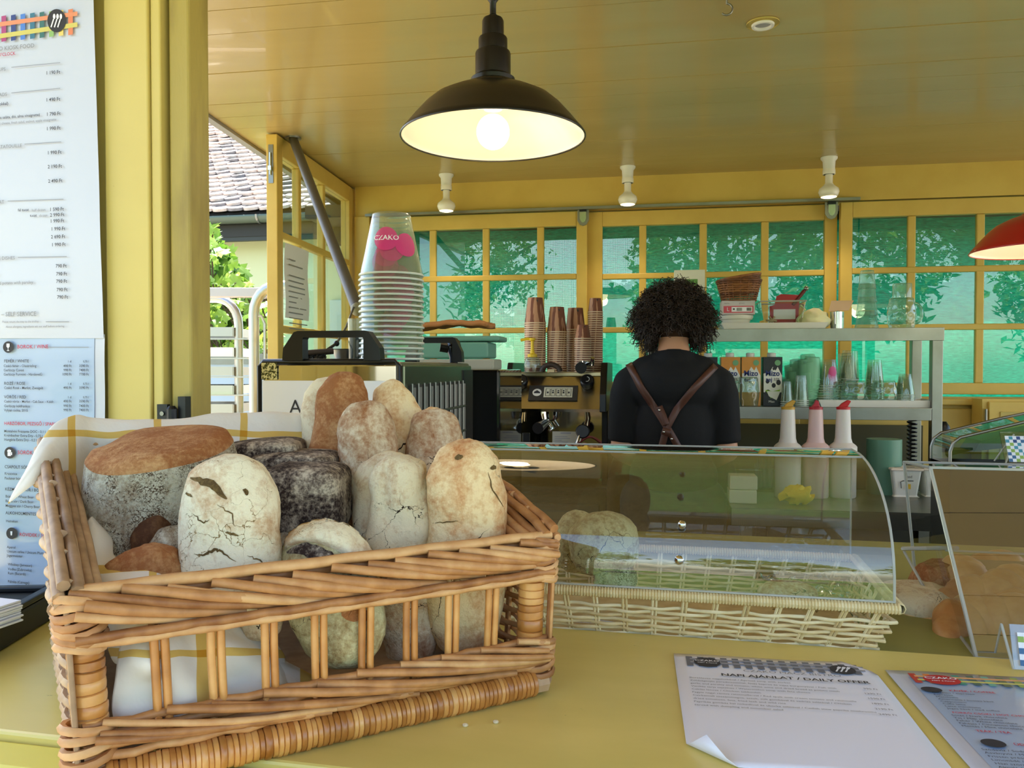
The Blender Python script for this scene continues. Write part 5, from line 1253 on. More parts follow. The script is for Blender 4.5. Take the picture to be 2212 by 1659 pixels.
# ================================================================= LAMPS
m_enam = mat('white_enamel', (244, 236, 220), .25, coat=.3)
m_bulb = mat('bulb_light', (255, 240, 210), .3, emis=((255, 226, 176), 6))
def shade(label, px, py, d, m, r=.2, glow=1.0):
    p = W(px, py, d); k = r / .2
    t = thing('pendant_lamp', label, 'lamp', tuple(p))
    out = [(.2, 0), (.1985, .006), (.193, .012), (.173, .036), (.15, .062), (.13, .079), (.1, .094), (.066, .106), (.064, .110), (.047, .118)]
    MB().lathe([(a * k, b_ * k) for a, b_ in out], 56, cap=False).build('lamp_shade', m, t, smooth=40)
    MB().lathe([(a * k - .0015, b_ * k - .001) for a, b_ in out], 56, cap=False).build('inner_shade', m_enam, t, smooth=40)
    MB().tube([(.2 * k * math.cos(a), .2 * k * math.sin(a), 0) for a in [2 * math.pi * i / 56 for i in range(57)]], .0022, 6, cap=False).build('rim', m, t, smooth=60)
    nk = [(.047, .116), (.048, .126), (.0385, .133), (.0385, .18), (.037, .184), (.0315, .187), (.0315, .212), (.030, .215), (.024, .218), (.0235, .25), (.021, .256), (.008, .258)]
    MB().lathe([(a * k, b_ * k) for a, b_ in nk], 36).build('socket_cover', m, t, smooth=35)
    MB().lathe([(.011, .256), (.011, .262), (.007, .265), (.007, .29), (.009, .293), (.012, .297), (.010, .33)], 16).build('cord_grip', m_black, t, smooth=40)
    MB().tube([(0, 0, .30), (0, 0, CEIL - p.z)], .004, 8).build('cord', m_black, t)
    MB().lathe([(.02, .06), (.02, .12)], 16).build('bulb_holder', m_enam, t, smooth=40)
    MB().ball((0, 0, .012), (.036, .036, .038), 24, 16).build('bulb', m_bulb, t, smooth=180)
    l = bpy.data.lights.new('bulb_glow', 'POINT'); l.energy = 1.1 * glow; l.color = (1, .78, .5); l.shadow_soft_size = .036
    lo = bpy.data.objects.new('bulb_glow', l); COL.objects.link(lo); lo.parent = t; lo.location = (0, 0, -.03)
    return t
shade('black enamel pendant lamp with a lit globe bulb over the counter', 1065, 297, 1.75, m_blackm)
shade('red enamel pendant lamp cut by the right edge of the frame', 2262, 541, 2.35, mat('red_enamel', (176, 30, 26), .3, coat=.3), glow=.8)
for i, (px, py, wd) in enumerate(((964, 377, 'left'), (1356, 360, 'middle'), (1791, 340, 'right'))):
    p = OZ(px, py, CEIL)
    t = thing('ceiling_spotlight', 'small white ceiling spot bulb in a socket, %s of the three' % wd, 'spotlight', tuple(p), 0, 'ceiling spotlights')
    MB().lathe([(.033, 0), (.033, -.006), (.025, -.016), (.023, -.045), (.0235, -.068), (.021, -.07)], 24).build('socket', m_white, t, smooth=40)
    MB().lathe([(.0245, -.05), (.025, -.055), (.025, -.068), (.0245, -.07)], 24).build('socket_ring', m_enam, t, smooth=40)
    MB().lathe([(.015, -.068), (.015, -.105), (.022, -.115), (.038, -.128), (.041, -.142), (.036, -.155), (.03, -.162)], 24, cap=False).build('bulb_body', m_enam, t, smooth=60)
    MB().lathe([(.0001, -.166), (.02, -.165), (.031, -.161)][::-1], 24, cap=False).build('bulb_face', m_bulb, t, smooth=60)
    l = bpy.data.lights.new('spot_glow', 'SPOT'); l.energy = 4; l.spot_size = R(120); l.spot_blend = .8; l.color = (1, .82, .55); l.shadow_soft_size = .03
    lo = bpy.data.objects.new('spot_glow', l); COL.objects.link(lo); lo.parent = t; lo.location = (0, 0, -.175)
p = OZ(1648, 50, CEIL)
t = thing('recessed_sensor', 'round white recessed ceiling sensor with a yellow ring', 'ceiling sensor', tuple(p))  # sensor set into the ceiling, gives no light
MB().lathe([(.040, -.003), (.040, 0), (.024, 0), (.024, -.004)], 32, cap=False).build('outer_ring', m_yel, t, smooth=30)
MB().lathe([(.028, -.004), (.027, -.009), (.021, -.009), (.02, -.002)], 32, cap=False).build('inner_ring', m_white, t, smooth=30)
MB().lathe([(.021, -.003), (.0001, -.0035)], 24, cap=False).build('lens', mat('grey_lens', (150, 148, 150), .2), t)
p = OZ(1570, -8, CEIL)
t = thing('ceiling_hook', 'small metal screw hook in the ceiling at the top of the frame', 'hook', tuple(p))
MB().tube([(0, 0, 0), (0, 0, -.018)] + [(.013 * math.sin(a), 0, -.030 + .013 * math.cos(a)) for a in [R(x) for x in range(10, 250, 20)]], .0022, 8).build('hook', m_steel, t, smooth=60)

# ================================================================= BACK ROOM
m_dk = mat('dark_cabinet', (52, 50, 34), .6, var=(6, (66, 62, 40), .4, .7)); m_dk2 = mat('dark_counter', (44, 42, 34), .35)
ZT = .92
bc = thing('back_counter', 'dark counter with cabinets along the back wall under the windows', 'counter', (0, 3.0, 0))
MB().prism([(XW0 + .12, -.06), (.60, -.06), (.60, .08), (2.62, .08), (2.62, YB - 3.03), (XW0 + .12, YB - 3.03)], ZT - .03, ZT).build('worktop', m_dk2, bc)
for i in range(6):
    x = XW0 + .14 + i * .55; of_ = .10 if i > 2 else 0
    MB().box(x, x + .54, -.05 + of_, .6, .1, ZT - .03).build('cabinet', m_dk, bc); MB().box(x + .02, x + .52, -.07 + of_, -.05 + of_, .13, ZT - .06).build('door', m_dk, bc, bev=.004)
# steel shelf unit
YS = 3.10; SX = lambda px, py=720, Y=YS: OY(px, py, Y).x
z1 = OY(1800, 709, YS).z; z0 = OY(1800, 880, YS).z; xr = SX(2040); xl = SX(1400)
su = thing('steel_shelf_unit', 'stainless steel two tier shelf standing on the back counter', 'shelf', (xr, YS, ZT))
DS = .27
MB().box(xl, xr, YS, YS + DS, z1 - .004, z1).build('upper_shelf', m_steel, su, world=True)
MB().box(xl, xr, YS - .001, YS + .002, z1 - .047, z1).build('front_band', m_steel, su, world=True, bev=.001)
MB().box(xl, xr - .035, YS, YS + DS, z0 - .004, z0).build('lower_shelf', m_steel, su, world=True)
MB().box(xl, xr - .04, YS - .001, YS + .002, z0 - .045, z0).build('front_band', m_steel, su, world=True, bev=.001)
for x, y_ in ((xr - .038, YS + .003), (xr - .038, YS + DS - .038), (xl, YS + .003), (xl, YS + DS - .038)):
    MB().box(x, x + .036, y_, y_ + .036, ZT, z1 - .004).build('leg', m_steel, su, world=True, bev=.002)
YI = YS + .10
def ub(px, py): p = OY(px, 708, YI); return V3((p.x, YI, z1))
def place(px, w_px, base='u', Y=None):                         # x, width in metres, base height
    Y = Y or YI; a = OY(px - w_px / 2, 720, Y); b_ = OY(px + w_px / 2, 720, Y); return (a.x + b_.x) / 2, (b_.x - a.x), (z1 if base == 'u' else z0)
def hpx(n, Y=None): return n * depth(V3((1.0, Y or YI, 1.4))) / F
def tray(label, pxa, pxb, base, h, Y=YI, dep=.2):
    x, w_, z = place((pxa + pxb) / 2, pxb - pxa, base, Y)
    t = thing('serving_tray', label, 'tray', (x, Y, z + .0006))
    mb = MB(); hw = w_ / 2
    pr = [(0, .003), (.0, 0), (.84, 0), (.97, h * .8), (1.0, h), (.985, h), (.95, h * .8), (.83, .003)]
    def ring(f): return [(-hw * f, -dep / 2 * (f if f > .8 else .8)), (hw * f, -dep / 2 * (f if f > .8 else .8)), (hw * f, dep / 2 * (f if f > .8 else .8)), (-hw * f, dep / 2 * (f if f > .8 else .8))]
    fs_ = [(.94, 0), (.985, h * .8), (1.0, h), (.985, h), (.97, h * .75), (.93, .003)]
    for f, zz in fs_: mb.v += [(x_, y_, zz) for x_, y_ in ring(f)]
    for i in range(len(fs_) - 1):
        for k in range(4): mb.f.append((i * 4 + k, i * 4 + (k + 1) % 4, i * 4 + 4 + (k + 1) % 4, i * 4 + 4 + k))
    mb.f.append((0, 1, 2, 3)); mb.f.append(tuple(range(len(mb.v) - 4, len(mb.v)))); mb.m = [0] * len(mb.f)
    mb.build('tray_body', m_white, t, bev=.002); return t, z + .004
t, zt1 = tray('cream serving tray on the upper steel shelf', 1553, 1778, 'u', .022)
t, zt0 = tray('cream serving tray under the glass mugs on the lower steel shelf', 1757, 2012, 'l', .026, YS + .12)
def simple(name, label, cat, px, wpx, z, builder, grp=None, Y=None, part=None, m=None, smooth=40):
    x, w_, _ = place(px, wpx, 'u', Y); t = thing(name, label, cat, (x, Y or YI, z), 0, grp); return t, w_
# white tub
t, w_ = simple('plastic_tub', 'white plastic tub on the cream tray under the label box', 'tub', 1589, 76, zt1 + .0005, None)
MB().lathe([(w_ * .34, 0), (w_ * .42, .034), (w_ * .47, .036), (w_ * .5, .045), (w_ * .5, .05), (w_ * .45, .052)], 28, Matrix.Scale(1, 4)).build('tub', m_white, t, smooth=40)
# label box
t, w_ = simple('glove_box', 'white and pink cardboard box marked L stacked on the white tub', 'box', 1592, 70, zt1 + .0535, None)
MB().box(-w_ / 2, w_ / 2, -.05, .05, 0, .052).build('carton', mat('box_grey', (206, 198, 196), .6), t)
MB().box(-w_ / 2 + .006, w_ / 2 - .006, -.0508, -.05, .006, .032).build('pink_panel', mat('box_pink', (214, 90, 104), .6), t)
MB().box(-w_ / 2 + .035, w_ / 2 - .01, -.0514, -.0508, .010, .028).build('white_label', m_paper, t)
mb = MB(); mb.box(-.02, -.014, -.052, -.0514, .017, .023)
for i in range(9): mb.box(-.006 + i * .0022, -.0052 + i * .0022, -.052, -.0514, .013, .025); mb.box(.03 + i * .0019, .0309 + i * .0019, -.052, -.0514, .013, .025)
mb.build('bar_code', m_ink, t)
M_ = frame((-w_ / 2 + .017, -.0516, .013), (1, 0, 0), (0, 0, 1)); MB().text('L', .02, M_, 'LEFT').build('lettering', m_paper, t)
mb = MB(); mb.text('nitrile', .008, frame((-w_ / 2 + .008, -.0504, .040), (1, 0, 0), (0, 0, 1)), 'LEFT'); mb.text('gloves', .008, frame((.002, -.0504, .040), (1, 0, 0), (0, 0, 1)), 'LEFT'); mb.build('lettering', m_inkg, t)
# two brown baskets nested
m_brw = bpy.data.materials.new('brown_wicker'); m_brw.use_nodes = True; obj_rand(m_brw, (86, 46, 22), (128, 76, 38), (160, 104, 58), .5, .3, 60)
def sbasket(label, px, z, w_, h, ry, rz=0):
    x, _, _ = place(px, 10); t = thing('bread_basket', label, 'basket', (x, YI, z), rz, 'brown baskets on the shelf'); t.rotation_euler.y = ry
    for j in range(10):
        f = j / 9; pts = []
        for k in range(41):
            a = 2 * math.pi * k / 40; wob = .0022 * (1 if (k + j) % 2 else -1)
            cx_ = abs(math.cos(a)) ** .7 * math.copysign(1, math.cos(a)); cy_ = abs(math.sin(a)) ** .7 * math.copysign(1, math.sin(a))
            pts.append(((w_ * (.38 + .12 * f) + wob) * cx_, (.055 + .015 * f + wob) * cy_, f * h))
        MB().tube(pts, .0034 if j < 9 else .005, 6, cap=False).build('weaver', m_brw, t, smooth=60)
    for k in range(24):
        a = 2 * math.pi * k / 24; cx_ = abs(math.cos(a)) ** .7 * math.copysign(1, math.cos(a)); cy_ = abs(math.sin(a)) ** .7 * math.copysign(1, math.sin(a))
        MB().tube([(w_ * .38 * cx_, .055 * cy_, 0), (w_ * .5 * cx_, .07 * cy_, h)], .0018, 5).build('stake', m_brw, t)
    MB().lathe([(.001, 0), (w_ * .38, 0)], 24, Matrix.Diagonal((1, .055 / (w_ * .38), 1, 1)), cap=False).build('base', m_brw, t)
x_, wb_, _ = place(1597, 95)
sbasket('small brown wicker basket on top of the label box, lower of two nested', 1595, zt1 + .108, wb_ * .98, .075, 0)
sbasket('small brown wicker basket tilted inside the lower brown one', 1600, zt1 + .135, wb_ * .96, .062, R(-9))
# clear tub with red scraper and knife
t, w_ = simple('clear_tub', 'clear plastic tub holding a red scraper on the cream tray', 'tub', 1686, 96, zt1 + .0005, None)
hh = hpx(58)
mb = MB(); mb.v = []; 
for f, zz in ((.40, .002), (.5, hh)): mb.v += [(-w_ * f, -.07 * f * 2, zz), (w_ * f, -.07 * f * 2, zz), (w_ * f, .07 * f * 2, zz), (-w_ * f, .07 * f * 2, zz)]
mb.f = [(0, 1, 2, 3), (0, 1, 5, 4), (1, 2, 6, 5), (2, 3, 7, 6), (3, 0, 4, 7)]; mb.m = [0] * 5; mb.build('tub', m_acry, t, bev=.004)
pts = mb.v[4:] + [mb.v[4]]; MB().tube(pts, .003, 6).build('rim', m_edge, t)
tt = thing('string_ball', 'ball of string and onions inside the clear tub', 'string', (t.location.x - w_ * .22, YI - .02, zt1 + .03))
for k in range(5):
    MB().tube([(.018 * math.cos(a + k) * math.cos(k), .018 * math.sin(a + k), .018 * math.cos(a + k) * math.sin(k)) for a in [i * .5 for i in range(14)]], .0025, 5).build('string_loop', mat('string_%d' % k, (206, 186, 150), .9), tt)
m_redp = mat('red_plastic', (176, 22, 26), .35)
t2, w2 = simple('red_scraper', 'red plastic dough scraper sticking out of the clear tub', 'scraper', 1697, 60, zt1 + .006, None)
MB().prism([(-.055, 0), (.045, .004), (.050, .118), (.044, .122), (-.018, .126), (-.034, .118), (-.042, .085), (-.060, .08)], -.002, .002, RX(R(90)) ).build('blade', m_redp, t2, bev=.001)
MB().box(-.045, .035, -.0035, -.002, .03, .068).build('paper_tag', m_paper, t2)
t3, w3 = simple('kitchen_knife', 'knife with a dark red handle leaning in the clear tub', 'knife', 1730, 14, zt1 + .09, None)
MB().tube([(-.03, 0, 0), (.012, 0, .055)], .007, 8).build('handle', mat('dark_red', (104, 26, 24), .4), t3, smooth=60); MB().ball((.018, 0, .062), .009, 10, 8).build('pommel', m_steel, t3, smooth=180)
MB().box(-.002, .002, -.001, .001, -.1, 0, RY(R(35))).build('blade', m_steel, t3)
# cream bag
t, w_ = simple('paper_bag', 'soft cream paper napkins in a clear bag at the tray end', 'bag', 1757, 74, zt1 + .001, None)
def bagf(u, v):
    a = 2 * math.pi * u; r_ = (math.sin(math.pi * min(1, v * .9 + .18)) ** .6) * (1 - .12 * v); p = V3((w_ * .52 * math.cos(a) * r_, .05 * math.sin(a) * r_, hpx(48) * v))
    return p + V3((1, 0, .6)) * .012 * noise.noise(p * 40)
MB().grid(bagf, 28, 16).build('bag', mat('cream_paper', (246, 238, 190), .6, bump=(20, .5, .01), sub=.2), t, smooth=30)
MB().tube([(-w_ * .42, -.03, 0), (-w_ * .5, -.03, .03), (-w_ * .3, -.035, .07), (-w_ * .42, -.03, .085)], .004, 6).build('tie', mat('lime_ribbon', (206, 222, 150), .5), t, smooth=60)
# canister with card
t, w_ = simple('steel_canister', 'small shiny steel canister with a folded pink card on it', 'canister', 1808, 29, z1 + .0005, None)
MB().lathe([(w_ / 2, 0), (w_ / 2, hpx(38)), (w_ / 2 - .002, hpx(38)), (w_ / 2 - .002, .004)], 28).build('cylinder', m_chrome, t, smooth=30)
o = MB().prism([(-.035, 0), (.038, .004), (.058, .044), (-.022, .044)], -.001, .001, RX(R(70))).build('folded_card', mat('pink_card', (236, 196, 160), .7)); o.location = (t.location.x + .002, YI - .01, z1 + hpx(39)); tag(o, 'folded pinkish card lying on the steel canister', 'card')
# ribbed tumblers, nested upside down
def tumb(n_, r0, r1, h, ribs=True):
    mb = MB(); vs = []
    for zz, r_ in ((0, r0), (h * .93, r1), (h, r1 * .96)):
        for k in range(36): a = 2 * math.pi * k / 36; rr = r_ * (1 + (.025 if ribs and k % 2 else 0)); vs.append((rr * math.cos(a), rr * math.sin(a), zz))
    mb.add(vs, [(i * 36 + k, i * 36 + (k + 1) % 36, (i + 1) * 36 + (k + 1) % 36, (i + 1) * 36 + k) for i in range(2) for k in range(36)] + [tuple(range(72, 108))])
    return mb
xg, wg, _ = place(1872, 50)
hs = hpx(35); pz = z1 + .0006; g0 = None
ordn = ['lowest', 'second lowest', 'second from top', 'topmost']
for i in range(4):
    t = thing('ribbed_tumbler', 'clear ribbed tumbler upside down, %s in the left shelf stack' % ordn[i], 'glass', (xg, YI, pz + i * hpx(29)), 0, 'stacked ribbed tumblers')
    k = 1 - .08 * i
    tumb(1, wg * .5 * k, wg * .38 * k, hpx(40)).build('body', m_tumbler, t, smooth=60)
    MB().tube([(wg * .5 * k * math.cos(a), wg * .5 * k * math.sin(a), .002) for a in [2 * math.pi * j / 28 for j in range(29)]], .0018, 5, cap=False).build('rim', m_tumbler, t, smooth=60)
m_mug = glass('moulded_glass', (222, 242, 232), t=.96, gloss=1.3, haze=.08)
def mug(label, px, wpx, z, Y, h_px, up=False, handle=-1, name='glass_mug'):
    x, w_, _ = place(px, wpx, 'u', Y); h = hpx(h_px, Y); r_ = w_ / 2
    t = thing(name, label, 'mug', (x, Y, z), 0, 'dimpled glass mugs')
    mb = MB(); vs = []; N_ = 40; K = 18
    for i in range(K + 1):
        f = i / K; rr = r_ * (.86 + .14 * math.sin(math.pi * min(1, f * 1.1))) * (1 if f < .97 else .9)
        for k in range(N_):
            a = 2 * math.pi * k / N_; dm = max(0, math.cos(a * 8 + (math.pi if (int(f * 4) % 2) else 0))) * max(0, math.sin(f * 4 * math.pi % math.pi)) if .1 < f < .9 else 0
            q_ = rr * (1 - .07 * dm); vs.append((q_ * math.cos(a), q_ * math.sin(a), f * h))
    mb.add(vs, [(i * N_ + k, i * N_ + (k + 1) % N_, (i + 1) * N_ + (k + 1) % N_, (i + 1) * N_ + k) for i in range(K) for k in range(N_)] + [tuple(range(K * N_, K * N_ + N_))])
    mb.build('body', m_mug, t, smooth=50)
    hp = [(handle * (r_ * .9 + .026 * math.sin(a)), 0, h * .5 - h * .33 * math.cos(a)) for a in [math.pi * j / 10 for j in range(11)]]
    MB().tube(hp, .0055, 8).build('handle', m_mug, t, smooth=60); return t
mug('dimpled glass mug upside down on the upper shelf under a tumbler', 1947, 62, z1 + .0006, YI, 66, handle=1)
xg, wg, _ = place(1948, 40); t = thing('ribbed_tumbler', 'clear ribbed tumbler balanced on the dimpled mug on the upper shelf', 'glass', (xg, YI, z1 + hpx(67)), 0); tumb(1, wg * .5, wg * .5, hpx(31)).build('body', m_tumbler, t, smooth=60)
# white box with a green picture
xg, wg, _ = place(1489, 66, 'u'); t = thing('white_box', 'tall white carton with a green panel behind the curly hair', 'box', (xg, YI + .02, z1 + .0006))
MB().box(-wg / 2, wg / 2, -.03, .03, 0, hpx(136)).build('carton', mat('white_card', (226, 222, 200), .6), t, bev=.001); MB().box(-wg * .22, wg * .26, -.031, -.03, hpx(92), hpx(115)).build('green_panel', mat('green_print', (96, 146, 70), .5), t)
# milk cartons
def carton(label, px, body, txt2=None, wpx=41):
    x, w_, _ = place(px, wpx, 'l', YS + .09); h = hpx(108); t = thing('milk_carton', label, 'carton', (x, YS + .09, z0 + .0006), 0, 'milk cartons on the lower shelf')
    MB().box(-w_ / 2, w_ / 2, -w_ / 2, w_ / 2, 0, h).build('carton', body, t, bev=.001)
    MB().lathe([(.016, h), (.016, h + .014), (.014, h + .016)], 18).build('cap', m_white, t, smooth=30)
    if txt2 is not None:
        yf_ = -w_ / 2 - .0008; P2 = lambda pl, m, o=0, nm='print': MB().prism(pl, 0, .0004, T(0, yf_ + .0004 - o, 0) @ RX(R(90))).build(nm, m, t)
        hw = w_ / 2
        P2([(-hw * .95, h * .28), (hw * .95, h * .28), (hw * .95, h * .62), (hw * .5, h * .80), (hw * .3, h * .72), (-.0, h * .8), (-hw * .3, h * .70), (-hw * .95, h * .66)], m_white, 0, 'white_splash')
        if txt2 == 'k':
            for (ax, ay, r_) in ((-.5, .27, .3), (.1, .42, .22), (.6, .48, .25), (-.55, .5, .2), (.1, .76, .14), (.6, .2, .2)): P2([(hw * ax + r_ * hw * math.cos(q_), h * ay + r_ * hw * 1.2 * math.sin(q_)) for q_ in [k * .7 for k in range(9)]], m_ink, .0003, 'cow_patch')
            P2([(-hw * .8, h * .33), (0, h * .3), (hw * .8, h * .34), (hw * .5, h * .22), (-hw * .2, h * .16)], mat('milk_green', (150, 190, 60), .5), .0006, 'green_splash'); P2([(-hw * .6, h * .3), (hw * .8, h * .3), (hw * .4, h * .12), (-hw * .4, h * .2)], m_white, .0009, 'milk_splash')
        P2([(hw * .5 + .011 * math.cos(q_), h * .88 + .011 * math.sin(q_)) for q_ in [k * .5236 for k in range(12)]], mat('badge_green', (120, 170, 120), .5), .0009, 'badge')
        mb = MB(); mb.text('Mizo', .029, frame((-hw * .78, yf_ - .0014, h * .615), (1, 0, 0), (0, 0, 1)), 'LEFT', .92, .02); mb.text('tej', .022, frame((-hw * .72, yf_ - .0014, h * .50), (1, 0, 0), (0, 0, 1)), 'LEFT', 1, .02)
        mb.build('lettering', mat('blue_ink', (34, 44, 110), .5), t); mb = MB(); mb.text('3,5%' if txt2 == 'k' else '1,5%', .014, frame((hw * .1, yf_ - .0014, h * .52), (1, 0, 0), (0, 0, 1)), 'LEFT', .8, .01); mb.build('lettering', m_ink, t)
        if txt2 == 'k': MB().text('Mizo', .012, frame((-.015, yf_ - .0014, h * .07), (1, .1, 0), (0, 0, 1)), 'LEFT').build('lettering', m_white, t)
carton('dark carton half hidden behind the person, left of the orange ones', 1530, mat('carton_navy', (36, 40, 46), .4), None, 38)
carton('orange and white milk carton nearest the person', 1577, mat('carton_orange', (216, 140, 50), .4), 'o')
carton('orange and white milk carton next to the black one', 1621, mat('carton_orange2', (216, 144, 54), .4), 'o')
carton('black and white cow patterned milk carton on the lower shelf', 1667, mat('carton_black', (34, 34, 36), .4), 'k')
mug('dimpled glass mug upside down before the orange milk cartons', 1617, 48, z0 + .0006, YS + .03, 66, handle=-1)
mug('dimpled glass mug on the lower tray, left of two', 1845, 56, zt0, YS + .07, 55, handle=-1)
mug('dimpled glass mug on the lower tray, right of two', 1911, 56, zt0, YS + .07, 55, handle=-1)
# nested plastic cups
m_cclr = glass('clear_cup', (244, 248, 240), t=.985, gloss=.8, haze=.07); m_cgrn = mat('green_cup', (150, 214, 170), .3, alpha=.45); m_rim = mat('cup_rim', (226, 234, 224), .25, alpha=.75); m_rimg = mat('green_rim', (150, 214, 170), .3, alpha=.75)
def cups(lab, cat, px, wpx, z, Y, n_, pitch, hpx_, m, mr, name, grp, lean=0.0, leany=0, taper=.68, rimr=.0016, rimh=None, extra=None):
    x, w_, _ = place(px, wpx, 'u', Y); h = hpx(hpx_, Y); r_ = w_ / 2
    mb = MB(); mb.lathe([(r_, 0), (r_ * .985, h * .1), (r_ * taper, h)], 24, cap=False); mb.add([(r_ * taper * math.cos(2 * math.pi * k / 24), r_ * taper * math.sin(2 * math.pi * k / 24), h) for k in range(24)], [tuple(range(24))])
    nb = len(mb.f); rr = [(r_ + rimr * math.cos(a) * .9, rimr + rimr * math.sin(a)) for a in [2 * math.pi * j / 6 for j in range(7)]]
    mb.cur = 1; mb.lathe(rr, 24, cap=False)
    if extra: mb.cur = 2; extra(mb, r_, h)
    o = mb.build(name, [m, mr] + ([extra.mat] if extra else []), None, smooth=50)
    ax = V3((math.sin(lean), math.sin(leany), 1)).normalized()
    for i in range(n_):
        c_ = o if i == 0 else o.copy()
        if i: COL.objects.link(c_)
        c_.location = V3((x, Y, z)) + ax * (i * pitch); c_.rotation_euler = (-leany, lean, random.uniform(0, 6) if not extra else random.uniform(-.1, .1))
        tag(c_, lab if i < n_ - 1 else lab.replace('nested in', 'topmost of'), cat, grp)
Yc = YS + .10
cups('green plastic cup nested in the leaning stack beside the cow carton', 'cup', 1712, 44, z0 + .001, Yc + .04, 12, .008, 52, m_cgrn, m_rimg, 'plastic_cup', 'leaning green cups', lean=R(14))
cups('green plastic cup nested in the second leaning green stack', 'cup', 1740, 46, z0 + .001, Yc, 13, .008, 58, m_cgrn, m_rimg, 'plastic_cup', 'second stack of leaning green cups', lean=R(10))
cups('clear plastic cup nested in the short stack right of the cow carton', 'cup', 1701, 28, z0 + .001, YS + .03, 3, .008, 46, m_cclr, m_rim, 'plastic_cup', 'short clear cups by the carton')
cups('clear plastic cup nested in the upright stack before the green cups', 'cup', 1731, 34, z0 + .001, YS + .035, 4, .007, 56, m_cclr, m_rim, 'plastic_cup', 'upright clear cups before the green ones')
class _Pink:
    mat = mat('pink_print', (220, 60, 130), .35, alpha=.8)
    def __call__(s, mb, r_, h):
        vs = []; N_ = 7; M_ = 7
        for i in range(N_ + 1):
            for j in range(M_ + 1):
                u = i / N_ * 2 - 1; v = j / M_ * 2 - 1; dx = u * math.sqrt(max(0, 1 - v * v / 2)); dy = v * math.sqrt(max(0, 1 - u * u / 2))
                z = h * (.56 + .19 * dy); a = -math.pi / 2 + .35 + dx * .45; rr = (r_ * (1 - .32 * z / h)) + .0012; vs.append((rr * math.cos(a), rr * math.sin(a), z))
        o_ = len(mb.v); mb.add(vs, [(i * 8 + j, (i + 1) * 8 + j, (i + 1) * 8 + j + 1, i * 8 + j + 1) for i in range(7) for j in range(7)])
pink = _Pink()
cups('clear cup with a pink badge nested in the tall stack on the lower tray', 'cup', 1788, 52, zt0, YS + .12, 9, .009, 58, m_cclr, m_rim, 'plastic_cup', 'pink badged cups on the tray', extra=pink)
cups('clear cup nested in the tallest stack behind the glass mugs', 'cup', 1828, 46, zt0, YS + .18, 10, .011, 62, m_cclr, m_rim, 'plastic_cup', 'tallest clear cups on the tray', lean=R(5))
cups('clear cup nested in the stack between the two glass mugs', 'cup', 1890, 42, zt0, YS + .18, 8, .009, 62, m_cclr, m_rim, 'plastic_cup', 'clear cups between the mugs')
cups('small clear cup nested in the rightmost stack on the lower tray', 'cup', 1956, 42, zt0, YS + .12, 8, .0055, 46, m_cclr, m_rim, 'plastic_cup', 'small clear cups at the tray end', taper=.6)

# ---------------- steel work table with bottles and tubs
FR = OZ(2115, 1112, ZT); BR_ = OZ(2045, 1062, ZT); FL = OZ(1578, 1092, ZT)
tb = thing('steel_table', 'stainless steel work table behind the clear lid with printed front edge', 'table', (FR.x, FR.y, 0)); dpt = BR_.y - FR.y
TXl = FL.x - FR.x
MB().box(TXl, 0, 0, dpt, ZT - .004, ZT).build('table_top', m_steel, tb); MB().box(TXl, 0, 0, .02, ZT - .055, ZT - .004).build('front_apron', m_steel, tb, bev=.001); MB().box(-.004, 0, .02, dpt, ZT - .05, ZT - .004).build('side_apron', m_steel, tb)
for x in (TXl + .03, -.04):
    for y_ in (.02, dpt - .05): MB().box(x, x + .035, y_, y_ + .035, .02, ZT - .005).build('leg', m_steel, tb)
MB().box(TXl + .03, -.03, .03, dpt - .03, .3, .33).build('undershelf', m_steel, tb)
MB().text('FÖLZE', .032, frame((-.09, -.0008, ZT - .042), (1, 0, 0), (0, 0, 1)), 'LEFT', 1, .02).build('lettering', m_ink, tb)
for px, sc_, wd in ((1701, (196, 150, 50), 'amber spout, left of three'), (1761, (176, 34, 50), 'dark red spout, middle of three'), (1820, (190, 26, 30), 'bright red spout, right of three')):
    p = OZ(px, 1074, ZT); t = thing('pourer_bottle', 'white plastic pourer bottle with ' + wd, 'bottle', (p.x, p.y, ZT + .0005), 0, 'pourer bottles on the steel table')
    MB().lathe([(.040, 0), (.0425, .004), (.043, .15), (.045, .152), (.045, .172), (.040, .178), (.030, .186), (.026, .20), (.022, .295), (.0215, .302)], 32).build('body', mat('milky_%d' % px, (224, 216, 206) if px != 1761 else (218, 186, 180), .4, sub=.3), t, smooth=35)
    MB().lathe([(.0225, .298), (.0225, .306), (.015, .308)], 20).build('collar', mat('spout_%d' % px, sc_, .3), t, smooth=30)
    MB().prism([(-.016, .306), (.012, .306), (.024 if px != 1761 else .008, .326), (.014 if px != 1761 else -.002, .33), (-.006, .318)], -.008, .008, RX(R(90))).build('spout', mat('spoutb_%d' % px, sc_, .3), t, bev=.002)
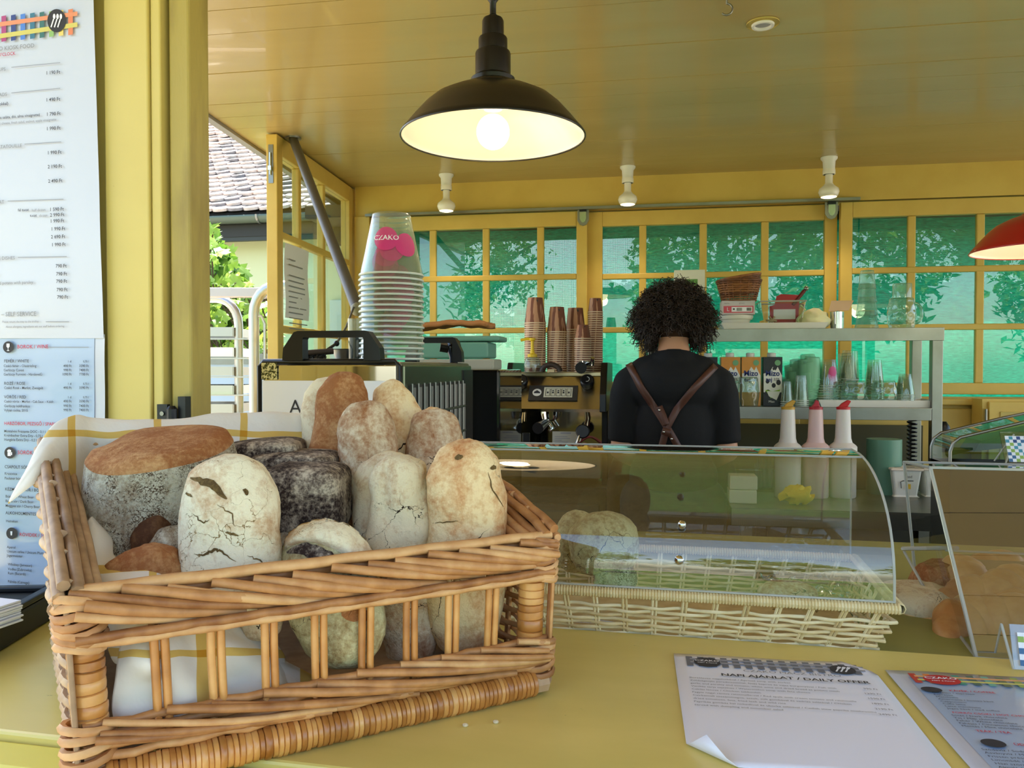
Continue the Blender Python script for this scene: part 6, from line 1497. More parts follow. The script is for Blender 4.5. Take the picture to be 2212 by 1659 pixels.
for px, wd in ((1950, 'left of two'), (2018, 'right of two')):
    p = OZ(px, 1070, ZT); t = thing('ice_cream_tub', 'white lidded tub with a line drawing on the steel table, ' + wd, 'tub', (p.x, p.y, ZT + .0005), 0, 'white tubs on the steel table')
    mb = MB()
    for f, zz in ((.036, 0), (.047, .088), (.047, .09)): mb.v += [(-f, -f, zz), (f, -f, zz), (f, f, zz), (-f, f, zz)]
    mb.f = [(0, 1, 2, 3)] + [(i * 4 + k, i * 4 + (k + 1) % 4, i * 4 + 4 + (k + 1) % 4, i * 4 + 4 + k) for i in range(2) for k in range(4)]; mb.m = [0] * len(mb.f); mb.build('tub', m_white, t, bev=.006)
    MB().box(-.052, .052, -.052, .052, .089, .098).build('tub_lid', mat('tub_lid', (232, 214, 196), .4), t, bev=.004)
    for q_ in (-.02, .02): MB().box(-.014, .014, -.002, .002, .098, .0986, T(q_, -.01, 0) @ RZ(R(30 if q_ < 0 else 0))).build('lid_mark', m_ink, t)
    MB().tube([(-.018, -.0452, .03), (-.020, -.0458, .052), (-.012, -.0465, .056), (.02, -.0468, .056)], .0014, 5).build('drawing', m_ink, t); MB().box(-.002, .012, -.0460, -.0455, .028, .045).build('drawing', mat('drawing_yellow', (226, 180, 40), .5), t)
    MB().text('Iced', .013, frame((-.006, -.048, .066), (1, 0, 0), (0, 0, 1)), 'LEFT').build('lettering', m_ink, t)
for k in range(2):
    p = OZ(1602, 1084, ZT); o = MB().box(-.043, .043, -.04, .04, 0, .044).build('cream_box', mat('cream_box', (204, 196, 170), .6), None, bev=.003); o.location = (p.x + .002 * k, p.y, ZT + .0005 + k * .045); tag(o, ('upper' if k else 'lower') + ' of two cream boxes stacked at the left end of the steel table', 'box', 'cream boxes on the steel table')
p = OZ(1722, 1088, ZT); mb = MB().ball((0, 0, .025), (.05, .035, .028), 30, 20); mb.v = [tuple(V3(v) + V3((1, 0, .7)) * .022 * noise.noise(V3(v) * 45) + V3((0, 0, .01)) * noise.noise(V3(v) * 90)) for v in mb.v]
o = mb.build('cleaning_cloth', mat('yellow_cloth', (226, 188, 52), .8, bump=(60, .6, .003)), smooth=30); o.location = (p.x, p.y, ZT + .004); tag(o, 'crumpled yellow cleaning cloth on the steel table edge', 'cloth')
xg, wg, _ = place(1914, 76, 'u', 2.98); o = MB().lathe([(wg * .5, 0), (wg * .5, .19), (wg * .48, .19)], 32, cap=True).build('green_canister', mat('sea_green', (96, 140, 116), .4), smooth=30); o.location = (xg, 2.99, ZT + .0005); tag(o, 'plain sea green round canister behind the white tubs', 'canister')
t = thing('spiral_cable', 'black coiled cable hanging below the lower steel shelf', 'cable', (SX(1970, 950, 3.2), 3.2, ZT + .02)); n_ = 15
MB().tube([(.016 * math.cos(i * .7), .016 * math.sin(i * .7), (z0 - .05 - ZT - .02) * (1 - i / (9 * n_))) for i in range(9 * n_)], .0032, 6).build('coil', m_black, t, smooth=60)
t, w_ = simple('straw_glass', 'small glass of thin straws at the back of the steel table', 'glass', 1652, 20, ZT + .0005, None, Y=3.02)
MB().lathe([(.03, 0), (.034, .09)], 20, cap=False).build('tumbler', m_tumbler, t, smooth=60)
for k in range(9): a = k * .7; MB().tube([(.018 * math.cos(a), .018 * math.sin(a), .004), (.028 * math.cos(a), .028 * math.sin(a), .15)], .002, 5).build('straw', m_tumbler, t)
# ================================================================= CHROME OVEN AT THE LEFT
pc = W(868, 776, 1.38); YO = pc.y; ox1 = pc.x; ox0 = OY(556, 776, YO).x; r_ = ray(1018, 790); YOB = ox1 * r_.y / r_.x; zt = pc.z; ow = ox1 - ox0; od = min(YOB - YO, .62)
m_wire = mat('wire_steel', (110, 110, 102), .35, .9)
ov = thing('countertop_oven', 'chrome countertop oven with black edges and wire guarded side', 'oven', (ox0, YO, CB)); oh = zt - CB
m_mirror = mat('polished_steel', (206, 200, 184), .06, 1.0)
MB().box(.004, ow - .004, .006, od, .0, oh - .004).build('casing', m_steel, ov, bev=.006)
MB().box(.012, ow - .010, -.001, .006, .02, oh - .01).build('front_plate', m_mirror, ov, bev=.002)
fr = MB(); ps = [(.004, 0, .0), (.004, 0, oh - .012), (.012, 0, oh - .003), (ow - .012, 0, oh - .003), (ow - .004, 0, oh - .012), (ow - .004, 0, 0)]
fr.tube(ps, .0042, 8); fr.build('black_edging', m_black, ov, smooth=60)
MB().box(ow - .004, ow + .001, .012, od - .004, .02, oh - .010).build('side_plate', mat('dull_steel', (120, 124, 104), .25, .9), ov, bev=.003)
MB().box(ow + .001, ow + .0025, .035, od * .80, .03, oh - .045).build('fin_backing', mat('fin_dark', (46, 44, 40), .5), ov)
for i in range(11):
    y_ = .04 + i * (od * .8 - .045) / 10; MB().tube([(ow + .006, y_, .03), (ow + .006, y_, oh - .043)], .0022, 6).build('guard_wire', m_wire, ov)
    MB().tube([(ow + .002, y_ + .016, .03), (ow + .002, y_ + .016, oh - .05)], .007, 6).build('fin', mat('fin_grey_%d' % i, (88, 84, 76), .4, .6), ov, smooth=60)
for z in (oh - .10, oh - .155, oh - .21, oh - .26): MB().tube([(ow + .009, .035, z), (ow + .009, od * .81, z)], .0026, 6).build('guard_wire', m_wire, ov)
MB().box(ow - .002, ow + .004, od * .83, od - .002, .02, oh - .02).build('black_side_post', m_black, ov)
# carrying handles
def carry(par_loc, w_, h, dz, lab, rz=0):
    t = thing('carrying_handle', lab, 'handle', par_loc, rz)
    o_ = [(0, 0), (w_ * .01, h * .42), (w_ * .12, h * .96), (w_ * .16, h), (w_ * .84, h), (w_ * .88, h * .96), (w_ * .99, h * .42), (w_, 0)]
    i_ = [(w_ * .21, 0), (w_ * .21, h * .72), (w_ * .22, h * .78), (w_ * .82, h * .78), (w_ * .83, h * .72), (w_ * .83, 0)]
    mb = MB(); M = RX(R(90)); n_ = 0
    quads = [[o_[0], i_[0], i_[1], o_[2], o_[1]], [o_[2], i_[1], i_[2], o_[3]], [o_[3], i_[2], i_[3], o_[4]], [o_[4], i_[3], i_[4], o_[5]], [o_[5], i_[4], i_[5], o_[7], o_[6]]]
    for q_ in quads: mb.prism(q_[::-1], -.012, .012, M)
    mb.build('grip', m_black, t); return t
MBh = W(616, 771, 1.42); w_h = (836 - 616) * 1.42 / F
carry((MBh.x, MBh.y, zt - .002), w_h, 63 * 1.42 / F, 0, 'big black carrying handle on top of the chrome oven, front one', 0)
p = W(905, 783, 1.86); carry((p.x - .03, p.y, zt - .002), .135, 53 * 1.86 / F, 0, 'black handle frame at the rear of the oven beside the knob lever', 0)
p = W(980, 786, 1.90); t = thing('lever_knob', 'glossy black lever with round knob behind the oven', 'lever', (p.x, p.y, zt - .06))
MB().lathe([(.009, 0), (.010, .07), (.0165, .085), (.018, .098), (.013, .110), (.001, .114)], 20).build('knob', mat('gloss_black', (12, 12, 14), .08), t, smooth=60); MB().tube([(0, 0, .09), (-.03, -.01, .095)], .012, 10).build('arm', m_black, t)
# sign and sticker on the oven front
t = thing('paper_sign', 'white paper sign with black A on the front of the oven', 'sign', (ox0, YO - .003, CB))
sx0 = (OY(567, 822, YO - .003).x - ox0); sx1 = (OY(862, 822, YO - .003).x - ox0); sz = OY(567, 822, YO - .003).z - CB
MB().box(sx0, sx1, -.0008, 0, sz - .17, sz).build('sheet', m_paper, t)
hA = 31 * 1.38 / F / .7
MB().text('A15', hA, frame(((OY(627, 893, YO).x - ox0), -.0014, OY(627, 893, YO).z - CB), (1, 0, 0), (0, 0, 1)), 'LEFT').build('lettering', m_ink, t)
m_holo = mat('speckled_foil', (220, 220, 190), .3, .8, var=(260, (70, 74, 50), .45, .55))
a_ = OY(567, 784, YO); b_ = OY(601, 820, YO); o = MB().box(0, b_.x - a_.x, -.0008, 0, 0, a_.z - b_.z).build('foil_sticker', m_holo); o.location = (a_.x, YO - .0035, b_.z); tag(o, 'speckled silver foil sticker at the upper left of the oven front', 'sticker')
# clear cups with the pink badges on the oven
def cups2(lab, px, wpx, d, zb_, n_, pitch, h, m, mr, grp, extra=None, taper=.62, topn=3):
    p = W(px, 700, d); r_ = wpx * d / F / 2
    mb = MB(); mb.lathe([(r_, 0), (r_ * .985, h * .06), (r_ * .86, h * .35), (r_ * taper, h)], 36, cap=False)
    mb.lathe([(r_ * taper, h), (r_ * taper * .97, h + .002), (r_ * taper * .9, h), (.001, h - .003)], 36, cap=False)
    mb.cur = 1; mb.lathe([(r_ + .0022 * math.cos(a), .0022 + .0022 * math.sin(a)) for a in [2 * math.pi * j / 6 for j in range(7)]], 36, cap=False)
    if extra: mb.cur = 2; extra(mb, r_, h)
    o = mb.build('plastic_cup', [m, mr] + ([extra.mat] if extra else []), None, smooth=50)
    for i in range(n_):
        c_ = o if i == 0 else o.copy()
        if i: COL.objects.link(c_)
        c_.location = (p.x + random.uniform(-.0006, .0006), p.y, zb_ + i * pitch); c_.rotation_euler = (0, 0, random.uniform(-.4, .7)); tag(c_, lab if i < n_ - 1 else lab.replace('nested in', 'topmost of'), 'cup', grp)
    if extra:
        mb = MB().text('CZAKO', .013, Matrix.Identity(4), 'CENTER', 1.1, .01); vs = []
        for x_, y_, _ in mb.v:
            z = h * .54 + y_; rr = r_ * .86 * (1 - .27 * (z / h - .35) / .65) + .0035; a = -math.pi / 2 + .35 + x_ / rr; vs.append((rr * math.cos(a), rr * math.sin(a), z))
        mb.v = vs; mb.build('lettering', m_paper, c_)
tower = cups2('clear cup with pink badge nested in the big tower on the chrome oven', 846, 136, 1.56, zt, 17, .0101, .118, m_cclr, m_rim, 'big tower of clear cups on the oven', pink, .60)
# glass of black utensils, tin, brush on a cord, strut
p = W(774, 771, 1.62); t = thing('utensil_glass', 'glass with black contents left of the clear cup tower', 'glass', (p.x, p.y, zt))
MB().lathe([(.019, 0), (.021, 90 * 1.62 / F)], 24, cap=False).build('tumbler', m_tumbler, t, smooth=60); MB().lathe([(.016, .003), (.017, .058), (.001, .06)], 18).build('dark_filling', mat('charcoal', (30, 34, 34), .8, bump=(60, .6, .003)), t, smooth=40)
p = W(745, 771, 1.66); t = thing('grey_tin', 'small grey tin bowl behind the black handle', 'bowl', (p.x, p.y, zt)); MB().lathe([(.018, 0), (.026, .022), (.03, .024)], 24, cap=False).build('bowl', m_steel, t, smooth=40)
p = W(700, 771, 1.58); t = thing('dish_brush', 'dark brush lying on the oven tied to a black cord', 'brush', (p.x, p.y, zt), R(12))
mb = MB(); rn = random.Random(8)
for i in range(110):
    x = rn.uniform(-.034, .004); mb.tube([(x, rn.uniform(-.004, .004), .012), (x + rn.uniform(-.01, .004), rn.uniform(-.014, .014), rn.uniform(.001, .006))], .0012, 3)
mb.build('bristles', m_black, t, kind='stuff'); MB().tube([(-.036, 0, .014), (.018, 0, .018)], .006, 8).build('wooden_back', mat('dark_wood', (52, 40, 30), .6), t, smooth=60)
q0 = W(764, 664, 2.2); q1 = W(727, 742, 1.62); q2 = W(708, 768, 1.58)
t = t
mb = MB().tube([q0, q0.lerp(q1, .5) + V3((0, 0, -.01)), q1], .0028, 6); mb.build('cord', m_black, t, world=True, smooth=60); MB().tube([q1, q2 + V3((0, 0, .012))], .003, 6).build('cord', m_black, t, world=True); MB().ball(q1, .006, 10, 8).build('knot', m_black, t, world=True, smooth=180)
s0 = OZ(633, 297, CEIL); s1 = W(772, 668, 2.22)
t = thing('grey_strut', 'long grey metal strut slanting down from the ceiling before the casement', 'strut', tuple(s0))
m_strut = mat('grey_strut', (78, 74, 62), .5)
MB().tube([s0 + V3((0, 0, -.004)), s1], .0165, 12).build('tube', m_strut, t, world=True, smooth=60); MB().ball(s1, .019, 16, 10).build('end_cap', mat('end_cap', (120, 116, 84), .5), t, world=True, smooth=180)
MB().lathe([(.03, -.006), (.03, 0)], 20).build('ceiling_plate', m_steel, t)
# tubs and paper bag behind the cups
p = W(1000, 775, 2.15); m_gtub = mat('teal_tub', (92, 140, 124), .4)
for k, (zz, wd_, hh_) in enumerate(((0, .115, .028), (.03, .10, .042), (.074, .13, .014))):
    o = MB().box(-wd_, wd_, -.06, .06, 0, hh_).build('food_tub', m_gtub if k else mat('grey_tub', (150, 150, 136), .5), None, bev=.005); o.location = (p.x - .02, p.y, zt - .02 + zz)
    tag(o, ['flat grey tub lowest in the pile behind the oven cups', 'deeper teal tub in the middle of the pile behind the oven', 'shallow teal tub just under the brown paper bag'][k], 'tub', 'tubs stacked behind the oven')
o = MB().grid(lambda u, v: ((u - .5) * .24, (v - .5) * .11, .010 + .02 * math.sin(math.pi * u) * .6 + .008 * noise.noise((u * 6, v * 4, 1)) + .012 * u), 24, 12).build('paper_bag', mat('brown_paper', (160, 106, 58), .7, bump=(14, .4, .006)), smooth=30, solid=.012)
o.location = (p.x - .04, p.y - .01, zt - .02 + .094); tag(o, 'folded brown paper bag lying on the teal tubs', 'bag')
mach_z = zt - .02
pm_ = W(1060, 790, 2.3); t = thing('black_cabinet', 'tall glossy black cabinet with glass side between oven and coffee machine', 'cabinet', (pm_.x, pm_.y, 0))
MB().box(-.22, .026, 0, .40, .02, mach_z).build('casing', mat('black_gloss', (14, 15, 16), .05), t, bev=.008); MB().box(-.215, -.06, -.003, 0, mach_z - .32, mach_z - .012).build('door_frame', m_black, t); MB().tube([(-.055, -.004, mach_z - .4), (-.055, -.004, mach_z - .01)], .002, 6).build('trim_strip', m_steel, t)

# ================================================================= ESPRESSO MACHINE
p0 = W(1202, 890, 2.98); ex = thing('espresso_machine', 'single group espresso machine with black side panels and chrome front', 'coffee machine', (p0.x, p0.y, ZT)); sc = 2.98 / F
def ez(y): return W(1202, y, 2.98).z - ZT
def exx(px): return (px - 1202) * sc
m_brush = mat('warm_steel', (196, 184, 150), .3, 1.0, bump=(80, .04, .001))
MB().box(exx(1114), exx(1298), .05, .40, .03, ez(888)).build('body', m_brush, ex)
MB().box(exx(1114), exx(1298), .0, .05, .03, ez(975)).build('drip_tray', m_steel, ex, bev=.003)
MB().add([(exx(1099), -.05, ez(886)), (exx(1300), -.05, ez(886)), (exx(1296), .05, ez(813)), (exx(1104), .05, ez(813)), (exx(1099), .3, ez(886)), (exx(1300), .3, ez(886)), (exx(1296), .3, ez(813)), (exx(1104), .3, ez(813))], [(0, 1, 2, 3), (1, 5, 6, 2), (4, 0, 3, 7), (3, 2, 6, 7), (0, 4, 5, 1), (4, 7, 6, 5)]).build('control_housing', m_brush, ex, bev=.003)
MB().box(exx(1099), exx(1300), -.052, -.045, ez(888), ez(882)).build('chrome_lip', m_chrome, ex); MB().box(exx(1104), exx(1296), .048, .38, ez(813), ez(804)).build('cup_tray', m_brush, ex, bev=.002)
for a, b_, l_ in ((1092, 1104, 0), (1297, 1311, 1)):
    MB().prism([(-.062, ez(888)), (-.056, ez(850)), (.03, ez(783)), (.40, ez(783)), (.40, 0), (.05, 0), (.05, ez(888))], exx(a), exx(b_), Matrix(((0, 0, 1, 0), (1, 0, 0, 0), (0, 1, 0, 0), (0, 0, 0, 1)))).build('side_panel', m_black, ex, bev=.003)
FRM = frame((exx(1202), -.003, ez(849)), (1, 0, 0), (0, .1, ez(813) - ez(886)))
MB().box(exx(1142), exx(1248), -.035, .033, 0, .003, FRM).build('display_panel', mat('panel_grey', (58, 56, 54), .4), ex)
MB().box(exx(1175), exx(1237), -.022, .024, .003, .004, FRM).build('button_plate', mat('plate_cream', (214, 210, 184), .5), ex)
for i in range(5):
    x = exx(1183.5 + i * 11.4); mb = MB(); q_ = [(x - .0075, -.016), (x + .0075, -.016), (x + .0075, .017), (x - .0075, .017), (x - .0075, -.016)]
    mb.tube([(a, b_, .0044) for a, b_ in q_], .0009, 4, M=FRM); mb.box(x - .003, x + .003, -.004, .003, .004, .005, FRM)
    if i in (1, 2, 3): mb.box(x - .003, x + .003, .006, .010, .004, .005, FRM)
    mb.build('button_icon', m_ink, ex)
MB().add([(exx(1160) + .017 * math.cos(k * .35), .017 * math.sin(k * .35), .0036) for k in range(18)], [tuple(range(18))], FRM).build('emblem', m_white, ex)
MB().prism([(exx(1160) - .012, -.004), (exx(1160) + .012, -.004), (exx(1160) + .012, .001), (exx(1160), .010), (exx(1160) - .010, .003)], .0037, .0042, FRM).build('emblem', m_ink, ex)
for px, wd in ((1124, 'l'), (1268, 'r')):
    M = FRM @ T(exx(px), .036, 0); MB().lathe([(.019, 0), (.021, .012), (.026, .016), (.026, .034), (.022, .038)], 28, M).build('steam_knob', m_black, ex, smooth=35)
    if wd == 'l': MB().prism([(0, .012), (.005, .004), (-.005, .004)], .0381, .0384, M).build('drop_mark', m_white, ex); MB().prism([(-.006, .002), (-.001, -.006), (-.011, -.006)], .0381, .0384, M).build('drop_mark', m_white, ex); MB().box(-.011, .011, -.014, -.010, .0381, .0384, M).build('drop_mark', m_white, ex)
    else: MB().tube([(.009 * math.cos(a), .011 * math.sin(a), .0384) for a in [R(x) for x in range(-110, 100, 20)]], .0012, 4, M=M).build('steam_mark', m_white, ex)
MB().box(exx(1114), exx(1298), .046, .05, ez(975), ez(890)).build('splash_plate', m_mirror, ex)
MB().lathe([(.030, 0), (.034, .018), (.034, .045)], 24, T(exx(1188), -.0, ez(905))).build('group_head', m_chrome, ex, smooth=40)
MB().tube([(exx(1188), -.0, ez(906)), (exx(1180), -.05, ez(913))], .011, 10).build('portafilter_neck', m_chrome, ex, smooth=60)
MB().tube([(exx(1181), -.045, ez(912)), (exx(1172), -.13, ez(920))], [.014, .021], 14).build('portafilter_handle', m_black, ex, smooth=50)
MB().tube([(exx(1188), -.02, ez(912)), (exx(1196), -.03, ez(925)), (exx(1188), -.03, ez(930))], .006, 8).build('spout', m_chrome, ex, smooth=60)
MB().tube([(exx(1266), .0, ez(890)), (exx(1268), -.02, ez(905)), (exx(1264), -.05, ez(925))], .006, 8).build('steam_wand', m_chrome, ex, smooth=60)
MB().lathe([(.024, 0), (.026, .008), (.022, .012)], 24, T(exx(1262), -.055, ez(929)) @ RX(R(80))).build('wand_disc', m_black, ex, smooth=40)
MB().tube([(exx(1258), -.06, ez(930)), (exx(1243), -.09, ez(968)), (exx(1240), -.09, ez(976))], .0045, 8).build('steam_wand', m_chrome, ex, smooth=60)
MB().box(exx(1124), exx(1140), .040, .047, ez(958), ez(938)).build('power_switch', m_black, ex, bev=.002)
MB().tube([(exx(1128), .02, ez(893)), (exx(1125), .0, ez(914))], .004, 6).build('water_tap', m_brush, ex)
MB().box(exx(1190), exx(1246), .0445, .0455, ez(967), ez(934)).build('rating_plate', mat('plate_silver', (176, 172, 156), .5), ex)
mb = MB(); mb.box(exx(1208), exx(1231), .0438, .0444, ez(939), ez(936))
for i in range(5): mb.box(exx(1195), exx(1195 + [28, 34, 16, 30, 22][i]), .0438, .0444, ez(946 + i * 4), ez(944.6 + i * 4))
mb.build('rating_print', m_inkg, ex)
o = MB().grid(lambda u, v: (-.08 + .17 * u, -.03 + .06 * v, .03 * math.exp(-((u - .42) / .22) ** 2) + .006 * noise.noise((u * 6, v * 5, 3))), 20, 8).build('pink_cloth', mat('pink_cloth', (196, 70, 96), .8), smooth=180, solid=.003)
o.location = (p0.x + exx(1272), p0.y - .10, W(1270, 975, 2.9).z); tag(o, 'pink cleaning cloth draped below the steam wand of the coffee machine', 'cloth')
# cups on the machine
m_kraft = mat('kraft_cup', (190, 140, 110), .6, var=(30, (120, 70, 50), .47, .5), stretch=(1, 1, .02)); m_lip = mat('cup_lip', (226, 204, 176), .5)
def kcups(lab, grp, px, wt, wr, ytop, yrim, ybot, y_off):
    d = 2.98 + y_off; k = d / F; r1 = wr * k / 2; r0 = wt * k / 2; h = (yrim - ytop) * k; pitch = 4.75 * k; n_ = max(3, int((ybot - yrim) * k / pitch)); zbase = ez(805) + ZT + .001; p = W(px, 750, d)
    ztop = W(px, ytop, d).z; n_ = max(3, round((ztop - h - zbase) / pitch) + 1)
    mb = MB(); mb.lathe([(r1, 0), (r0, h), (r0 - .002, h - .002), (.001, h - .003)], 24, cap=False); mb.cur = 1; mb.lathe([(r1 + .0018 * math.cos(a), .0022 + .0022 * math.sin(a)) for a in [2 * math.pi * j / 6 for j in range(7)]], 24, cap=False)
    o = mb.build('paper_cup', [m_kraft, m_lip], None, smooth=50)
    for i in range(n_):
        c_ = o if i == 0 else o.copy()
        if i: COL.objects.link(c_)
        c_.location = (p.x, p.y, zbase + i * pitch); c_.rotation_euler = (0, 0, i * .02); tag(c_, lab if i < n_ - 1 else lab.replace('nested in', 'topmost of'), 'cup', grp)
    b = MB().lathe([(r0 * .18, 0), (r0 * .18, .0006)], 12, T(p.x + r0 * .35, p.y - r0 * .97, zbase + (n_ - 1) * pitch + h * .86) @ RX(R(90))).build('stamp', m_ink, c_, world=True)
kcups('brown paper cup nested in the large stack at the left of the machine top', 'left stack of paper cups', 1156, 32, 46, 644, 700, 790, .06)
kcups('brown paper cup nested in the second stack of the machine top', 'second stack of paper cups', 1203, 30, 43, 662, 717, 805, .07)
kcups('brown paper cup nested in the third stack beside the short one', 'third stack of paper cups', 1243, 32, 42, 664, 712, 805, .13)
kcups('small brown paper cup nested in the short front stack', 'short front stack of paper cups', 1259, 24, 35, 702, 733, 805, .03)
kcups('small brown paper cup nested in the tall rightmost stack', 'tall right stack of paper cups', 1286, 24, 32, 643, 674, 805, .12)
zc = ez(804) + ZT
p = W(1150, 800, 2.99); t = thing('honey_pump', 'glass jar with a yellow pump standing on the coffee machine', 'jar', (p.x, p.y - .0, zc))
MB().lathe([(.030, 0), (.032, .03), (.026, .052), (.02, .056)], 24, cap=False).build('jar', m_tumbler, t, smooth=50); MB().lathe([(.028, .002), (.029, .018)], 20).build('syrup', mat('syrup', (110, 40, 20), .2), t, smooth=40)
m_ypl = mat('yellow_plastic', (220, 184, 30), .4); MB().lathe([(.018, .056), (.018, .066), (.009, .07), (.006, .09), (.006, .115), (.012, .12), (.012, .126)], 20).build('pump', m_ypl, t, smooth=40); MB().tube([(.01, 0, .122), (-.02, 0, .124), (-.044, 0, .119)], .0055, 8).build('nozzle', m_ypl, t, smooth=60)
p = W(1190, 804, 2.95); t = thing('tamper_handle', 'dark curved handle lying on top of the coffee machine', 'handle', (p.x, p.y, zc)); MB().tube([(.034 * math.cos(a), 0, .026 * math.sin(a) + .002) for a in [math.pi * k / 10 for k in range(11)]], .010, 10).build('curved_handle', mat('dark_brown', (44, 32, 24), .5), t, smooth=60); MB().box(-.012, .014, -.012, .012, 0, .01).build('clip', mat('beige', (190, 170, 130), .5), t)
p = W(1258, 800, 2.92); t = thing('portafilter', 'chrome portafilter with black handle lying on the coffee machine', 'portafilter', (p.x, p.y, zc + .018)); MB().tube([(0, -.06, -.002), (0, .02, .004)], [.021, .014], 14).build('handle', m_black, t, smooth=50)
MB().lathe([(.012, 0), (.026, .006), (.028, .024)], 24, T(.012, .05, .0)).build('basket', m_chrome, t, smooth=50); MB().tube([(.01, .03, .01), (.034, .0, .018), (.038, -.012, .034)], .007, 8).build('spout', m_chrome, t, smooth=60)

# ================================================================= PERSON
pb = W(1455, 794, 2.74); per = thing('person', 'person with short curly brown hair seen from behind, black t-shirt and crossed brown leather straps', 'person', (pb.x, pb.y, .02))
m_skin = mat('skin', (206, 152, 118), .5, sub=.15); m_tee = mat('black_cotton', (9, 9, 11), .85, bump=(30, .3, .004)); m_hair = mat('dark_hair', (46, 32, 22), .45); m_trs = mat('dark_denim', (30, 34, 44), .8)
def remesh(mb, name, m, par, vox=.008, sm=6):
    o = mb.build(name, m, par); a = o.modifiers.new('r', 'REMESH'); a.mode = 'VOXEL'; a.voxel_size = vox; a.use_smooth_shade = True
    b_ = o.modifiers.new('s', 'SMOOTH'); b_.iterations = sm; b_.factor = .5; return o
def limb(mb, pts, rs):
    pp_ = [V3(p) for p in pts]; P_, Q_ = [], []
    for i in range(len(pp_) - 1):
        for k in range(5): f = k / 5; P_.append(pp_[i].lerp(pp_[i + 1], f)); Q_.append(rs[i] + (rs[i + 1] - rs[i]) * f)
    mb.tube(P_ + [pp_[-1]], Q_ + [rs[-1]], 14)
    for p, r__ in zip(pp_, rs): mb.ball(p, r__ * 1.0, 14, 10)
body = MB()
HC = (0.0, .062, 1.505)
body.ball(HC, (.074, .092, .098), 24, 18); body.ball((0, .10, 1.462), (.050, .055, .052), 16, 12)
body.ball((0, .150, 1.498), (.012, .018, .016), 10, 8); body.tube([(0, .142, 1.53), (0, .158, 1.50)], [.006, .011], 8)
for s in (-1, 1): body.ball((s * .076, .05, 1.505), (.010, .020, .030), 10, 8); body.ball((s * .028, .128, 1.535), (.018, .014, .008), 10, 8)
body.ball((0, .146, 1.458), (.022, .012, .006), 10, 8)
limb(body, [(0, .0, 1.36), (0, .022, 1.42), (0, .045, 1.48)], [.062, .052, .053])
body.ball((0, 0, 1.26), (.135, .085, .10), 24, 16); body.ball((0, 0, 1.10), (.115, .08, .14), 24, 16); body.ball((0, 0, .93), (.145, .09, .12), 24, 16)
hands = [((-.148, 0, 1.275), (-.178, -.02, 1.06), (-.12, .20, .985), (-.10, .255, .975)), ((.148, 0, 1.275), (.178, -.02, 1.06), (.13, .20, .985), (.12, .255, .975))]
for (s_, e_, w_, h_) in hands:
    limb(body, [s_, e_], [.040, .036]); limb(body, [e_, w_], [.037, .024]); sg = -1 if s_[0] < 0 else 1
    body.ball(h_, (.038, .045, .014), 14, 10)
    for k in range(4):
        a = V3(h_) + V3(((k - 1.5) * .019, .035, 0)); ln_ = (.055, .065, .06, .045)[k if sg < 0 else 3 - k]
        limb(body, [a, a + V3((0, ln_ * .5, .004)), a + V3((0, ln_ * .95, -.012))], [.0092, .0086, .0074])
    limb(body, [V3(h_) + V3((-sg * .03, -.005, 0)), V3(h_) + V3((-sg * .056, .03, -.004))], [.011, .009])
for s in (-1, 1): limb(body, [(s * .085, 0, .88), (s * .09, .01, .48), (s * .09, -.01, .08)], [.082, .055, .038])
remesh(body, 'body', m_skin, per, .0065, 4)
tee = MB(); tee.ball((0, -.002, 1.28), (.165, .115, .108), 28, 18); tee.ball((0, -.005, 1.13), (.148, .108, .16), 28, 18); tee.ball((0, -.002, .97), (.150, .112, .12), 28, 18)
limb(tee, [(-.045, .0, 1.345), (-.095, 0, 1.330), (-.150, 0, 1.285)], [.05, .050, .056]); limb(tee, [(.045, .0, 1.345), (.095, 0, 1.330), (.150, 0, 1.285)], [.05, .050, .056])
for sg in (-1, 1): tee.tube([(sg * .150, 0, 1.300), (sg * .158, -.006, 1.25), (sg * .166, -.010, 1.18), (sg * .172, -.014, 1.085)], [.050, .058, .054, .052], 18)
tee.tube([(0, .0, 1.35), (0, .008, 1.392)], [.085, .066], 20)
tee_o = remesh(tee, 't_shirt', m_tee, per, .0075, 8)
trs = MB(); trs.ball((0, 0, .90), (.165, .112, .11), 24, 16)
for s in (-1, 1): limb(trs, [(s * .085, 0, .88), (s * .095, .01, .48), (s * .095, -.01, .07)], [.098, .068, .058])
remesh(trs, 'trousers', m_trs, per, .01, 5)
for s in (-1, 1): shoe = MB(); shoe.ball((s * .095, .05, .035), (.045, .13, .036), 20, 12); shoe.ball((s * .095, -.03, .045), (.042, .055, .045), 16, 10); remesh(shoe, 'shoe', m_black, per, .008, 4)
apr = MB(); apr.grid(lambda u, v: ((u - .5) * .46 * (1 if v < .6 else 1 - (v - .6) * .9), .135 - .10 * abs(u - .5) ** 2 * 2, .45 + .80 * v), 16, 24); apr.build('apron', mat('brown_apron', (66, 46, 36), .7), per, smooth=180, solid=.004)
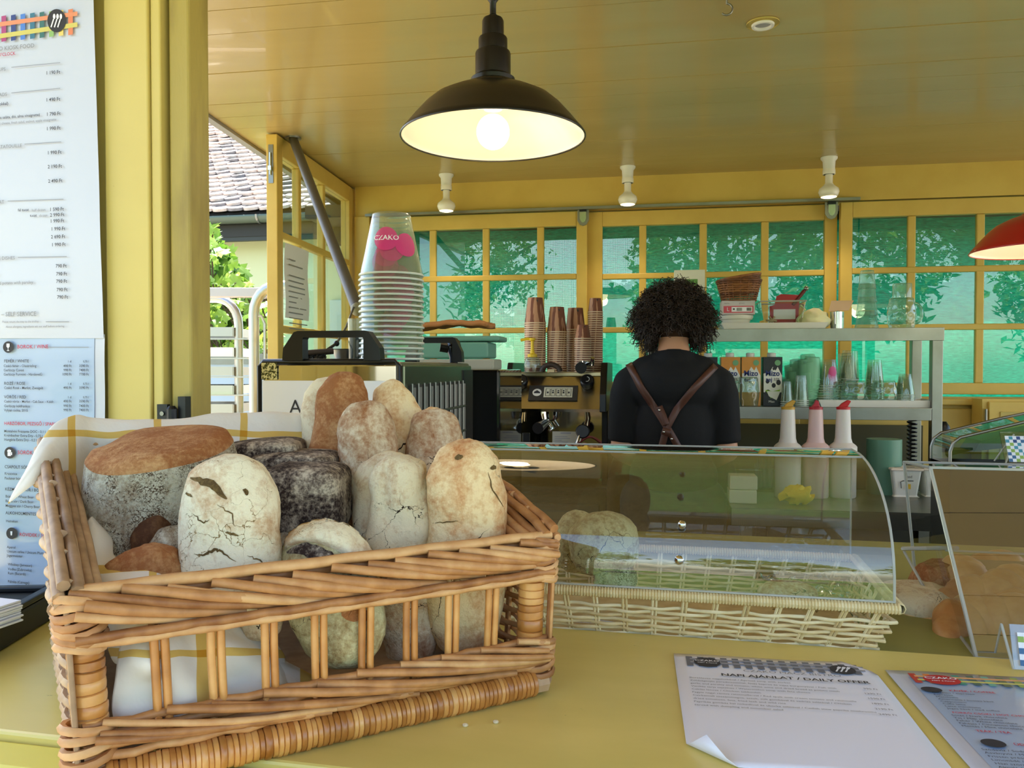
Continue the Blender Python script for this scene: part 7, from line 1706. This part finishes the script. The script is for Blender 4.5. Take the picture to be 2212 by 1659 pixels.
# hair: springy curls over a cap
hm = MB(); hm.ball((0, .040, 1.520), (.102, .108, .094), 24, 16); remesh(hm, 'hair_base', m_hair, per, .01, 2)
rn = random.Random(17); hs_ = MB()
for i in range(2000):
    while True:
        v = V3((rn.gauss(0, 1), rn.gauss(0, 1), rn.gauss(0, 1))).normalized()
        if v.y > .55 and v.z < .45: continue
        if v.z < -.40 and abs(v.x) < .50 and v.y < .2: continue
        if v.z > -.88: break
    base = V3((0, .036, 1.518)) + V3((v.x * .100, v.y * .108, v.z * .098))
    out = V3((v.x * 1.05, v.y * .8, v.z * .9 + .05)).normalized(); tg = out.cross(V3((0, 0, 1))).normalized(); t2_ = out.cross(tg)
    ln_ = rn.uniform(.028, .062) * (1.1 if v.z < .2 else .9); rr = rn.uniform(.004, .0085); ph = rn.uniform(0, 6.28); tn = rn.uniform(1.5, 3.2); dr = V3((0, 0, -rn.uniform(.004, .028))); sl = tg * rn.uniform(-.014, .014)
    n_ = 12; pts = []
    for k in range(n_):
        f = k / (n_ - 1); a = ph + f * tn * 6.28; pts.append(base + out * (ln_ * f) + dr * f * f + sl * f + (tg * math.cos(a) + t2_ * math.sin(a)) * rr * min(1, f * 3))
    hs_.tube(pts, [.0016 * (1 - .5 * k / n_) for k in range(n_)], 4, cap=False)
hs_.build('curls', m_hair, per, smooth=180, kind='stuff')
MB().tube([(.060 * math.sin(a), .016 - .056 * math.cos(a) , 1.392 + .016 * (1 - math.cos(a)) * .5) for a in [R(x) for x in range(-100, 101, 10)]], .0016, 6).build('necklace', m_hair, per)
# leather straps laid on the shirt
bpy.context.view_layer.update(); dg = bpy.context.evaluated_depsgraph_get(); ev_ = tee_o.evaluated_get(dg); me_ = ev_.to_mesh()
from mathutils.bvhtree import BVHTree
mwp = mw(per); bvt = BVHTree.FromPolygons([mwp @ v.co for v in me_.vertices], [tuple(p.vertices) for p in me_.polygons]); ev_.to_mesh_clear()
m_lea = mat('brown_leather', (84, 50, 38), .45, bump=(50, .2, .001))
def strap(pts, wpx, name, off=.003, y_=None):
    fin = []
    for a, b_ in zip(pts[:-1], pts[1:]):
        for k in range(8): fin.append((a[0] + (b_[0] - a[0]) * k / 8, a[1] + (b_[1] - a[1]) * k / 8))
    fin.append(pts[-1]); mb = crackstrip(fin, wpx, 2.6); n_ = len(fin)
    P_ = [W(x, y, 2.6) for x, y in fin]; vs = []
    for i, p in enumerate(P_):
        t_ = (P_[min(i + 1, n_ - 1)] - P_[max(i - 1, 0)]).normalized(); s_ = t_.cross(RC.col[2]).normalized() * wpx * 2.6 / F
        for q_ in (p + s_, p - s_):
            dr = (q_ - C0).normalized(); h_ = bvt.ray_cast(C0, dr); vs.append((h_[0] - dr * off) if h_[0] is not None else q_ + dr * .16)
    return MB().add(vs, [(2 * i, 2 * i + 1, 2 * i + 3, 2 * i + 2) for i in range(n_ - 1)]).build(name, m_lea, per, world=True, smooth=180, solid=.003) if False else _st(vs, n_, name)
def _st(vs, n_, name):
    mb = MB(); mb.v = [tuple(v) for v in vs]; mb.f = [(2 * i, 2 * i + 1, 2 * i + 3, 2 * i + 2) for i in range(n_ - 1)]; mb.m = [0] * len(mb.f)
    return mb.build(name, m_lea, per, world=True, smooth=180, solid=.003)
strap([(1358, 786), (1385, 838), (1430, 905), (1452, 942), (1476, 985)], 7.5, 'leather_strap', .004)
strap([(1546, 790), (1500, 838), (1462, 884), (1440, 925), (1424, 985)], 7.5, 'leather_strap', .006)
strap([(1424, 878), (1432, 896), (1440, 918)], 7, 'leather_tab', .009); strap([(1430, 930), (1448, 936)], 8, 'leather_tab', .011)
for x, y in ((1424, 886), (1434, 933), (1451, 948)):
    dr = ray(x, y).normalized(); h_ = bvt.ray_cast(C0, dr)
    if h_[0] is not None: MB().ball(h_[0] - dr * .013, .0042, 10, 8).build('rivet', m_chrome, per, world=True, smooth=180)

# ================================================================= RIGHT EDGE
# yellow cabinet door on the back wall and the sloped glass counter case
a_ = OY(2122, 862, YB - .12); dz_ = a_.z
t = thing('wall_cabinet', 'small yellow panelled cupboard under the right back window', 'cupboard', (a_.x, YB - .12, .93))
MB().box(0, .6, 0, .11, 0, dz_ - .93).build('cupboard_body', m_yel2, t); MB().box(.02, .5, -.015, 0, .03, dz_ - .94).build('door', m_yel2, t, bev=.003)
MB().box(.06, .46, -.02, -.015, .05, dz_ - .98).build('door_panel', mat('panel_yellow', (196, 172, 92), .5), t, bev=.003); MB().tube([(.01, -.012, dz_ - 1.02), (.01, -.012, dz_ - .97)], .005, 8).build('hinge', m_steel, t)
g0 = W(2052, 1003, 1.9); DG = .13
gt = thing('glass_counter_case', 'sloped glass topped display counter with rounded steel end at the right', 'display case', (g0.x, g0.y, ZT)); h0 = g0.z - ZT
m_gglass = glass('green_glass', (150, 200, 176), t=.8, gloss=1.2)
prf = [(0, 0), (.0, .03), (.006, .050), (.022, .064), (.17, .105), (.36, .15)]
mb = MB(); vs = []
for y_ in (0, DG): vs += [(x, y_, h0 + z) for x, z in prf]
mb.add(vs, [(i, i + 1, 7 + i, 6 + i) for i in range(5)]); mb.build('glass_top', m_gglass, gt, smooth=60)
MB().add([(x, 0, h0 + z) for x, z in prf] + [(.36, 0, h0)], [tuple(range(7))]).build('glass_end', m_gglass, gt)
for y_ in (0, DG): MB().tube([(x, y_, h0 + z) for x, z in prf], .004, 8).build('steel_edge', m_steel, gt, smooth=60)
MB().prism([(.06, .03), (.075, .055), (.36, .125), (.36, .07)], -DG + .02, -.02, T(0, 0, h0) @ RX(R(90))).build('tinted_inner_tray', mat('grey_green', (92, 112, 96), .3, .5), gt)
MB().box(0, .7, 0, DG, .0, h0).build('counter_base', mat('dark_base', (36, 38, 36), .4), gt); MB().box(-.0, .7, -.01, DG, h0 - .006, h0).build('counter_rim', m_steel, gt)
MB().box(.0, .68, .02, DG - .01, -ZT + .02, 0).build('lower_cabinet', m_dk, gt)
p = W(2016, 900, 3.0); o = MB().lathe([(.018, 0), (.024, .03), (.02, .09), (.008, .11)], 16).build('black_bag', m_black, smooth=60)
o.location = (SX(2050), 3.14, z0 - .16); tag(o, 'small black pouch hanging beside the right leg of the steel shelf', 'pouch')
# panel added to darken the wall between the back counter and the sill
MB().box(SX(1090, 800, YB) , SX(1990, 800, YB), YB - .03, YB - .012, ZT, OY(1700, 915, YB).z).build('wall_dark_panel', mat('wall_darkening', (76, 70, 38), .6), wall_back)
